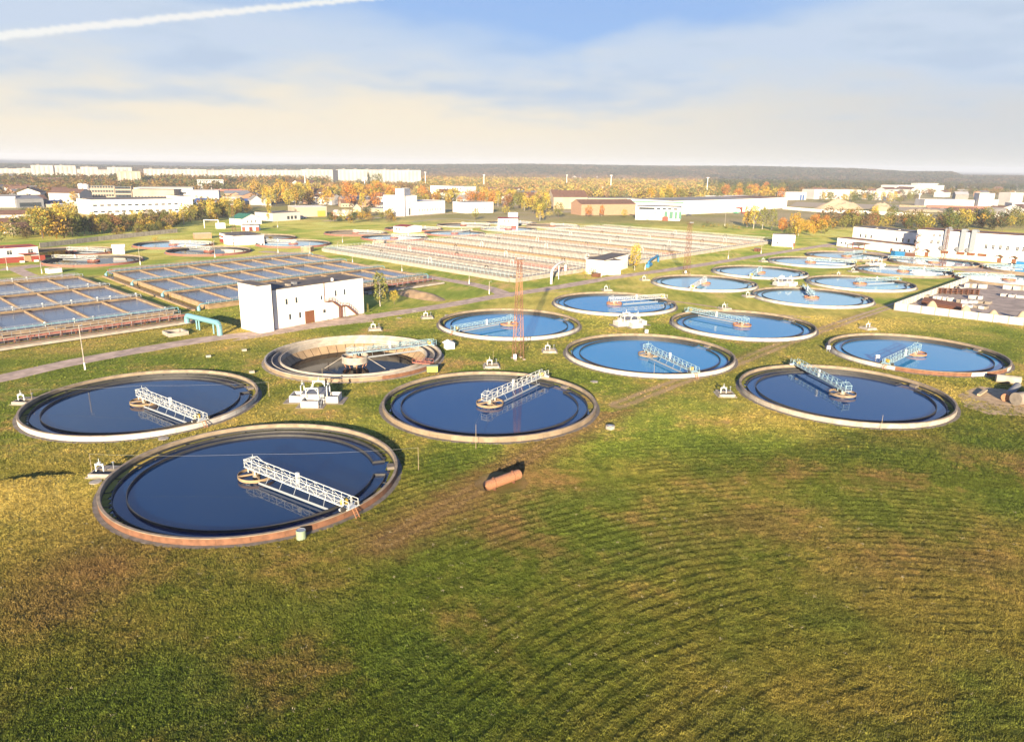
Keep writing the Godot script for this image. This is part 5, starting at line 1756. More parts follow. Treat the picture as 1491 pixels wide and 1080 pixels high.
func buildings() -> void:
	# the white block building beside the road
	var t := building("block_building", "white two-storey block building beside the road with rusty outside stair", "building", [Vector3(-65.9, 0, -199.2), Vector3(-46.2, 0, -224.4), 10.9], 9.0, {"wall": "white_wall",
		"rows": [[6.4, 1.6, 0.85, 2, 0.085, 0.29], [6.6, 1.7, 0.8, 2, 0.62, 0.83], [6.2, 1.2, 0.7, 1, 0.47, 0.55], [2.0, 1.6, 0.85, 2, 0.11, 0.32], [2.2, 1.0, 1.1, 1, 0.50, 0.57]],
		"boxes": [["door", -4.3, 0.02, 0.03, 3.2, 3.6, 0.1, "rust_door"], ["roof_vent", -6, 10.95, -4, 1.2, 0.8, 1.2, "grey_far"], ["roof_vent", -8.5, 10.95, -3.5, 0.9, 0.6, 1.6, "concrete"], ["roof_vent", 5, 10.95, -0.8, 0.5, 1.0, 0.5, "white_wall"]]})
	var m := MB.new()
	var s0 := Vector3(1.4, 5.6, 0.6)
	m.beam(Vector3(1.0, 5.55, 0.6), Vector3(3.4, 5.55, 0.6), 1.0, 0.14)
	m.beam(Vector3(3.4, 5.55, 0.6), Vector3(6.0, 3.5, 0.6), 0.9, 0.16)
	m.beam(Vector3(6.0, 3.5, 0.6), Vector3(8.6, 3.5, 0.6), 1.0, 0.14)
	m.beam(Vector3(8.6, 3.5, 0.6), Vector3(12.6, 0.1, 0.6), 0.9, 0.16)
	for e in [[Vector3(1.0, 5.6, 1.1), Vector3(3.4, 5.6, 1.1)], [Vector3(3.4, 5.6, 1.1), Vector3(6.0, 3.55, 1.1)], [Vector3(6.0, 3.55, 1.1), Vector3(8.6, 3.55, 1.1)], [Vector3(8.6, 3.55, 1.1), Vector3(12.6, 0.15, 1.1)]]:
		rail(m, e[0], e[1], 0.9, 1.0, 0.07)
	for x in [6.1, 6.9]:
		m.beam(Vector3(x, 0, 1.0), Vector3(x, 3.5, 1.0), 0.14, 0.14)
		m.beam(Vector3(x, 0, 0.3), Vector3(x, 3.5, 0.3), 0.14, 0.14)
	put("outside_stair", m.mesh(), mats.rust_door, t)
	m = MB.new()
	m.beam(Vector3(1.2, 5.5, 0.12), Vector3(1.2, 11.4, 0.12), 0.12, 0.12)
	put("downpipe", m.mesh(), mats.rust, t)
	building("block_building", "tall windowless white end block joined to the left of the white building", "building", [Vector3(-75.5, 0, -199.9), Vector3(-68.2, 0, -193.8), 12.8], 4.2, {"wall": "white_wall"})
	building("pump_hall", "low white hall at the front of the long basins, left of the yellow birch", "building", [Vector3(38.4, 0, -314.3), Vector3(52.8, 0, -340.2), 6.3], 8.0, {"wall": "white_wall", "rows": [[2.4, 1.3, 1.0, 1, 0.16, 0.26]], "boxes": [["door", -1.5, 0.02, 0.03, 1.6, 2.4, 0.1, "rust_door"], ["porch", -1.5, 2.6, 0.6, 2.2, 0.15, 1.3, "roof_red"], ["door", 5.0, 0.02, 0.03, 1.4, 3.4, 0.1, "rust_door"]]})
	building("pump_hall", "lower left wing of the white hall behind the round green bush", "building", [Vector3(32.4, 0, -328.8), Vector3(38.2, 0, -314.9), 6.0], 9.0, {"wall": "white_wall"})
	building("switch_house", "small white cube at the far right corner of the long basins", "building", [Vector3(157.3, 0, -452.1), Vector3(169.5, 0, -447.8), 7.0], 8.0, {"wall": "white_wall", "rows": [[1.4, 1.0, 1.0, 1, 0.2, 0.3]], "boxes": [["door", 6.0, 0.02, 0.03, 1.3, 2.4, 0.1, "rust_door"]]})
	# the works building on the right
	t = building("works_building", "low white annex in front of the right works building", "building", [Vector3(199.6, 0, -458.7), Vector3(222.5, 0, -411.3), 4.9], 9.0, {"wall": "white_wall", "roof": "roof_brown", "rows": [[1.6, 1.1, 1.3, 2, 0.03, 0.15], [1.4, 1.2, 1.2, 3, 0.80, 0.97]],
		"boxes": [["door", 12.0, 0.02, 0.03, 1.4, 2.3, 0.1, "rust"], ["bench", -9.0, 0.02, 0.8, 7.0, 0.6, 0.6, "red_paint"], ["porch_roof", -6.5, 3.6, 2.6, 9.0, 0.25, 5.0, "roof_brown"], ["porch_post", -2.5, 0, 4.8, 0.3, 3.6, 0.3, "red_paint"], ["porch_post", -10.5, 0, 4.8, 0.3, 3.6, 0.3, "red_paint"]]})
	building("works_building", "long white upper hall with arched windows, set back behind the annex", "building", [Vector3(210.3, 0, -462.5), Vector3(229.8, 0, -416.7), 4.9 + 6.6], 16.0, {"wall": "white_wall", "roof": "roof_dark", "rows": [[5.6, 2.0, 1.2, 3, 0.08, 0.32], [5.6, 2.0, 1.2, 4, 0.60, 0.93]], "boxes": [["roof_vent", -12, 10.4, -5, 1.0, 1.6, 1.0, "concrete_pale"], ["roof_vent", -4, 10.4, -4, 0.8, 1.4, 0.8, "concrete_pale"], ["roof_vent", 4, 10.4, -5, 0.8, 1.5, 0.8, "white_wall"], ["roof_vent", 9, 10.4, -8, 6.0, 1.2, 2.0, "grey_steel"]]})
	t = building("works_building", "tall white main hall of the right works with silver ducts and red spiral stair", "building", [Vector3(222.5, 0, -411.3), Vector3(268.9, 0, -366.8), 14.1], 18.0, {"wall": "white_wall", "roof": "roof_brown", "frames": true, "rows": [[7.0, 2.0, 1.3, 2, 0.095, 0.20], [11.0, 1.3, 1.1, 2, 0.11, 0.20], [6.4, 2.2, 1.3, 4, 0.50, 0.70], [6.4, 2.2, 1.3, 6, 0.72, 0.98]]})
	var wl: float = 64.3
	for k in 3:
		var x: float = wl * ([0.235, 0.355, 0.43][k] - 0.5)
		m = MB.new()
		m.box(Vector3(x, 4.6, 0.75), Vector3(2.2, 9.6, 1.4))
		m.box(Vector3(x, 14.2, -0.6), Vector3(2.2, 1.6, 4.2))
		m.box(Vector3(x, 13.6, -4.5), Vector3(1.6, 1.4, 3.6))
		put("duct", m.mesh(), mats.grey_steel, t)
		m = MB.new()
		m.tube(Vector3(x - 1.4, 5.2, 0.3), Vector3(x - 1.4, 5.2, 1.2), 1.3, 1.3, 14)
		put("fan_housing", m.mesh(), mats.grey_far, t)
		m = MB.new()
		m.box(Vector3(x, 2.4, 0.3), Vector3(3.6, 1.4, 0.5))
		for s in [-0.9, 0.9]:
			m.box(Vector3(x + s, 0, 1.0), Vector3(0.15, 2.4, 0.15))
		put("hatch", m.mesh(), mats.rust_door, t)
	m = MB.new()
	m.box(Vector3(wl * 0.01, 2.4, 0.25), Vector3(4.0, 1.4, 0.4))
	put("hatch", m.mesh(), mats.rust_door, t)
	for f in [0.10, 0.635, 0.735]:
		m = MB.new()
		var x: float = wl * (f - 0.5)
		m.box(Vector3(x, 0, 0.1), Vector3(1.8, 2.3, 0.3))
		for s in [-1.0, 1.0]:
			m.beam(Vector3(x, 4.0, 0.9), Vector3(x + s * 1.9, 2.7, 0.9), 1.8, 0.18)
		put("gabled_porch", m.mesh(), mats.rust_door, t)
	m = MB.new()
	for k in 30:
		var a := k * 0.7
		var y := 0.4 + k * 0.42
		var c := Vector3(wl * (0.03 - 0.5), y, 2.2)
		m.beam(c, c + Vector3(cos(a), 0, sin(a)) * 1.7, 0.7, 0.08)
		m.beam(c + Vector3(cos(a), 0, sin(a)) * 1.65, c + Vector3(cos(a), 0, sin(a)) * 1.65 + Vector3(0, 1.0, 0), 0.07, 0.07)
	m.tube(Vector3(wl * -0.47, 0, 2.2), Vector3(wl * -0.47, 13.5, 2.2), 0.12, 0.12, 8)
	put("spiral_stair", m.mesh(), mats.rust_orange, t)
	for q in [[Vector3(210.6, 0, -405.0), 7.0, 2.6, "bright_blue", "bright blue container beside the annex"], [Vector3(214.0, 0, -402.2), 7.5, 2.2, "rust", "rusty brown container beside the annex"], [Vector3(251.5, 0, -363.7), 6.0, 2.6, "bright_blue", "bright blue kiosk at the right edge before the works"], [Vector3(67.7, 0, -315.1), 3.4, 1.6, "rust", "dark red kiosk by the white hall road"], [Vector3(138.1, 0, -419.6), 3.0, 1.8, "rust", "small rust box by the road poles"]]:
		if q[4].begins_with("dark red kiosk"):
			q[0] = Vector3(35.0, 0, -309.9)
		var c := thing("container", q[4], "container", q[0], -0.75)
		m = MB.new()
		m.box(Vector3(0, 0.1, 0), Vector3(q[1], q[2], 2.3))
		put("body", m.mesh(), mats[q[3]], c)
		m = MB.new()
		for k in 9:
			m.box(Vector3((k - 4) * q[1] / 9.5, 0.3, 1.17), Vector3(0.12, q[2] - 0.4, 0.08))
		put("rib", m.mesh(), mats[q[3]], c)
		m = MB.new()
		m.box(Vector3(0, q[2] + 0.1, 0), Vector3(q[1] + 0.1, 0.08, 2.4))
		put("roof", m.mesh(), mats.grey_far, c)
	# pump houses by the first tanks
	building("pump_house", "long white pump house with red base at the left edge", "building", [Vector3(-237.5, 0, -314.1), Vector3(-216.3, 0, -335.5), 6.5], 12.0, {"wall": "white_wall", "roof": "roof_red", "frames": true, "rows": [[3.6, 1.9, 2.0, 4, 0.0, 0.72], [3.6, 1.9, 2.0, 1, 0.86, 0.94]],
		"boxes": [["red_base", -6.0, 0, 0.04, 30.0, 2.6, 0.12, "red_paint"], ["red_base", 14.7, 0, 0.04, 5.4, 2.6, 0.12, "red_paint"], ["door", 10.5, 0.02, 0.1, 2.6, 3.2, 0.15, "tan"], ["canopy", 10.3, 3.7, 1.2, 6.6, 0.3, 2.6, "roof_red"], ["ramp", 8.0, 0.02, 0.9, 1.6, 0.7, 1.4, "white_wall"], ["ramp", 13.5, 0.02, 0.9, 1.6, 0.7, 1.4, "white_wall"]]})
	building("pump_house", "red banded white pump house with dark flat roof between two first tanks", "building", [Vector3(-171.0, 0, -431.1), Vector3(-155.6, 0, -411.9), 5.1], 17.0, {"wall": "white_wall", "roof": "roof_dark", "boxes": [["red_base", 0, 0, 0.04, 24.6, 2.0, 0.1, "red_paint"], ["red_band", 0, 4.1 - 1.2, 0.04, 24.6, 0.9, 0.1, "red_paint"]]})
	building("pump_house", "right red banded front of the dark roofed pump house", "building", [Vector3(-155.6, 0, -412.3), Vector3(-150.8, 0, -419.0), 5.1 - 0.03], 10.0, {"wall": "white_wall", "roof": "roof_dark", "boxes": [["red_base", 0, 0, 0.04, 8.2, 2.0, 0.1, "red_paint"], ["red_band", 0, 5.1 - 1.2, 0.04, 8.2, 0.9, 0.1, "red_paint"]]})
	building("pump_house", "white pump house with bright red roof among the middle first tanks", "building", [Vector3(-82.6, 0, -510.6), Vector3(-73.2, 0, -504.0), 4.2], 16.0, {"wall": "white_wall", "roof": "roof_red", "gable": 0.8, "rows": [[1.5, 1.5, 1.2, 3, 0.1, 0.9]]})
	building("pump_house", "white and red pump house farthest from the camera, beside a pale tank", "building", [Vector3(-12.1, 0, -561.2), Vector3(2.9, 0, -560.6), 6.8], 14.0, {"wall": "white_wall", "roof": "roof_red", "gable": 0.6, "rows": [[4.2, 1.4, 1.2, 2, 0.2, 0.65]], "boxes": [["red_base", 0, 0, 0.05, 13.0, 1.8, 0.12, "red_paint"]]})
	building("garage", "white garage with three red doors behind the first tanks", "building", [Vector3(-184.9, 0, -504.8), Vector3(-173.8, 0, -506.7), 3.7], 7.0, {"wall": "white_wall", "roof": "roof_dark", "boxes": [["door", -4.2, 0.02, 0.04, 2.2, 2.6, 0.1, "red_paint"], ["door", 0.4, 0.02, 0.04, 2.2, 2.6, 0.1, "red_paint"], ["door", 4.6, 0.02, 0.04, 2.2, 2.6, 0.1, "red_paint"]]})
	building("house", "white gabled house with green roof behind the first tanks", "house", [Vector3(-201.0, 0, -550.4), Vector3(-191.4, 0, -565.7), 4.5], 14.0, {"wall": "white_wall", "roof": "roof_green", "gable": 3.4, "ridge_across": true, "rows": [[1.6, 1.5, 1.1, 3, 0.2, 0.8]]})
	building("shed", "small white shed between two dark first tanks", "shed", [Vector3(-198.5, 0, -365.0), Vector3(-193.7, 0, -367.1), 3.2], 5.0, {"wall": "white_wall", "roof": "white_wall", "gable": 1.2})
	building("shed", "white box shed beside the white gate frame", "shed", [Vector3(-206.2, 0, -518.4), Vector3(-202.3, 0, -522.0), 3.4], 4.0, {"wall": "white_wall", "roof": "white_wall"})
	building("shed", "low brick shed behind the left tanks", "shed", [Vector3(-191.2, 0, -445.0), Vector3(-183.5, 0, -450.5), 3.0], 5.0, {"wall": "brick_far", "roof": "concrete_pale"})
	building("shed", "white flat shed at the far end of the long basins", "shed", [Vector3(-80.6, 0, -423.9), Vector3(-74.1, 0, -422.9), 2.4], 5.0, {"wall": "cream_wall", "roof": "concrete_pale"})
	building("shed", "pale flat shed before the red pipe of the middle basins", "shed", [Vector3(-111.4, 0, -386.6), Vector3(-106.1, 0, -385.7), 2.4], 4.0, {"wall": "cream_wall", "roof": "concrete_pale"})
	building("shed", "white flat shed on the red wall of the left basins", "shed", [Vector3(-188.5, 0, -297.0), Vector3(-185.7, 0, -301.3), 1.8], 3.0, {"wall": "white_wall", "roof": "concrete_pale"})
	building("shed", "small white shed between the yellow trees and the far pump house", "shed", [Vector3(-4.7, 0, -674.7), Vector3(3.3, 0, -676.4), 4.2], 5.0, {"wall": "white_wall", "roof": "white_wall"})
	var gf := thing("gate_frame", "white steel gate frame on the grass behind the first tanks", "gate", Vector3(-212.5, 0, -523.2))
	m = MB.new()
	for s in [-5.0, 5.0]:
		m.beam(Vector3(s, 0, 0), Vector3(s, 5.6, 0), 0.4, 0.4)
	m.beam(Vector3(-5.2, 5.6, 0), Vector3(5.2, 5.6, 0), 0.4, 0.4)
	put("frame", m.mesh(), mats.white_wall, gf)
	# fence of concrete panels behind the left tanks
	fence("concrete panel fence behind the dark left tanks", [Vector3(-248.3, 0, -387.2), Vector3(-239.0, 0, -425.4), Vector3(-219.9, 0, -485.7)], 2.6, 5.0, "concrete_pale")


func fence(label: String, pts: Array, h: float, step: float, paint: String) -> void:
	var t := thing("panel_fence", label, "fence", pts[0])
	for i in pts.size() - 1:
		var a: Vector3 = pts[i] - pts[0]
		var b: Vector3 = pts[i + 1] - pts[0]
		var n := maxi(1, roundi(a.distance_to(b) / step))
		var turn := -atan2(b.z - a.z, b.x - a.x)
		var l := a.distance_to(b) / n
		var m := MB.new()
		m.box(Vector3(0, 0.02, 0), Vector3(l - 0.26, h, 0.16))
		m.box(Vector3(0, h * 0.12, 0), Vector3(l - 0.9, h * 0.76, 0.22))
		var pm := m.mesh()
		m = MB.new()
		m.box(Vector3.ZERO, Vector3(0.24, h + 0.08, 0.26))
		var qm := m.mesh()
		for k in n:
			put("panel", pm, mats[paint], t, a.lerp(b, (k + 0.5) / n), turn)
			put("post", qm, mats.concrete, t, a.lerp(b, float(k) / n), turn)


func yard() -> void:
	fence("white concrete panel wall around the storage yard at right", [Vector3(195.2, 0, -313.2), Vector3(127.5, 0, -242.5), Vector3(173.4, 0, -203.0)], 2.35, 4.0, "whitewash")
	# stacks lying in the yard
	var t := thing("pipe_stack", "stack of rusty red pipes inside the yard wall", "pipes", Vector3(149.2, 0, -253.1), 0.0)
	var a: Vector3 = Vector3(145.5, 0, -258.2) - t.position
	var b: Vector3 = Vector3(151.8, 0, -245.6) - t.position
	for k in 14:
		var m := MB.new()
		var s := Vector3(0.35, 0, -0.55) * (k - 6) * 1.15
		m.tube(a + s + Vector3(0, 0.35, 0), b + s + Vector3(0, 0.35, 0), 0.32, 0.32, 8)
		put("pipe", m.mesh(), mats.rust_door, t)
		if k < 13:
			m = MB.new()
			m.tube(a + s + Vector3(0.3, 0.9, -0.3), b + s + Vector3(0.1, 0.9, -0.3), 0.32, 0.32, 8)
			put("pipe", m.mesh(), mats.rust, t)
	var rack := thing("steel_rack", "long dark brown steel rack between the white blocks of the yard", "rack", Vector3(168.4, 0, -277.6), -0.15)
	for k in 9:
		var m := MB.new()
		m.box(Vector3((k - 4) * 1.9, 0, 0), Vector3(0.2, 2.0, 2.2))
		put("frame", m.mesh(), mats.rust, rack)
	for y in [0.5, 1.2, 1.9]:
		var m := MB.new()
		m.box(Vector3(0, y, 0), Vector3(16.0, 0.16, 2.0))
		put("shelf", m.mesh(), mats.rust, rack)
	var bm := []
	for s in [[2.6, 1.2, 1.2], [3.2, 0.9, 1.6], [1.6, 1.6, 1.6]]:
		var m := MB.new()
		m.frame(Vector3(0, s[1] / 2, 0), Vector3(s[0] / 2 - 0.04, 0, 0), Vector3(0, s[1] / 2, 0), Vector3(0, 0, s[2] / 2 - 0.04))
		m.frame(Vector3(0, s[1] / 2, 0), Vector3(s[0] / 2, 0, 0), Vector3(0, s[1] / 2 - 0.04, 0), Vector3(0, 0, s[2] / 2 - 0.04))
		m.frame(Vector3(0, s[1] / 2, 0), Vector3(s[0] / 2 - 0.04, 0, 0), Vector3(0, s[1] / 2 - 0.04, 0), Vector3(0, 0, s[2] / 2))
		bm.append(m.mesh())
	var rows := [[Vector3(152.3, 0, -267.2), Vector3(159.7, 0, -257.9), 7, 0, "white blocks in a row behind the rusty pipes"], [Vector3(155.3, 0, -249.6), Vector3(161.3, 0, -247.5), 6, 1, "white slabs in the front heap of the yard"], [Vector3(160.5, 0, -258.0), Vector3(168.3, 0, -257.2), 5, 1, "white slabs in the back heap of the yard"], [Vector3(168.2, 0, -268.5), Vector3(171.1, 0, -265.8), 3, 0, "white blocks beside the brown rack"],
		[Vector3(174.1, 0, -291.2), Vector3(175.0, 0, -278.1), 8, 2, "white cubes behind the brown rack"], [Vector3(183.2, 0, -295.4), Vector3(188.0, 0, -292.4), 5, 2, "white cubes against the yard's back wall"], [Vector3(185.1, 0, -274.3), Vector3(189.3, 0, -270.2), 5, 1, "white slabs at the right of the yard"], [Vector3(196.4, 0, -291.4), Vector3(202.7, 0, -288.6), 6, 2, "cubes at the right back of the yard"]]
	for r in rows:
		for k in r[2]:
			var p: Vector3 = (r[0] as Vector3).lerp(r[1], float(k) / maxi(1, r[2] - 1)) + Vector3(rng.randf_range(-0.5, 0.5), 0.02, rng.randf_range(-0.7, 0.7))
			solo("concrete_block", bm[r[3]], mats.whitewash if rng.randf() < 0.75 else mats.concrete, "one of the " + r[4], "concrete block", p, 0.72 + rng.randf_range(-0.12, 0.12), r[4])
	for q in [[Vector3(142.0, 0, -246.1), 0], [Vector3(148.7, 0, -238.1), 1], [Vector3(153.7, 0, -231.6), 2], [Vector3(160.3, 0, -227.7), 3]]:
		heap(["smallest sand heap just inside the yard wall", "second sand heap inside the yard wall", "third sand heap inside the yard wall", "sand heap at the right end of the yard wall"][q[1]], "sand heap", q[0], 2.4, 1.8, 2.9, "sand", 0.4)


func town() -> void:
	# the factories, sheds and blocks of flats beyond the plant
	var b := "building"
	var win := [[2.2, 1.4, 3.2, 14, 0.0, 1.0], [7.4, 1.4, 3.2, 14, 0.0, 1.0]]
	building("factory", "long white factory hall with two rows of small windows behind the left tree belt", b, [Vector3(-356.3, 0, -631.7), Vector3(-297.4, 0, -678.8), 12.7], 40.0, {"wall": "white_wall", "rows": win})
	building("factory", "white stair tower at the left end of the long factory hall", b, [Vector3(-384.0, 0, -658.8), Vector3(-356.4, 0, -633.5), 12.5], 34.0, {"wall": "white_wall"})
	building("factory", "taller white end block at the right of the long factory hall", b, [Vector3(-295.4, 0, -674.2), Vector3(-291.2, 0, -680.2), 14.7], 30.0, {"wall": "white_wall"})
	building("factory", "cream office hall with a pale strip of windows behind the long factory", b, [Vector3(-464.7, 0, -916.4), Vector3(-416.7, 0, -922.2), 11.6], 30.0, {"wall": "cream_far", "rows": [[2.0, 1.6, 2.0, 12, 0.03, 0.97]]})
	building("factory", "wide white factory with flat pale roof behind the cream office hall", b, [Vector3(-531.3, 0, -1052.1), Vector3(-460.3, 0, -1079.4), 9.0], 60.0, {"wall": "white_far", "roof": "concrete_pale"})
	building("factory", "white hall right of the cream office hall", b, [Vector3(-424.5, 0, -939.6), Vector3(-375.4, 0, -955.9), 9.7], 40.0, {"wall": "white_far", "roof": "white_far", "rows": [[6.0, 2.0, 7.0, 1, 0.1, 0.3]]})
	building("apartment_block", "yellow brick three-storey block with rows of windows beside the silos", b, [Vector3(-528.9, 0, -935.4), Vector3(-501.7, 0, -944.7), 14.2], 16.0, {"wall": "cream_far", "roof": "panel_far", "rows": [[2.0, 2.2, 2.4, 9, 0.02, 0.98], [7.0, 2.2, 2.4, 9, 0.02, 0.98], [12.0, 2.2, 2.4, 9, 0.02, 0.98]]})
	building("apartment_block", "unfinished pale three-storey shell right of the yellow brick block", b, [Vector3(-491.8, 0, -927.3), Vector3(-474.4, 0, -933.2), 14.0], 14.0, {"wall": "cream_far", "roof": "panel_far", "rows": [[1.5, 3.2, 5.0, 4, 0.05, 0.95], [6.5, 3.2, 5.0, 4, 0.05, 0.95], [11.5, 3.2, 5.0, 4, 0.05, 0.95]]})
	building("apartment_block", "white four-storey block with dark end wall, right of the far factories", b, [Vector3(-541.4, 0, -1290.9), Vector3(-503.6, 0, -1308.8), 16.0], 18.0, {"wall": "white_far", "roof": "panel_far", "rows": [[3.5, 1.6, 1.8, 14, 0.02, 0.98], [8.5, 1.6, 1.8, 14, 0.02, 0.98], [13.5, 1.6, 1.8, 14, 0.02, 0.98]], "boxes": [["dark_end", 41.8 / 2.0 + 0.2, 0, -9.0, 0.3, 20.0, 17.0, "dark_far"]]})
	building("warehouse", "white warehouse cut by the left picture edge", b, [Vector3(-511.1, 0, -716.2), Vector3(-480.8, 0, -724.1), 10.3], 40.0, {"wall": "white_far", "roof": "panel_far"})
	building("warehouse", "grey blue warehouse right of the white one at the left edge", b, [Vector3(-476.8, 0, -719.0), Vector3(-461.3, 0, -735.5), 8.4], 40.0, {"wall": "grey_far", "roof": "grey_far", "gable": 2.0, "rows": [[0.6, 4.0, 4.0, 5, 0.1, 0.9]]})
	building("shed", "small blue shed right of the grey blue warehouse", b, [Vector3(-483.2, 0, -776.7), Vector3(-474.1, 0, -779.3), 3.8], 18.0, {"wall": "blue_far", "roof": "blue_far"})
	building("shed", "long pale low shed leading to the long white factory", b, [Vector3(-454.5, 0, -731.0), Vector3(-435.9, 0, -748.7), 2.6], 14.0, {"wall": "cream_far", "roof": "white_far"})
	building("house", "brown roofed long house with a row of dormers in the left trees", "house", [Vector3(-586.4, 0, -936.7), Vector3(-565.5, 0, -954.9), 4.8], 26.0, {"wall": "cream_far", "roof": "roof_brown", "gable": 7.0, "rows": [[2.0, 2.2, 2.0, 8, 0.02, 0.7]]})
	building("warehouse", "dark grey hall at the left edge below the blocks of flats", b, [Vector3(-983.3, 0, -1406.7), Vector3(-946.9, 0, -1429.1), 13.7], 30.0, {"wall": "grey_far", "roof": "grey_far", "gable": 4.0})
	building("warehouse", "dark blue hall right of the dark grey one", b, [Vector3(-1001.6, 0, -1516.5), Vector3(-991.0, 0, -1523.5), 12.0], 30.0, {"wall": "dark_far", "roof": "dark_far"})
	building("hangar", "blue hangar with white end right of the long factory", b, [Vector3(-318.7, 0, -747.3), Vector3(-308.2, 0, -750.0), 6.4], 30.0, {"wall": "blue_far", "roof": "blue_far", "gable": 3.0})
	building("shed", "pale shed right of the blue hangar", b, [Vector3(-311.1, 0, -755.5), Vector3(-301.7, 0, -758.0), 5.4], 20.0, {"wall": "cream_far", "roof": "white_far", "gable": 2.0})
	building("shed", "white shed before the trees right of the blue hangar", b, [Vector3(-317.1, 0, -808.5), Vector3(-297.9, 0, -806.5), 6.3], 18.0, {"wall": "white_far", "roof": "white_far", "gable": 2.5})
	building("shed", "blue roofed shed behind the golden maple", b, [Vector3(-312.6, 0, -832.2), Vector3(-289.0, 0, -838.9), 3.4], 18.0, {"wall": "white_far", "roof": "blue_far", "gable": 2.5})
	building("shed", "pale hall with arched roof behind the yellow trees", b, [Vector3(-290.0, 0, -846.5), Vector3(-270.1, 0, -852.1), 6.1], 26.0, {"wall": "white_far", "roof": "panel_far", "gable": 4.0})
	building("warehouse", "long white workshop behind the green roofed house", b, [Vector3(-191.1, 0, -591.2), Vector3(-175.7, 0, -613.8), 6.4], 22.0, {"wall": "white_far", "roof": "concrete_dark", "rows": [[1.0, 2.6, 2.6, 3, 0.5, 0.9]]})
	building("warehouse", "cream workshop with yellow gate right of the white workshop", b, [Vector3(-188.7, 0, -645.2), Vector3(-165.0, 0, -659.4), 8.2], 24.0, {"wall": "cream_far", "roof": "white_far", "boxes": [["gate", 9.0, 0, 0.1, 7.0, 5.0, 0.2, "yellow_paint"]]})
	building("shed", "low white canopy right of the cream workshop", b, [Vector3(-161.9, 0, -669.5), Vector3(-146.1, 0, -672.9), 4.2], 14.0, {"wall": "white_far", "roof": "white_far"})
	building("house", "small pale gabled house among the gold trees", "house", [Vector3(-155.4, 0, -722.4), Vector3(-147.8, 0, -724.2), 3.9], 12.0, {"wall": "cream_far", "roof": "panel_far", "gable": 4.0, "ridge_across": true})
	building("shed", "grey sheds in front of the tall white factory", b, [Vector3(-144.1, 0, -736.4), Vector3(-117.9, 0, -720.2), 3.6], 16.0, {"wall": "cream_far", "roof": "grey_far"})
	building("factory", "tall white factory tower behind the middle first tanks", b, [Vector3(-106.8, 0, -676.6), Vector3(-98.9, 0, -675.5), 23.9], 20.0, {"wall": "white_wall", "roof": "white_far"})
	building("factory", "white middle block of the tall factory", b, [Vector3(-99.0, 0, -678.3), Vector3(-90.0, 0, -695.1), 17.6], 24.0, {"wall": "white_wall", "roof": "white_far", "rows": [[0.5, 6.0, 2.6, 1, 0.3, 0.5]]})
	building("factory", "long low white wing of the tall factory with a row of small windows", b, [Vector3(-89.8, 0, -695.1), Vector3(-67.5, 0, -731.8), 11.8], 26.0, {"wall": "white_wall", "roof": "white_far", "rows": [[3.0, 2.0, 1.2, 10, 0.03, 0.97]]})
	building("factory", "low white hall right of the tall factory", b, [Vector3(-48.7, 0, -730.6), Vector3(-21.0, 0, -748.1), 10.2], 24.0, {"wall": "white_wall", "roof": "panel_far", "rows": [[3.0, 2.0, 1.0, 8, 0.25, 0.9]], "boxes": [["blue_gate", 32.7 / 2.0 + 0.1, 0, -6.0, 0.3, 8.0, 8.0, "blue_far"]]})
	building("office_block", "white many-windowed office block among orange trees", b, [Vector3(-114.7, 0, -1031.1), Vector3(-67.7, 0, -1003.5), 18.0], 30.0, {"wall": "white_wall", "roof": "panel_far", "rows": [[4.0, 2.0, 2.0, 7, 0.4, 0.95], [9.0, 2.0, 2.0, 7, 0.4, 0.95], [14.0, 2.0, 2.0, 7, 0.4, 0.95]]})
	building("office_block", "small white annex right of the many-windowed office block", b, [Vector3(-67.7, 0, -1003.5), Vector3(-48.9, 0, -1052.7), 10.9], 20.0, {"wall": "white_wall", "roof": "panel_far"})
	building("office_block", "flat white block beside the tall lighting mast", b, [Vector3(-50.6, 0, -1206.9), Vector3(-17.8, 0, -1219.2), 9.1], 20.0, {"wall": "white_far", "roof": "panel_far", "rows": [[6.0, 2.4, 16.0, 2, 0.1, 0.85]]})
	building("office_block", "pale T-shaped block in the yellow wood", b, [Vector3(22.9, 0, -1332.2), Vector3(48.7, 0, -1342.6), 10.0], 16.0, {"wall": "white_far", "roof": "white_far"})
	building("office_block", "pale blue block in the yellow wood", b, [Vector3(166.4, 0, -1467.7), Vector3(187.6, 0, -1476.7), 8.4], 16.0, {"wall": "white_far", "roof": "white_far"})
	building("barracks", "cream building with two brown hipped roofs", b, [Vector3(43.5, 0, -832.7), Vector3(81.8, 0, -842.4), 12.7], 24.0, {"wall": "cream_far", "roof": "roof_brown", "gable": 7.0})
	building("barracks", "long cream wing right of the brown hipped roofs", b, [Vector3(86.9, 0, -887.8), Vector3(144.4, 0, -887.6), 9.9], 24.0, {"wall": "cream_far", "roof": "panel_far", "rows": [[4, 2.5, 2.5, 10, 0.05, 0.6]]})
	building("barracks", "low orange brick building with brown roofs left of the green trimmed hall", b, [Vector3(64.6, 0, -723.9), Vector3(120.6, 0, -746.9), 10.5], 22.0, {"wall": "brick_far", "roof": "roof_brown", "gable": 4.0})
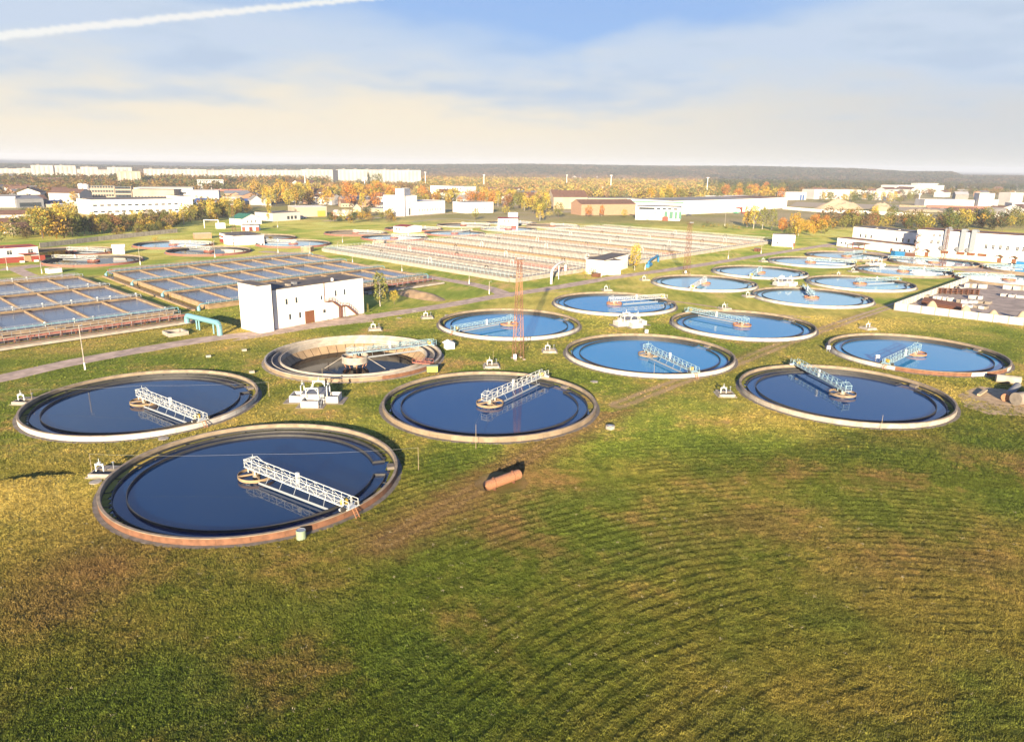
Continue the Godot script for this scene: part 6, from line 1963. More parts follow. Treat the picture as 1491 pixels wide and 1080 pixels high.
	building("pump_hall", "white hall with green trim and green doors behind the long basins", b, [Vector3(109.3, 0, -675.4), Vector3(147.4, 0, -665.4), 11.7], 26.0, {"wall": "white_wall", "roof": "panel_far", "rows": [[9.0, 2.0, 14.0, 1, 0.1, 0.4], [9.2, 1.6, 3.4, 4, 0.45, 0.95]],
		"boxes": [["green_band", 0, 15.2, 0.06, 44.0, 1.1, 0.14, "roof_green"], ["green_door", 7.2, 3.4, 0.06, 3.0, 4.6, 0.15, "roof_green"], ["green_door", 11.8, 1.6, 0.06, 3.4, 6.4, 0.15, "roof_green"], ["green_door", 16.0, 1.4, 0.06, 2.2, 6.4, 0.15, "roof_green"], ["green_door", 19.6, 1.6, 0.06, 2.2, 6.4, 0.15, "roof_green"], ["green_band", -9, 6.0, 0.06, 17.0, 0.7, 0.14, "roof_green"], ["porch", 7, 0, 1.6, 5.0, 3.4, 3.0, "red_paint"]]})
	building("warehouse", "huge white warehouse behind the green trimmed hall", b, [Vector3(157.4, 0, -749.6), Vector3(278.2, 0, -849.9), 13.5], 60.0, {"wall": "white_wall", "roof": "panel_far", "rows": [[2.5, 2.0, 3.0, 3, 0.72, 0.93]], "boxes": [["red_canopy", 34, 4.0, 1.0, 6.0, 1.0, 2.5, "red_paint"], ["red_door", 42, 0, 0.1, 3.0, 5.0, 0.3, "red_paint"], ["white_stair", 26, 0, 1.5, 14.0, 3.5, 3.0, "white_wall"]]})
	building("warehouse", "right wing of the huge white warehouse", b, [Vector3(287.9, 0, -880.0), Vector3(336.7, 0, -929.9), 12.7], 50.0, {"wall": "white_wall", "roof": "roof_brown"})
	building("warehouse", "white upper storey on the huge warehouse", b, [Vector3(271.4, 0, -988.3), Vector3(334.6, 0, -1024.8), 10.3], 30.0, {"wall": "white_far", "roof": "white_far"})
	building("warehouse", "white block with blue doors behind the gravel yard", b, [Vector3(420.4, 0, -1169.0), Vector3(462.1, 0, -1194.7), 11.8], 20.0, {"wall": "white_far", "roof": "white_far", "boxes": [["door", 11, 0, 0.1, 4.0, 8.0, 0.3, "blue_far"], ["door", 17, 0, 0.1, 4.0, 8.0, 0.3, "blue_far"]]})
	building("warehouse", "long pale blue hall at the edge of the pine wood", b, [Vector3(487.3, 0, -1228.5), Vector3(576.6, 0, -1257.7), 14.8], 30.0, {"wall": "white_far", "roof": "white_far"})
	building("warehouse", "second pale blue hall with blue gate at the edge of the pine wood", b, [Vector3(577.3, 0, -1258.0), Vector3(606.2, 0, -1228.1), 13.5], 30.0, {"wall": "white_far", "roof": "white_far", "boxes": [["gate", 41.6 / 2.0 - 4.0, 0, 0.1, 6.0, 6.0, 0.3, "blue_far"]]})
	building("factory", "stepped white factory beneath the right hills", b, [Vector3(840.5, 0, -1663.3), Vector3(990.2, 0, -1746.9), 16.1], 40.0, {"wall": "white_far", "roof": "white_far"})
	building("factory", "raised middle of the stepped white factory", b, [Vector3(1035.8, 0, -1947.1), Vector3(1106.5, 0, -1979.1), 17.2], 20.0, {"wall": "white_far", "roof": "white_far"})
	building("warehouse", "long low white depot before the red rail line at right", b, [Vector3(561.7, 0, -1032.0), Vector3(636.3, 0, -1033.9), 8.7], 24.0, {"wall": "white_far", "roof": "white_far"})
	building("factory", "white silo block rising over the right depot", b, [Vector3(629.8, 0, -1023.3), Vector3(647.8, 0, -1019.2), 18.3], 20.0, {"wall": "white_far", "roof": "white_far"})
	building("factory", "narrow white block right of the silo block", b, [Vector3(662.3, 0, -1040.8), Vector3(669.1, 0, -1042.6), 9.3], 14.0, {"wall": "white_far", "roof": "white_far"})
	building("factory", "white twin block at the far right", b, [Vector3(718.4, 0, -1093.7), Vector3(740.4, 0, -1099.7), 17.5], 20.0, {"wall": "white_far", "roof": "white_far"})
	building("warehouse", "low white shed at the right edge under the twin block", b, [Vector3(639.1, 0, -967.4), Vector3(676.2, 0, -961.0), 8.2], 20.0, {"wall": "white_far", "roof": "white_far", "rows": [[2, 2.4, 2.4, 6, 0.1, 0.9]]})
	building("warehouse", "pale curved roof hall left of the silo block", b, [Vector3(751.8, 0, -1287.7), Vector3(769.5, 0, -1280.0), 9.4], 40.0, {"wall": "panel_far", "roof": "white_far", "gable": 4.0})
	# blocks of flats, far off
	var flats := [[-20, 27, 262, 245.5, "flats", "leftmost white block of flats"], [27, 48, 262, 245, "flats", "white block of flats second from the left edge"], [48, 79, 263, 240.5, "flats", "tall white block of flats near the left edge"], [82, 112, 263, 241, "flats", "tall white block of flats, second of the tall pair"], [113, 120, 263, 246, "flats_bay", "narrow grey block of flats between tall ones"],
		[120, 144, 263, 243, "flats", "white block of flats left of the poplars"], [144, 160, 263, 247, "flats_bay", "low grey block of flats behind the silos"], [159, 193, 262, 243.5, "flats", "white block of flats above the yellow brick block"], [172, 206, 271, 249.5, "cream_far", "cream block of flats with yellow top standing forward of the row"], [212, 250, 265, 246, "flats", "white block of flats right of the cream one"],
		[250, 302, 265, 246.5, "flats", "long white block of flats behind the dark ended block"], [303, 330, 265, 247.5, "flats_bay", "grey white block of flats in the middle of the row"], [330, 376, 265, 247, "flats", "long white block of flats behind the red wagons"], [377, 440, 266, 247.5, "flats", "very long white block of flats left of the dark ended slab"], [441, 485, 268, 246.8, "flats", "white slab of flats joined to the dark end wall"],
		[493, 553, 270, 247, "flats", "large white slab of flats right of the dark end wall"], [553, 613, 271, 247.5, "flats", "largest white slab of flats at the right end of the row"]]
	var fp: Array = [[Vector3(-1180.0, 0, -1690.3), Vector3(-1132.7, 0, -1728.4), 24.7],
		[Vector3(-1132.7, 0, -1728.4), Vector3(-1110.8, 0, -1745.9), 25.8],
		[Vector3(-1073.9, 0, -1687.5), Vector3(-1041.4, 0, -1712.3), 33.4],
		[Vector3(-1038.2, 0, -1714.7), Vector3(-1005.8, 0, -1739.5), 33.2],
		[Vector3(-1004.7, 0, -1740.4), Vector3(-997.0, 0, -1746.3), 25.9],
		[Vector3(-997.0, 0, -1746.3), Vector3(-970.1, 0, -1766.8), 30.7],
		[Vector3(-970.1, 0, -1766.8), Vector3(-951.9, 0, -1780.7), 24.8],
		[Vector3(-987.7, 0, -1845.0), Vector3(-947.2, 0, -1877.6), 30.1],
		[Vector3(-731.4, 0, -1394.2), Vector3(-697.4, 0, -1412.9), 26.5],
		[Vector3(-830.7, 0, -1704.0), Vector3(-786.0, 0, -1735.1), 28.6],
		[Vector3(-786.0, 0, -1735.1), Vector3(-722.1, 0, -1779.6), 28.4],
		[Vector3(-720.8, 0, -1780.5), Vector3(-686.3, 0, -1804.5), 27.4],
		[Vector3(-686.3, 0, -1804.5), Vector3(-625.3, 0, -1847.0), 28.7],
		[Vector3(-602.0, 0, -1782.6), Vector3(-516.1, 0, -1839.8), 29.3],
		[Vector3(-479.8, 0, -1715.5), Vector3(-420.1, 0, -1752.1), 32.2],
		[Vector3(-382.4, 0, -1644.1), Vector3(-301.0, 0, -1690.4), 33.6],
		[Vector3(-291.3, 0, -1635.5), Vector3(-207.9, 0, -1681.2), 34.1]]
	for k in flats.size():
		var s: Array = flats[k]
		var f: Array = fp[k]
		var l: float = (f[0] as Vector3).distance_to(f[1])
		var bays := []
		for i in int(l / 9.0):
			bays.append(["balcony_bay", (i + 0.5) * 9.0 - l / 2.0, 1.0, 0.35, 3.4, f[2] - 2.5, 0.9, "flats_bay" if s[4] != "flats_bay" else "flats"])
		for i in int(l / 27.0):
			bays.append(["stair_head", (i + 0.5) * 27.0 - l / 2.0, f[2] + 0.1, -7.0, 5.0, 2.6, 5.0, "panel_far"])
		building("apartment_block", s[5], "apartment block", f, 14.0, {"wall": s[4], "roof": "panel_far", "boxes": bays, "group": "blocks of flats on the skyline"})
	building("apartment_block", "dark end wall between two white slabs of flats", "apartment block", [Vector3(-398.7, 0, -1665.6), Vector3(-383.0, 0, -1643.8), 32.2], 60.0, {"wall": "dark_far", "roof": "panel_far"})
	# small houses and sheds scattered through the town
	rng.seed = 19
	var kinds := []
	for k in 4:
		var hs := building("house", "", "house", [Vector3(-6 - k * 2, 0, 0), Vector3(6 + k * 2, 0, 0), 3.6 + k * 1.2], 9.0 + k * 2, {"wall": ["white_far", "cream_far", "brick_far", "white_far"][k], "roof": ["panel_far", "roof_brown", "grey_far", "roof_brown"][k], "gable": [3.4, 4.2, 2.0, 3.0][k], "rows": [[1.0, 1.5, 1.4, 4, 0.05, 0.95]]})
		remove_child(hs)
		kinds.append(hs)
	for q in [[[Vector2(-509.0, -742.2), Vector2(-472.9, -809.4), Vector2(-697.3, -1198.8), Vector2(-744.9, -1049.0)], 16, "small house among the trees at the far left of the town"], [[Vector2(-305.5, -797.3), Vector2(-133.9, -775.0), Vector2(-174.3, -1011.6), Vector2(-363.1, -949.7)], 22, "small house or shed among the workshops in the middle of the town"], [[Vector2(-833.4, -1292.2), Vector2(-334.6, -1367.7), Vector2(-427.0, -1747.9), Vector2(-928.2, -1440.5)], 20, "small house before the blocks of flats"],
		[[Vector2(-107.7, -915.6), Vector2(66.5, -898.0), Vector2(92.8, -1260.7), Vector2(-137.9, -1174.1)], 16, "small house among the orange trees right of the tall white factory"], [[Vector2(-68.7, -2584.0), Vector2(649.1, -2862.9), Vector2(1070.4, -4730.3), Vector2(-99.1, -3722.1)], 26, "tiny far house in the hazy gardens before the hills"], [[Vector2(475.9, -1339.1), Vector2(907.8, -1366.3), Vector2(1290.5, -1947.9), Vector2(603.4, -1701.6)], 18, "small house or shed beyond the gravel yard"], [[Vector2(-302.9, -437.1), Vector2(-298.7, -455.8), Vector2(-350.1, -536.2), Vector2(-367.6, -532.9)], 6, "small shed in the dark trees behind the left pump house"], [[Vector2(419.9, -714.4), Vector2(475.3, -689.8), Vector2(569.0, -828.4), Vector2(489.4, -834.9)], 9, "small shed or stack in the far right yard"]]:
		for k in q[1]:
			var p := quad_point(q[0], rng.randf(), rng.randf())
			var far: float = clampf(Vector2(p.x, p.y).length() / 800.0, 0.5, 1.2)
			dup(kinds[rng.randi() % 4], Vector3(p.x, 0, p.y), rng.randf_range(-1.2, 1.2), far * rng.randf_range(0.8, 1.3), q[2], "houses: " + q[2])
	for k in kinds:
		k.free()
	# silos
	for q in [[Vector3(-535.7, 0, -933.1), 17.7, "left of two tall white silos"], [Vector3(-531.0, 0, -934.7), 17.0, "right of two tall white silos"]]:
		var t := thing("silo", q[2], "silo", q[0], 0.0, "tall white silos")
		var m := MB.new()
		m.lathe([Vector2(3.6, 0), Vector2(3.6, q[1] - 1.0), Vector2(0.6, q[1]), Vector2(0, q[1])], 20)
		put("shell", m.mesh(), mats.white_wall, t)
		m = MB.new()
		m.beam(Vector3(2.6, 0, 2.8), Vector3(2.6, q[1], 2.8), 0.5, 0.4)
		put("ladder", m.mesh(), mats.grey_steel, t)
	# slim lighting masts over the town
	for q in [[Vector3(-373.7, 0, -1349.5), 30.8, "slim white mast left of the dark end wall"], [Vector3(-175.2, 0, -1487.0), 31.3, "slim white mast right of the largest slab of flats"], [Vector3(-58.9, 0, -1452.1), 28.0, "slim white mast beside the flat white block"], [Vector3(123.6, 0, -1798.9), 26.8, "slim white mast in the yellow wood"],
		[Vector3(177.3, 0, -1394.7), 31.2, "slim white mast beside the pale blue block"], [Vector3(344.9, 0, -1355.4), 29.8, "slim white mast left of the huge warehouse"], [Vector3(563.9, 0, -1051.1), 14.9, "slim white mast behind the sand yard"], [Vector3(-284.4, 0, -1434.6), 20.2, "slim white mast before the poplar group"]]:
		var t := thing("lighting_mast", q[2], "mast", q[0], 0.0, "slim white masts over the town")
		var m := MB.new()
		m.tube(Vector3.ZERO, Vector3(0, q[1], 0), 0.9, 0.55, 8)
		put("shaft", m.mesh(), mats.white_wall, t)
		m = MB.new()
		m.box(Vector3(0, q[1], 0), Vector3(4.5, 0.8, 1.2))
		put("lamp_bar", m.mesh(), mats.white_wall, t)
	for k in 4:
		var m := MB.new()
		var q: Vector3 = (Vector3(233.6, 0, -1145.3) as Vector3).lerp(Vector3(255.1, 0, -1177.5), k / 3.0)
		m.lathe([Vector2(1.2, 0), Vector2(1.0, 16), Vector2(0.8, 16.2), Vector2(0, 16.2)], 12)
		solo("chimney", m.mesh(), mats.white_wall if k < 2 else mats.roof_brown, "one of the four short chimneys in the wood above the white warehouse", "chimney", q, 0.0, "short chimneys in the wood")
	# sand piles and the gravel yard
	heap("wide pale sand pile in the gravel yard", "sand heap", Vector3(398.5, 0, -922.5), 32.0, 16.0, 10.0, "sand", 0.0)
	heap("pointed pale sand pile in the gravel yard", "sand heap", Vector3(426.3, 0, -871.8), 17.0, 14.0, 9.5, "sand", 0.0)
	heap("low pale sand pile right of the pointed one", "sand heap", Vector3(482.0, 0, -885.0), 26.0, 10.0, 4.0, "sand", 0.0)
	fence("long white wall in front of the gravel yard", [Vector3(319.8, 0, -895.2), Vector3(342.1, 0, -838.8), Vector3(380.8, 0, -822.6), Vector3(405.6, 0, -804.3), Vector3(430.7, 0, -776.2)], 3.2, 8.0, "white_wall")
	fence("pale wall along the gravel pit behind the yellow wood", [Vector3(512.1, 0, -1000.9), Vector3(543.9, 0, -992.1)], 2.5, 8.0, "cream_wall")
	# the railway with red wagons
	var rw: Array = [Vector3(-460.1, 0, -1183.5), Vector3(-179.0, 0, -1320.1)]
	var wagon: Node3D = null
	for k in 15:
		var p: Vector3 = rw[0].lerp(rw[1], k / 15.0 + (0.02 if k > 6 else 0.0))
		if wagon == null:
			wagon = thing("freight_wagon", "red freight wagon of the long train below the blocks of flats", "wagon", p, -atan2(rw[1].z - rw[0].z, rw[1].x - rw[0].x), "red freight wagons of one train")
			var m := MB.new()
			m.box(Vector3(0, 1.2, 0), Vector3(20, 3.2, 3.0))
			put("body", m.mesh(), mats.pink_paint, wagon)
			for s in [-7.0, 7.0]:
				m = MB.new()
				m.box(Vector3(s, 0.1, 0), Vector3(4.0, 1.1, 2.4))
				put("bogie", m.mesh(), mats.dark_steel, wagon)
		else:
			dup(wagon, p, wagon.rotation.y, 1.0, "red freight wagon of the long train below the blocks of flats", "red freight wagons of one train")
	var ew: Array = [Vector3(540.6, 0, -966.4), Vector3(632.8, 0, -935.4)]
	for k in 7:
		dup(wagon, ew[0].lerp(ew[1], k / 6.5), -atan2(ew[1].z - ew[0].z, ew[1].x - ew[0].x), 1.0, "red freight wagon before the white depot at far right", "red freight wagons at the depot")
	# parked vehicles
	var cars := [[Vector3(62.4, 0, -410.1), 0.9, 1.15, "dark_far", "dark blue car parked at the edge of the long basins"], [Vector3(172.9, 0, -742.3), 0.3, 1.3, "dark_far", "dark car parked left of the huge warehouse"], [Vector3(233.4, 0, -789.2), 0.2, 1.4, "green_paint", "green truck before the huge warehouse"], [Vector3(242.7, 0, -791.3), 0.1, 1.4, "red_paint", "red car before the huge warehouse"],
		[Vector3(-311.5, 0, -458.6), 0.4, 1.5, "white_wall", "white van at the left edge behind the pump house"], [Vector3(-319.0, 0, -477.3), 0.8, 1.4, "grey_far", "grey van parked by the left trees"], [Vector3(-137.3, 0, -621.5), 0.4, 1.5, "red_paint", "red van right of the orange tree"], [Vector3(-141.6, 0, -612.5), 0.2, 1.5, "green_paint", "green truck right of the orange tree"], [Vector3(-178.5, 0, -629.8), 0.1, 1.6, "white_wall", "white truck before the cream workshop"], [Vector3(486.0, 0, -777.1), 0.1, 1.5, "yellow_paint", "yellow machine in the far right yard"], [Vector3(480.8, 0, -735.8), 0.2, 1.5, "white_wall", "white truck in the far right yard"]]
	for c in cars:
		var t := thing("parked_car", c[4], "car", c[0], c[1])
		t.scale = Vector3.ONE * c[2]
		var m := MB.new()
		m.frame(Vector3(0, 0.62, 0), Vector3(2.2, 0, 0), Vector3(0, 0.30, 0), Vector3(0, 0, 0.85))
		m.frame(Vector3(0, 0.60, 0), Vector3(2.12, 0, 0), Vector3(0, 0.24, 0), Vector3(0, 0, 0.9))
		put("body", m.mesh(), mats[c[3]], t)
		m = MB.new()
		var lo := [Vector3(-1.5, 0.92, -0.8), Vector3(0.9, 0.92, -0.8), Vector3(0.9, 0.92, 0.8), Vector3(-1.5, 0.92, 0.8)]
		var hi := [Vector3(-1.1, 1.45, -0.66), Vector3(0.3, 1.45, -0.66), Vector3(0.3, 1.45, 0.66), Vector3(-1.1, 1.45, 0.66)]
		for i in 4:
			m.quad(lo[i], lo[(i + 1) % 4], hi[(i + 1) % 4], hi[i], (lo[i] + lo[(i + 1) % 4]) * Vector3(1, 0, 1))
		put("windows", m.mesh(), mats.glass, t)
		m = MB.new()
		m.frame(Vector3(-0.4, 1.47, 0), Vector3(0.72, 0, 0), Vector3(0, 0.03, 0), Vector3(0, 0, 0.68))
		put("roof", m.mesh(), mats[c[3]], t)
		for s in [[-1.35, 0.82], [1.35, 0.82], [-1.35, -0.82], [1.35, -0.82]]:
			m = MB.new()
			m.tube(Vector3(s[0], 0.32, s[1] - 0.1), Vector3(s[0], 0.32, s[1] + 0.1), 0.32, 0.32, 12)
			put("wheel", m.mesh(), mats.tyre, t)


func plant_trees() -> void:
	var tint := {"green": Color(0.072, 0.096, 0.024), "olive": Color(0.156, 0.156, 0.038), "yellow": Color(0.324, 0.270, 0.048), "gold": Color(0.360, 0.234, 0.036), "orange": Color(0.348, 0.150, 0.034), "rust": Color(0.204, 0.108, 0.048), "brown": Color(0.144, 0.102, 0.050), "dark": Color(0.048, 0.062, 0.026)}
	var proto := {}
	var n := 0
	for s in ["round", "birch", "poplar", "pine", "bush"]:
		for c in tint:
			n += 1
			if s in ["poplar", "pine"] and not c in ["green", "olive", "dark", "yellow"]:
				continue
			proto[s + c] = tree(s, tint[c], 100 + n)
	rng.seed = 41
	# single trees that stand out
	var singles := [[Vector3(-43.2, 0, -235.8), 11.4, "birch", "olive", "tall pale birch standing right of the white block building"], [Vector3(-39.3, 0, -239.8), 5.3, "round", "yellow", "small yellow tree right of the tall pale birch"], [Vector3(-45.1, 0, -225.1), 3.0, "poplar", "olive", "slim shrub at the corner of the white block building"],
		[Vector3(54.8, 0, -332.2), 12.1, "birch", "yellow", "yellow birch at the right end of the white hall"], [Vector3(33.0, 0, -307.7), 5.5, "bush", "olive", "round green bush before the white hall"], [Vector3(30.1, 0, -307.4), 4.6, "bush", "yellow", "yellow bush left of the round green one"], [Vector3(39.5, 0, -308.3), 2.4, "bush", "rust", "low rusty bush by the red kiosk"],
		[Vector3(-33.4, 0, -642.3), 10.4, "round", "olive", "lone dark olive tree on the grass behind the first tanks"], [Vector3(21.9, 0, -636.6), 14.8, "birch", "yellow", "bright yellow birch left of the cream barracks"], [Vector3(31.5, 0, -682.3), 9.8, "bush", "yellow", "small yellow bush by the yellow birch"], [Vector3(40.4, 0, -684.2), 15.3, "round", "olive", "broad olive tree before the cream barracks"],
		[Vector3(69.5, 0, -699.8), 11.9, "round", "orange", "orange tree before the low brick building"], [Vector3(83.2, 0, -712.6), 10.8, "birch", "orange", "slim orange tree before the low brick building"], [Vector3(102.5, 0, -697.1), 8.7, "round", "yellow", "bright yellow round tree left of the green trimmed hall"],
		[Vector3(187.1, 0, -599.5), 16.2, "birch", "gold", "left birch of the white stemmed group right of the long basins"], [Vector3(187.9, 0, -586.0), 18.4, "birch", "yellow", "tallest birch of the white stemmed group"], [Vector3(193.1, 0, -580.4), 17.2, "birch", "olive", "olive birch of the white stemmed group"], [Vector3(198.7, 0, -574.9), 16.0, "birch", "olive", "right birch of the white stemmed group"],
		[Vector3(198.0, 0, -550.4), 11.9, "round", "orange", "orange tree right of the birch group"], [Vector3(201.6, 0, -533.9), 8.2, "round", "gold", "golden maple beside the small white cube"], [Vector3(212.3, 0, -541.2), 11.3, "round", "gold", "tall golden maple before the works annex"], [Vector3(210.7, 0, -524.5), 7.6, "round", "gold", "low golden maple nearest the annex"], [Vector3(226.4, 0, -549.1), 11.9, "round", "gold", "golden maple at the left of the annex trees"],
		[Vector3(322.4, 0, -616.1), 8.3, "round", "orange", "bright red orange maple behind the works hall"], [Vector3(-202.7, 0, -418.7), 5.0, "bush", "gold", "golden bush before the left pale tank"], [Vector3(-143.5, 0, -596.6), 9.1, "round", "orange", "orange maple by the workshops"], [Vector3(-474.8, 0, -808.8), 13.7, "round", "gold", "golden tree left of the white silos"], [Vector3(-411.1, 0, -633.4), 5.7, "round", "orange", "orange tree on the field at left"],
		[Vector3(-194.8, 0, -594.2), 18.1, "poplar", "yellow", "tall yellow poplar right of the green roofed house"], [Vector3(-222.3, 0, -588.9), 11.1, "birch", "olive", "olive birch left of the green roofed house"], [Vector3(-236.4, 0, -662.8), 11.3, "round", "gold", "golden maple behind the green roofed house"], [Vector3(-117.5, 0, -709.5), 17.1, "birch", "gold", "bright gold tree left of the tall white factory"],
		[Vector3(-293.9, 0, -1525.3), 30.1, "poplar", "dark", "dark poplar before the white slabs of flats"], [Vector3(-283.8, 0, -1530.5), 29.5, "round", "green", "dark round tree before the white slabs of flats"], [Vector3(-273.6, 0, -1535.7), 28.3, "birch", "olive", "olive poplar at the right of the group before the slabs"], [Vector3(-311.5, 0, -1516.3), 18.6, "round", "dark", "dark tree left of the poplar group"],
		[Vector3(118.3, 0, -659.7), 5.0, "bush", "olive", "bush before the green trimmed hall"], [Vector3(-168.6, 0, -524.8), 3.5, "bush", "dark", "dark bush on the grass"], [Vector3(114.1, 0, -384.4), 2.6, "bush", "olive", "olive bush by the road beside the long basins"]]
	for s in singles:
		var src: Node3D = proto[s[2] + s[3]]
		dup(src, s[0], rng.randf() * TAU, s[1] / 10.0, s[4])
	# belts of trees: corners, how many, least and greatest height, [shape+tint ...], label
	var belts := [
		[[Vector2(-270.7, -416.9), Vector2(-262.6, -443.1), Vector2(-306.4, -518.8), Vector2(-319.1, -493.4)], 13, 12.0, 17.0, ["roundyellow", "roundolive", "birchyellow", "roundolive"], "tall yellow green tree in the clump behind the left pump house"],
		[[Vector2(-265.0, -447.2), Vector2(-234.9, -519.3), Vector2(-260.2, -581.4), Vector2(-306.4, -518.8)], 40, 6.5, 10.5, ["roundolive", "roundbrown", "roundrust", "roundgreen", "bushbrown", "birchyellow", "roundolive"], "mixed autumn tree of the belt in front of the long white factory"],
		[[Vector2(-241.0, -446.4), Vector2(-220.1, -478.0), Vector2(-232.7, -508.1), Vector2(-254.7, -472.5)], 14, 4.0, 7.0, ["bushyellow", "rounddark", "bushgold", "roundolive"], "small tree at the near edge of the left belt"],
		[[Vector2(-287.7, -414.5), Vector2(-285.9, -439.6), Vector2(-383.0, -587.7), Vector2(-402.0, -583.8)], 13, 4.0, 9.0, ["rounddark", "roundolive", "bushyellow", "rounddark"], "dark tree at the left edge behind the pump house"],
		[[Vector2(-243.2, -542.8), Vector2(-227.0, -619.8), Vector2(-270.6, -741.0), Vector2(-297.5, -699.9)], 24, 8.0, 14.0, ["roundolive", "birchyellow", "roundgold", "roundgreen", "birchyellow"], "yellow or olive tree left of the green roofed house"],
		[[Vector2(-268.8, -779.6), Vector2(-182.5, -802.1), Vector2(-245.2, -1080.8), Vector2(-357.6, -1040.6)], 26, 13.0, 22.0, ["birchyellow", "roundgold", "birchgold", "roundolive", "poplaryellow", "roundyellow"], "tall golden tree of the belt behind the workshops"],
		[[Vector2(-176.9, -777.0), Vector2(-125.6, -789.9), Vector2(-175.3, -1105.8), Vector2(-245.2, -1080.8)], 20, 12.0, 22.0, ["birchyellow", "roundgold", "birchgold", "birchyellow", "roundorange"], "golden tree left of the tall white factory"],
		[[Vector2(-145.4, -567.3), Vector2(-96.6, -605.6), Vector2(-111.5, -700.4), Vector2(-156.9, -661.1)], 20, 4.0, 9.0, ["bushbrown", "bushrust", "roundolive", "bushgold", "rounddark"], "brown shrub before the grey sheds"],
		[[Vector2(-106.4, -851.2), Vector2(-17.5, -804.0), Vector2(-23.2, -1061.1), Vector2(-139.6, -1118.6)], 20, 10.0, 17.0, ["roundorange", "roundgold", "roundolive", "roundrust", "roundyellow"], "orange or gold tree around the white halls"],
		[[Vector2(-14.8, -682.0), Vector2(33.5, -712.0), Vector2(48.4, -1040.0), Vector2(-22.2, -1017.8)], 18, 10.0, 17.0, ["roundolive", "birchyellow", "roundgold", "roundrust", "roundyellow"], "autumn tree between the low white hall and the cream barracks"],
		[[Vector2(145.3, -887.8), Vector2(215.0, -938.1), Vector2(252.5, -1104.2), Vector2(176.2, -1080.2)], 12, 14.0, 20.0, ["birchyellow", "birchgold", "roundolive"], "yellow tree behind the green trimmed hall"],
		[[Vector2(296.3, -1118.0), Vector2(410.8, -1154.1), Vector2(565.5, -1593.9), Vector2(403.1, -1526.4)], 20, 14.0, 21.0, ["roundorange", "roundolive", "roundgreen", "roundgold"], "tree behind the huge white warehouse"],
		[[Vector2(241.9, -575.8), Vector2(322.0, -602.2), Vector2(381.5, -716.1), Vector2(278.0, -686.7)], 20, 8.0, 14.0, ["roundolive", "roundrust", "birchyellow", "roundgreen", "roundbrown"], "autumn tree in the belt behind the works annex"],
		[[Vector2(314.4, -587.8), Vector2(408.1, -590.5), Vector2(488.7, -709.7), Vector2(376.2, -705.9)], 20, 9.0, 15.0, ["roundolive", "rounddark", "roundolive", "roundgreen", "roundyellow"], "olive tree in the belt behind the main works hall"],
		[[Vector2(184.4, -510.2), Vector2(231.6, -538.6), Vector2(272.7, -636.5), Vector2(209.3, -596.4)], 12, 7.0, 11.0, ["roundgold", "roundbrown", "roundorange", "birchgold"], "golden tree between the small white cube and the annex"],
		[[Vector2(437.6, -1074.3), Vector2(578.7, -1074.5), Vector2(715.5, -1331.7), Vector2(514.0, -1264.2)], 18, 10.0, 17.0, ["birchyellow", "roundolive", "roundgold", "birchyellow", "roundgreen"], "yellow green tree behind the sand piles"],
		[[Vector2(149.1, -592.8), Vector2(171.1, -551.9), Vector2(185.4, -599.2), Vector2(160.5, -639.1)], 14, 1.6, 3.0, ["busholive", "bushgreen"], "low shrub of the green strip behind the long basins"],
	]
	for b in belts:
		for k in b[1] * 2:
			var p := quad_point(b[0], rng.randf(), rng.randf())
			if k >= b[1]:       # the rest of a belt, too thick to tell apart, joins the wood
				var s := rng.randf_range(b[2], b[3])
				far_spots.append(Transform3D(Basis(Vector3.UP, rng.randf() * TAU).scaled(Vector3(s * 1.1, s, s * 1.1)), Vector3(p.x, -0.1, p.y)))
				var c: Color = [tint.olive, tint.yellow, tint.gold, tint.brown][rng.randi() % 4] * 0.8
				c.a = 1.0
				far_tints.append(c)
				continue
			var src: Node3D = proto[b[4][rng.randi() % b[4].size()]]
			dup(src, Vector3(p.x, -0.1, p.y), rng.randf() * TAU, rng.randf_range(b[2], b[3]) * 1.2 / 10.0, b[5], "trees: " + b[5])
	for k in proto:
		proto[k].free()
	# what lies too far off to count: woods
	rng.seed = 77
	var warm := [Color(0.351, 0.284, 0.081), Color(0.378, 0.297, 0.074), Color(0.297, 0.189, 0.074), Color(0.176, 0.169, 0.061), Color(0.270, 0.176, 0.081), Color(0.135, 0.149, 0.054)]
	var mixed := [Color(0.12, 0.11, 0.035), Color(0.20, 0.15, 0.045), Color(0.07, 0.08, 0.027), Color(0.21, 0.12, 0.035), Color(0.15, 0.09, 0.04), Color(0.10, 0.11, 0.035)]
	var dull := [Color(0.14, 0.105, 0.065), Color(0.16, 0.115, 0.06), Color(0.11, 0.095, 0.055), Color(0.18, 0.125, 0.065)]
	var firs := [Color(0.05, 0.065, 0.03), Color(0.07, 0.075, 0.035), Color(0.09, 0.075, 0.035)]
	var m0 := far_tree_mesh(500, false)
	var m1 := far_tree_mesh(501, true)
	far_wood([Vector2(-138.5, -1093.5), Vector2(323.3, -1200.4), Vector2(710.9, -2656.9), Vector2(-302.4, -2396.1)], 2600, 11.0, 18.0, warm)
	far_wood([Vector2(-248.6, -555.1), Vector2(-227.0, -619.8), Vector2(-312.1, -856.2), Vector2(-334.9, -789.3)], 50, 7.0, 13.0, mixed)
	far_wood([Vector2(-267.4, -451.4), Vector2(-237.3, -524.9), Vector2(-266.4, -595.6), Vector2(-334.3, -567.0)], 110, 5.0, 9.0, mixed)
	far_wood([Vector2(-287.7, -414.5), Vector2(-284.4, -439.8), Vector2(-373.4, -589.7), Vector2(-411.4, -581.9)], 40, 5.0, 10.0, mixed)
	far_wood([Vector2(-312.1, -926.7), Vector2(-150.6, -977.4), Vector2(-218.6, -1421.8), Vector2(-483.2, -1298.5)], 300, 9.0, 17.0, warm)
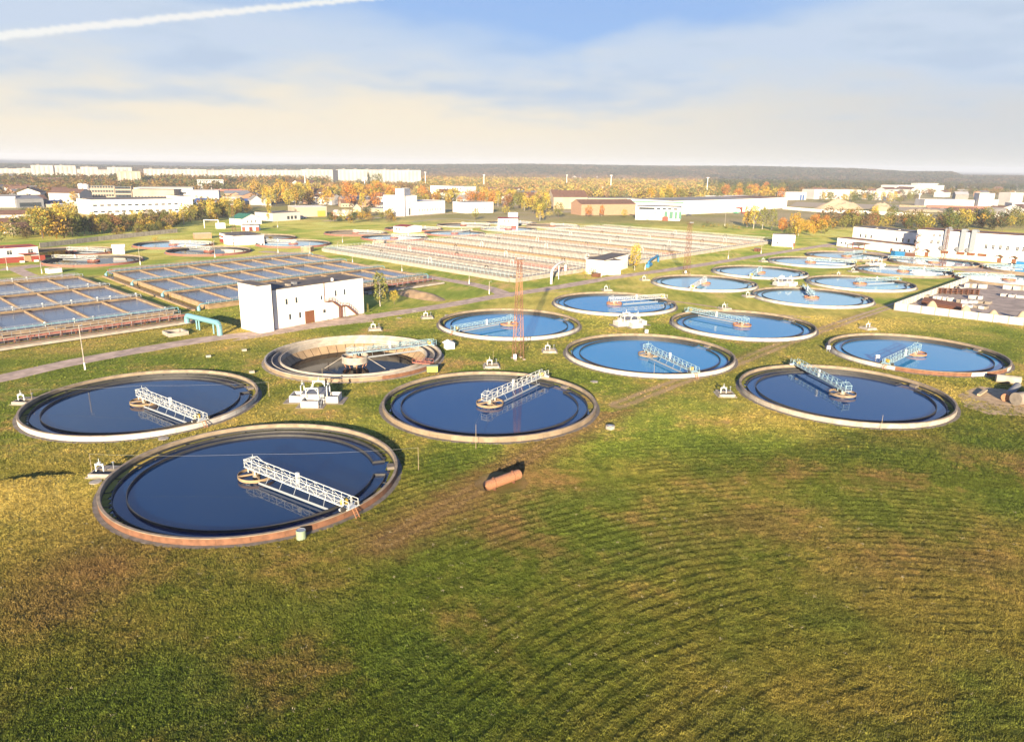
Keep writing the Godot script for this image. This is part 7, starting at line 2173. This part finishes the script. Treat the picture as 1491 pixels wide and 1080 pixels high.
	far_wood([Vector2(139.6, -843.1), Vector2(361.4, -1013.6), Vector2(502.4, -1414.5), Vector2(194.9, -1183.2)], 60, 9.0, 15.0, warm)
	far_wood([Vector2(247.6, -596.3), Vector2(423.1, -612.6), Vector2(502.9, -730.7), Vector2(278.0, -686.7)], 90, 6.0, 11.0, mixed)
	far_wood([Vector2(-11.1, -877.0), Vector2(43.1, -924.3), Vector2(52.7, -1134.5), Vector2(-14.2, -1111.6)], 60, 10.0, 15.0, warm)
	far_wood([Vector2(-531.8, -736.0), Vector2(-523.4, -897.1), Vector2(-860.5, -1482.0), Vector2(-1001.1, -1395.8)], 420, 8.0, 15.0, mixed)
	far_wood([Vector2(-764.3, -1167.5), Vector2(-458.0, -1200.8), Vector2(-662.7, -1742.2), Vector2(-1057.4, -1619.6)], 520, 11.0, 19.0, mixed)
	far_wood([Vector2(-914.1, -1342.0), Vector2(-375.2, -1534.8), Vector2(-442.2, -1810.7), Vector2(-1022.5, -1502.6)], 420, 15.0, 24.0, mixed)
	far_wood([Vector2(-133.5, -982.8), Vector2(9.6, -949.7), Vector2(13.5, -1364.3), Vector2(-174.4, -1286.2)], 160, 9.0, 16.0, warm)
	far_wood([Vector2(-490.7, -1256.9), Vector2(-164.8, -1404.2), Vector2(-197.8, -1686.7), Vector2(-632.0, -1622.1)], 360, 9.0, 15.0, mixed)
	far_wood([Vector2(502.4, -1414.5), Vector2(1083.0, -1632.5), Vector2(1242.9, -1875.5), Vector2(646.7, -1824.8)], 260, 9.0, 15.0, mixed)
	plant_far_wood("autumn_wood", "yellow and orange autumn wood stretching across the town", m0)
	far_wood([Vector2(-397.8, -2319.4), Vector2(793.7, -2968.2), Vector2(1487.2, -5574.4), Vector2(-732.0, -4275.2)], 3600, 11.0, 18.0, dull)
	far_wood([Vector2(-1180.1, -1606.3), Vector2(-307.5, -2273.3), Vector2(-556.8, -4122.1), Vector2(-2392.7, -3268.7)], 1800, 11.0, 18.0, dull)
	plant_far_wood("far_wood", "hazy brown wood and gardens before the hills", m0)
	far_wood([Vector2(380.0, -1516.7), Vector2(953.8, -1910.1), Vector2(1441.6, -2893.8), Vector2(653.3, -2618.6)], 1500, 13.0, 20.0, firs)
	far_wood([Vector2(898.1, -1831.1), Vector2(1495.9, -2035.7), Vector2(2339.1, -3190.7), Vector2(1404.3, -2870.9)], 500, 11.0, 18.0, firs)
	plant_far_wood("pine_wood", "dark pine wood on the right beyond the halls", m1)
	# the wooded hills
	for i in 26000:
		var a := deg_to_rad(rng.randf_range(-50.0, 50.0))
		var d := rng.randf_range(3550.0, 5000.0)
		var s := rng.randf_range(13.0, 21.0)
		var x := sin(a) * d
		var z := -cos(a) * d
		var mixed_in := n_big.get_noise_2d(x * 0.12, z * 0.12) > 0.12 or d < 3800.0
		far_spots.append(Transform3D(Basis(Vector3.UP, rng.randf() * TAU).scaled(Vector3(s * 2.0, s, s * 2.0)), Vector3(x, hill_height(x, z) - 0.5, z)))
		var c: Color = (dull if mixed_in and rng.randf() < 0.35 else firs)[rng.randi() % 3] * rng.randf_range(0.75, 1.25)
		c.a = 1.0
		far_tints.append(c)
	plant_far_wood("hill_forest", "dark blue green forest covering the hills on the horizon", m0)
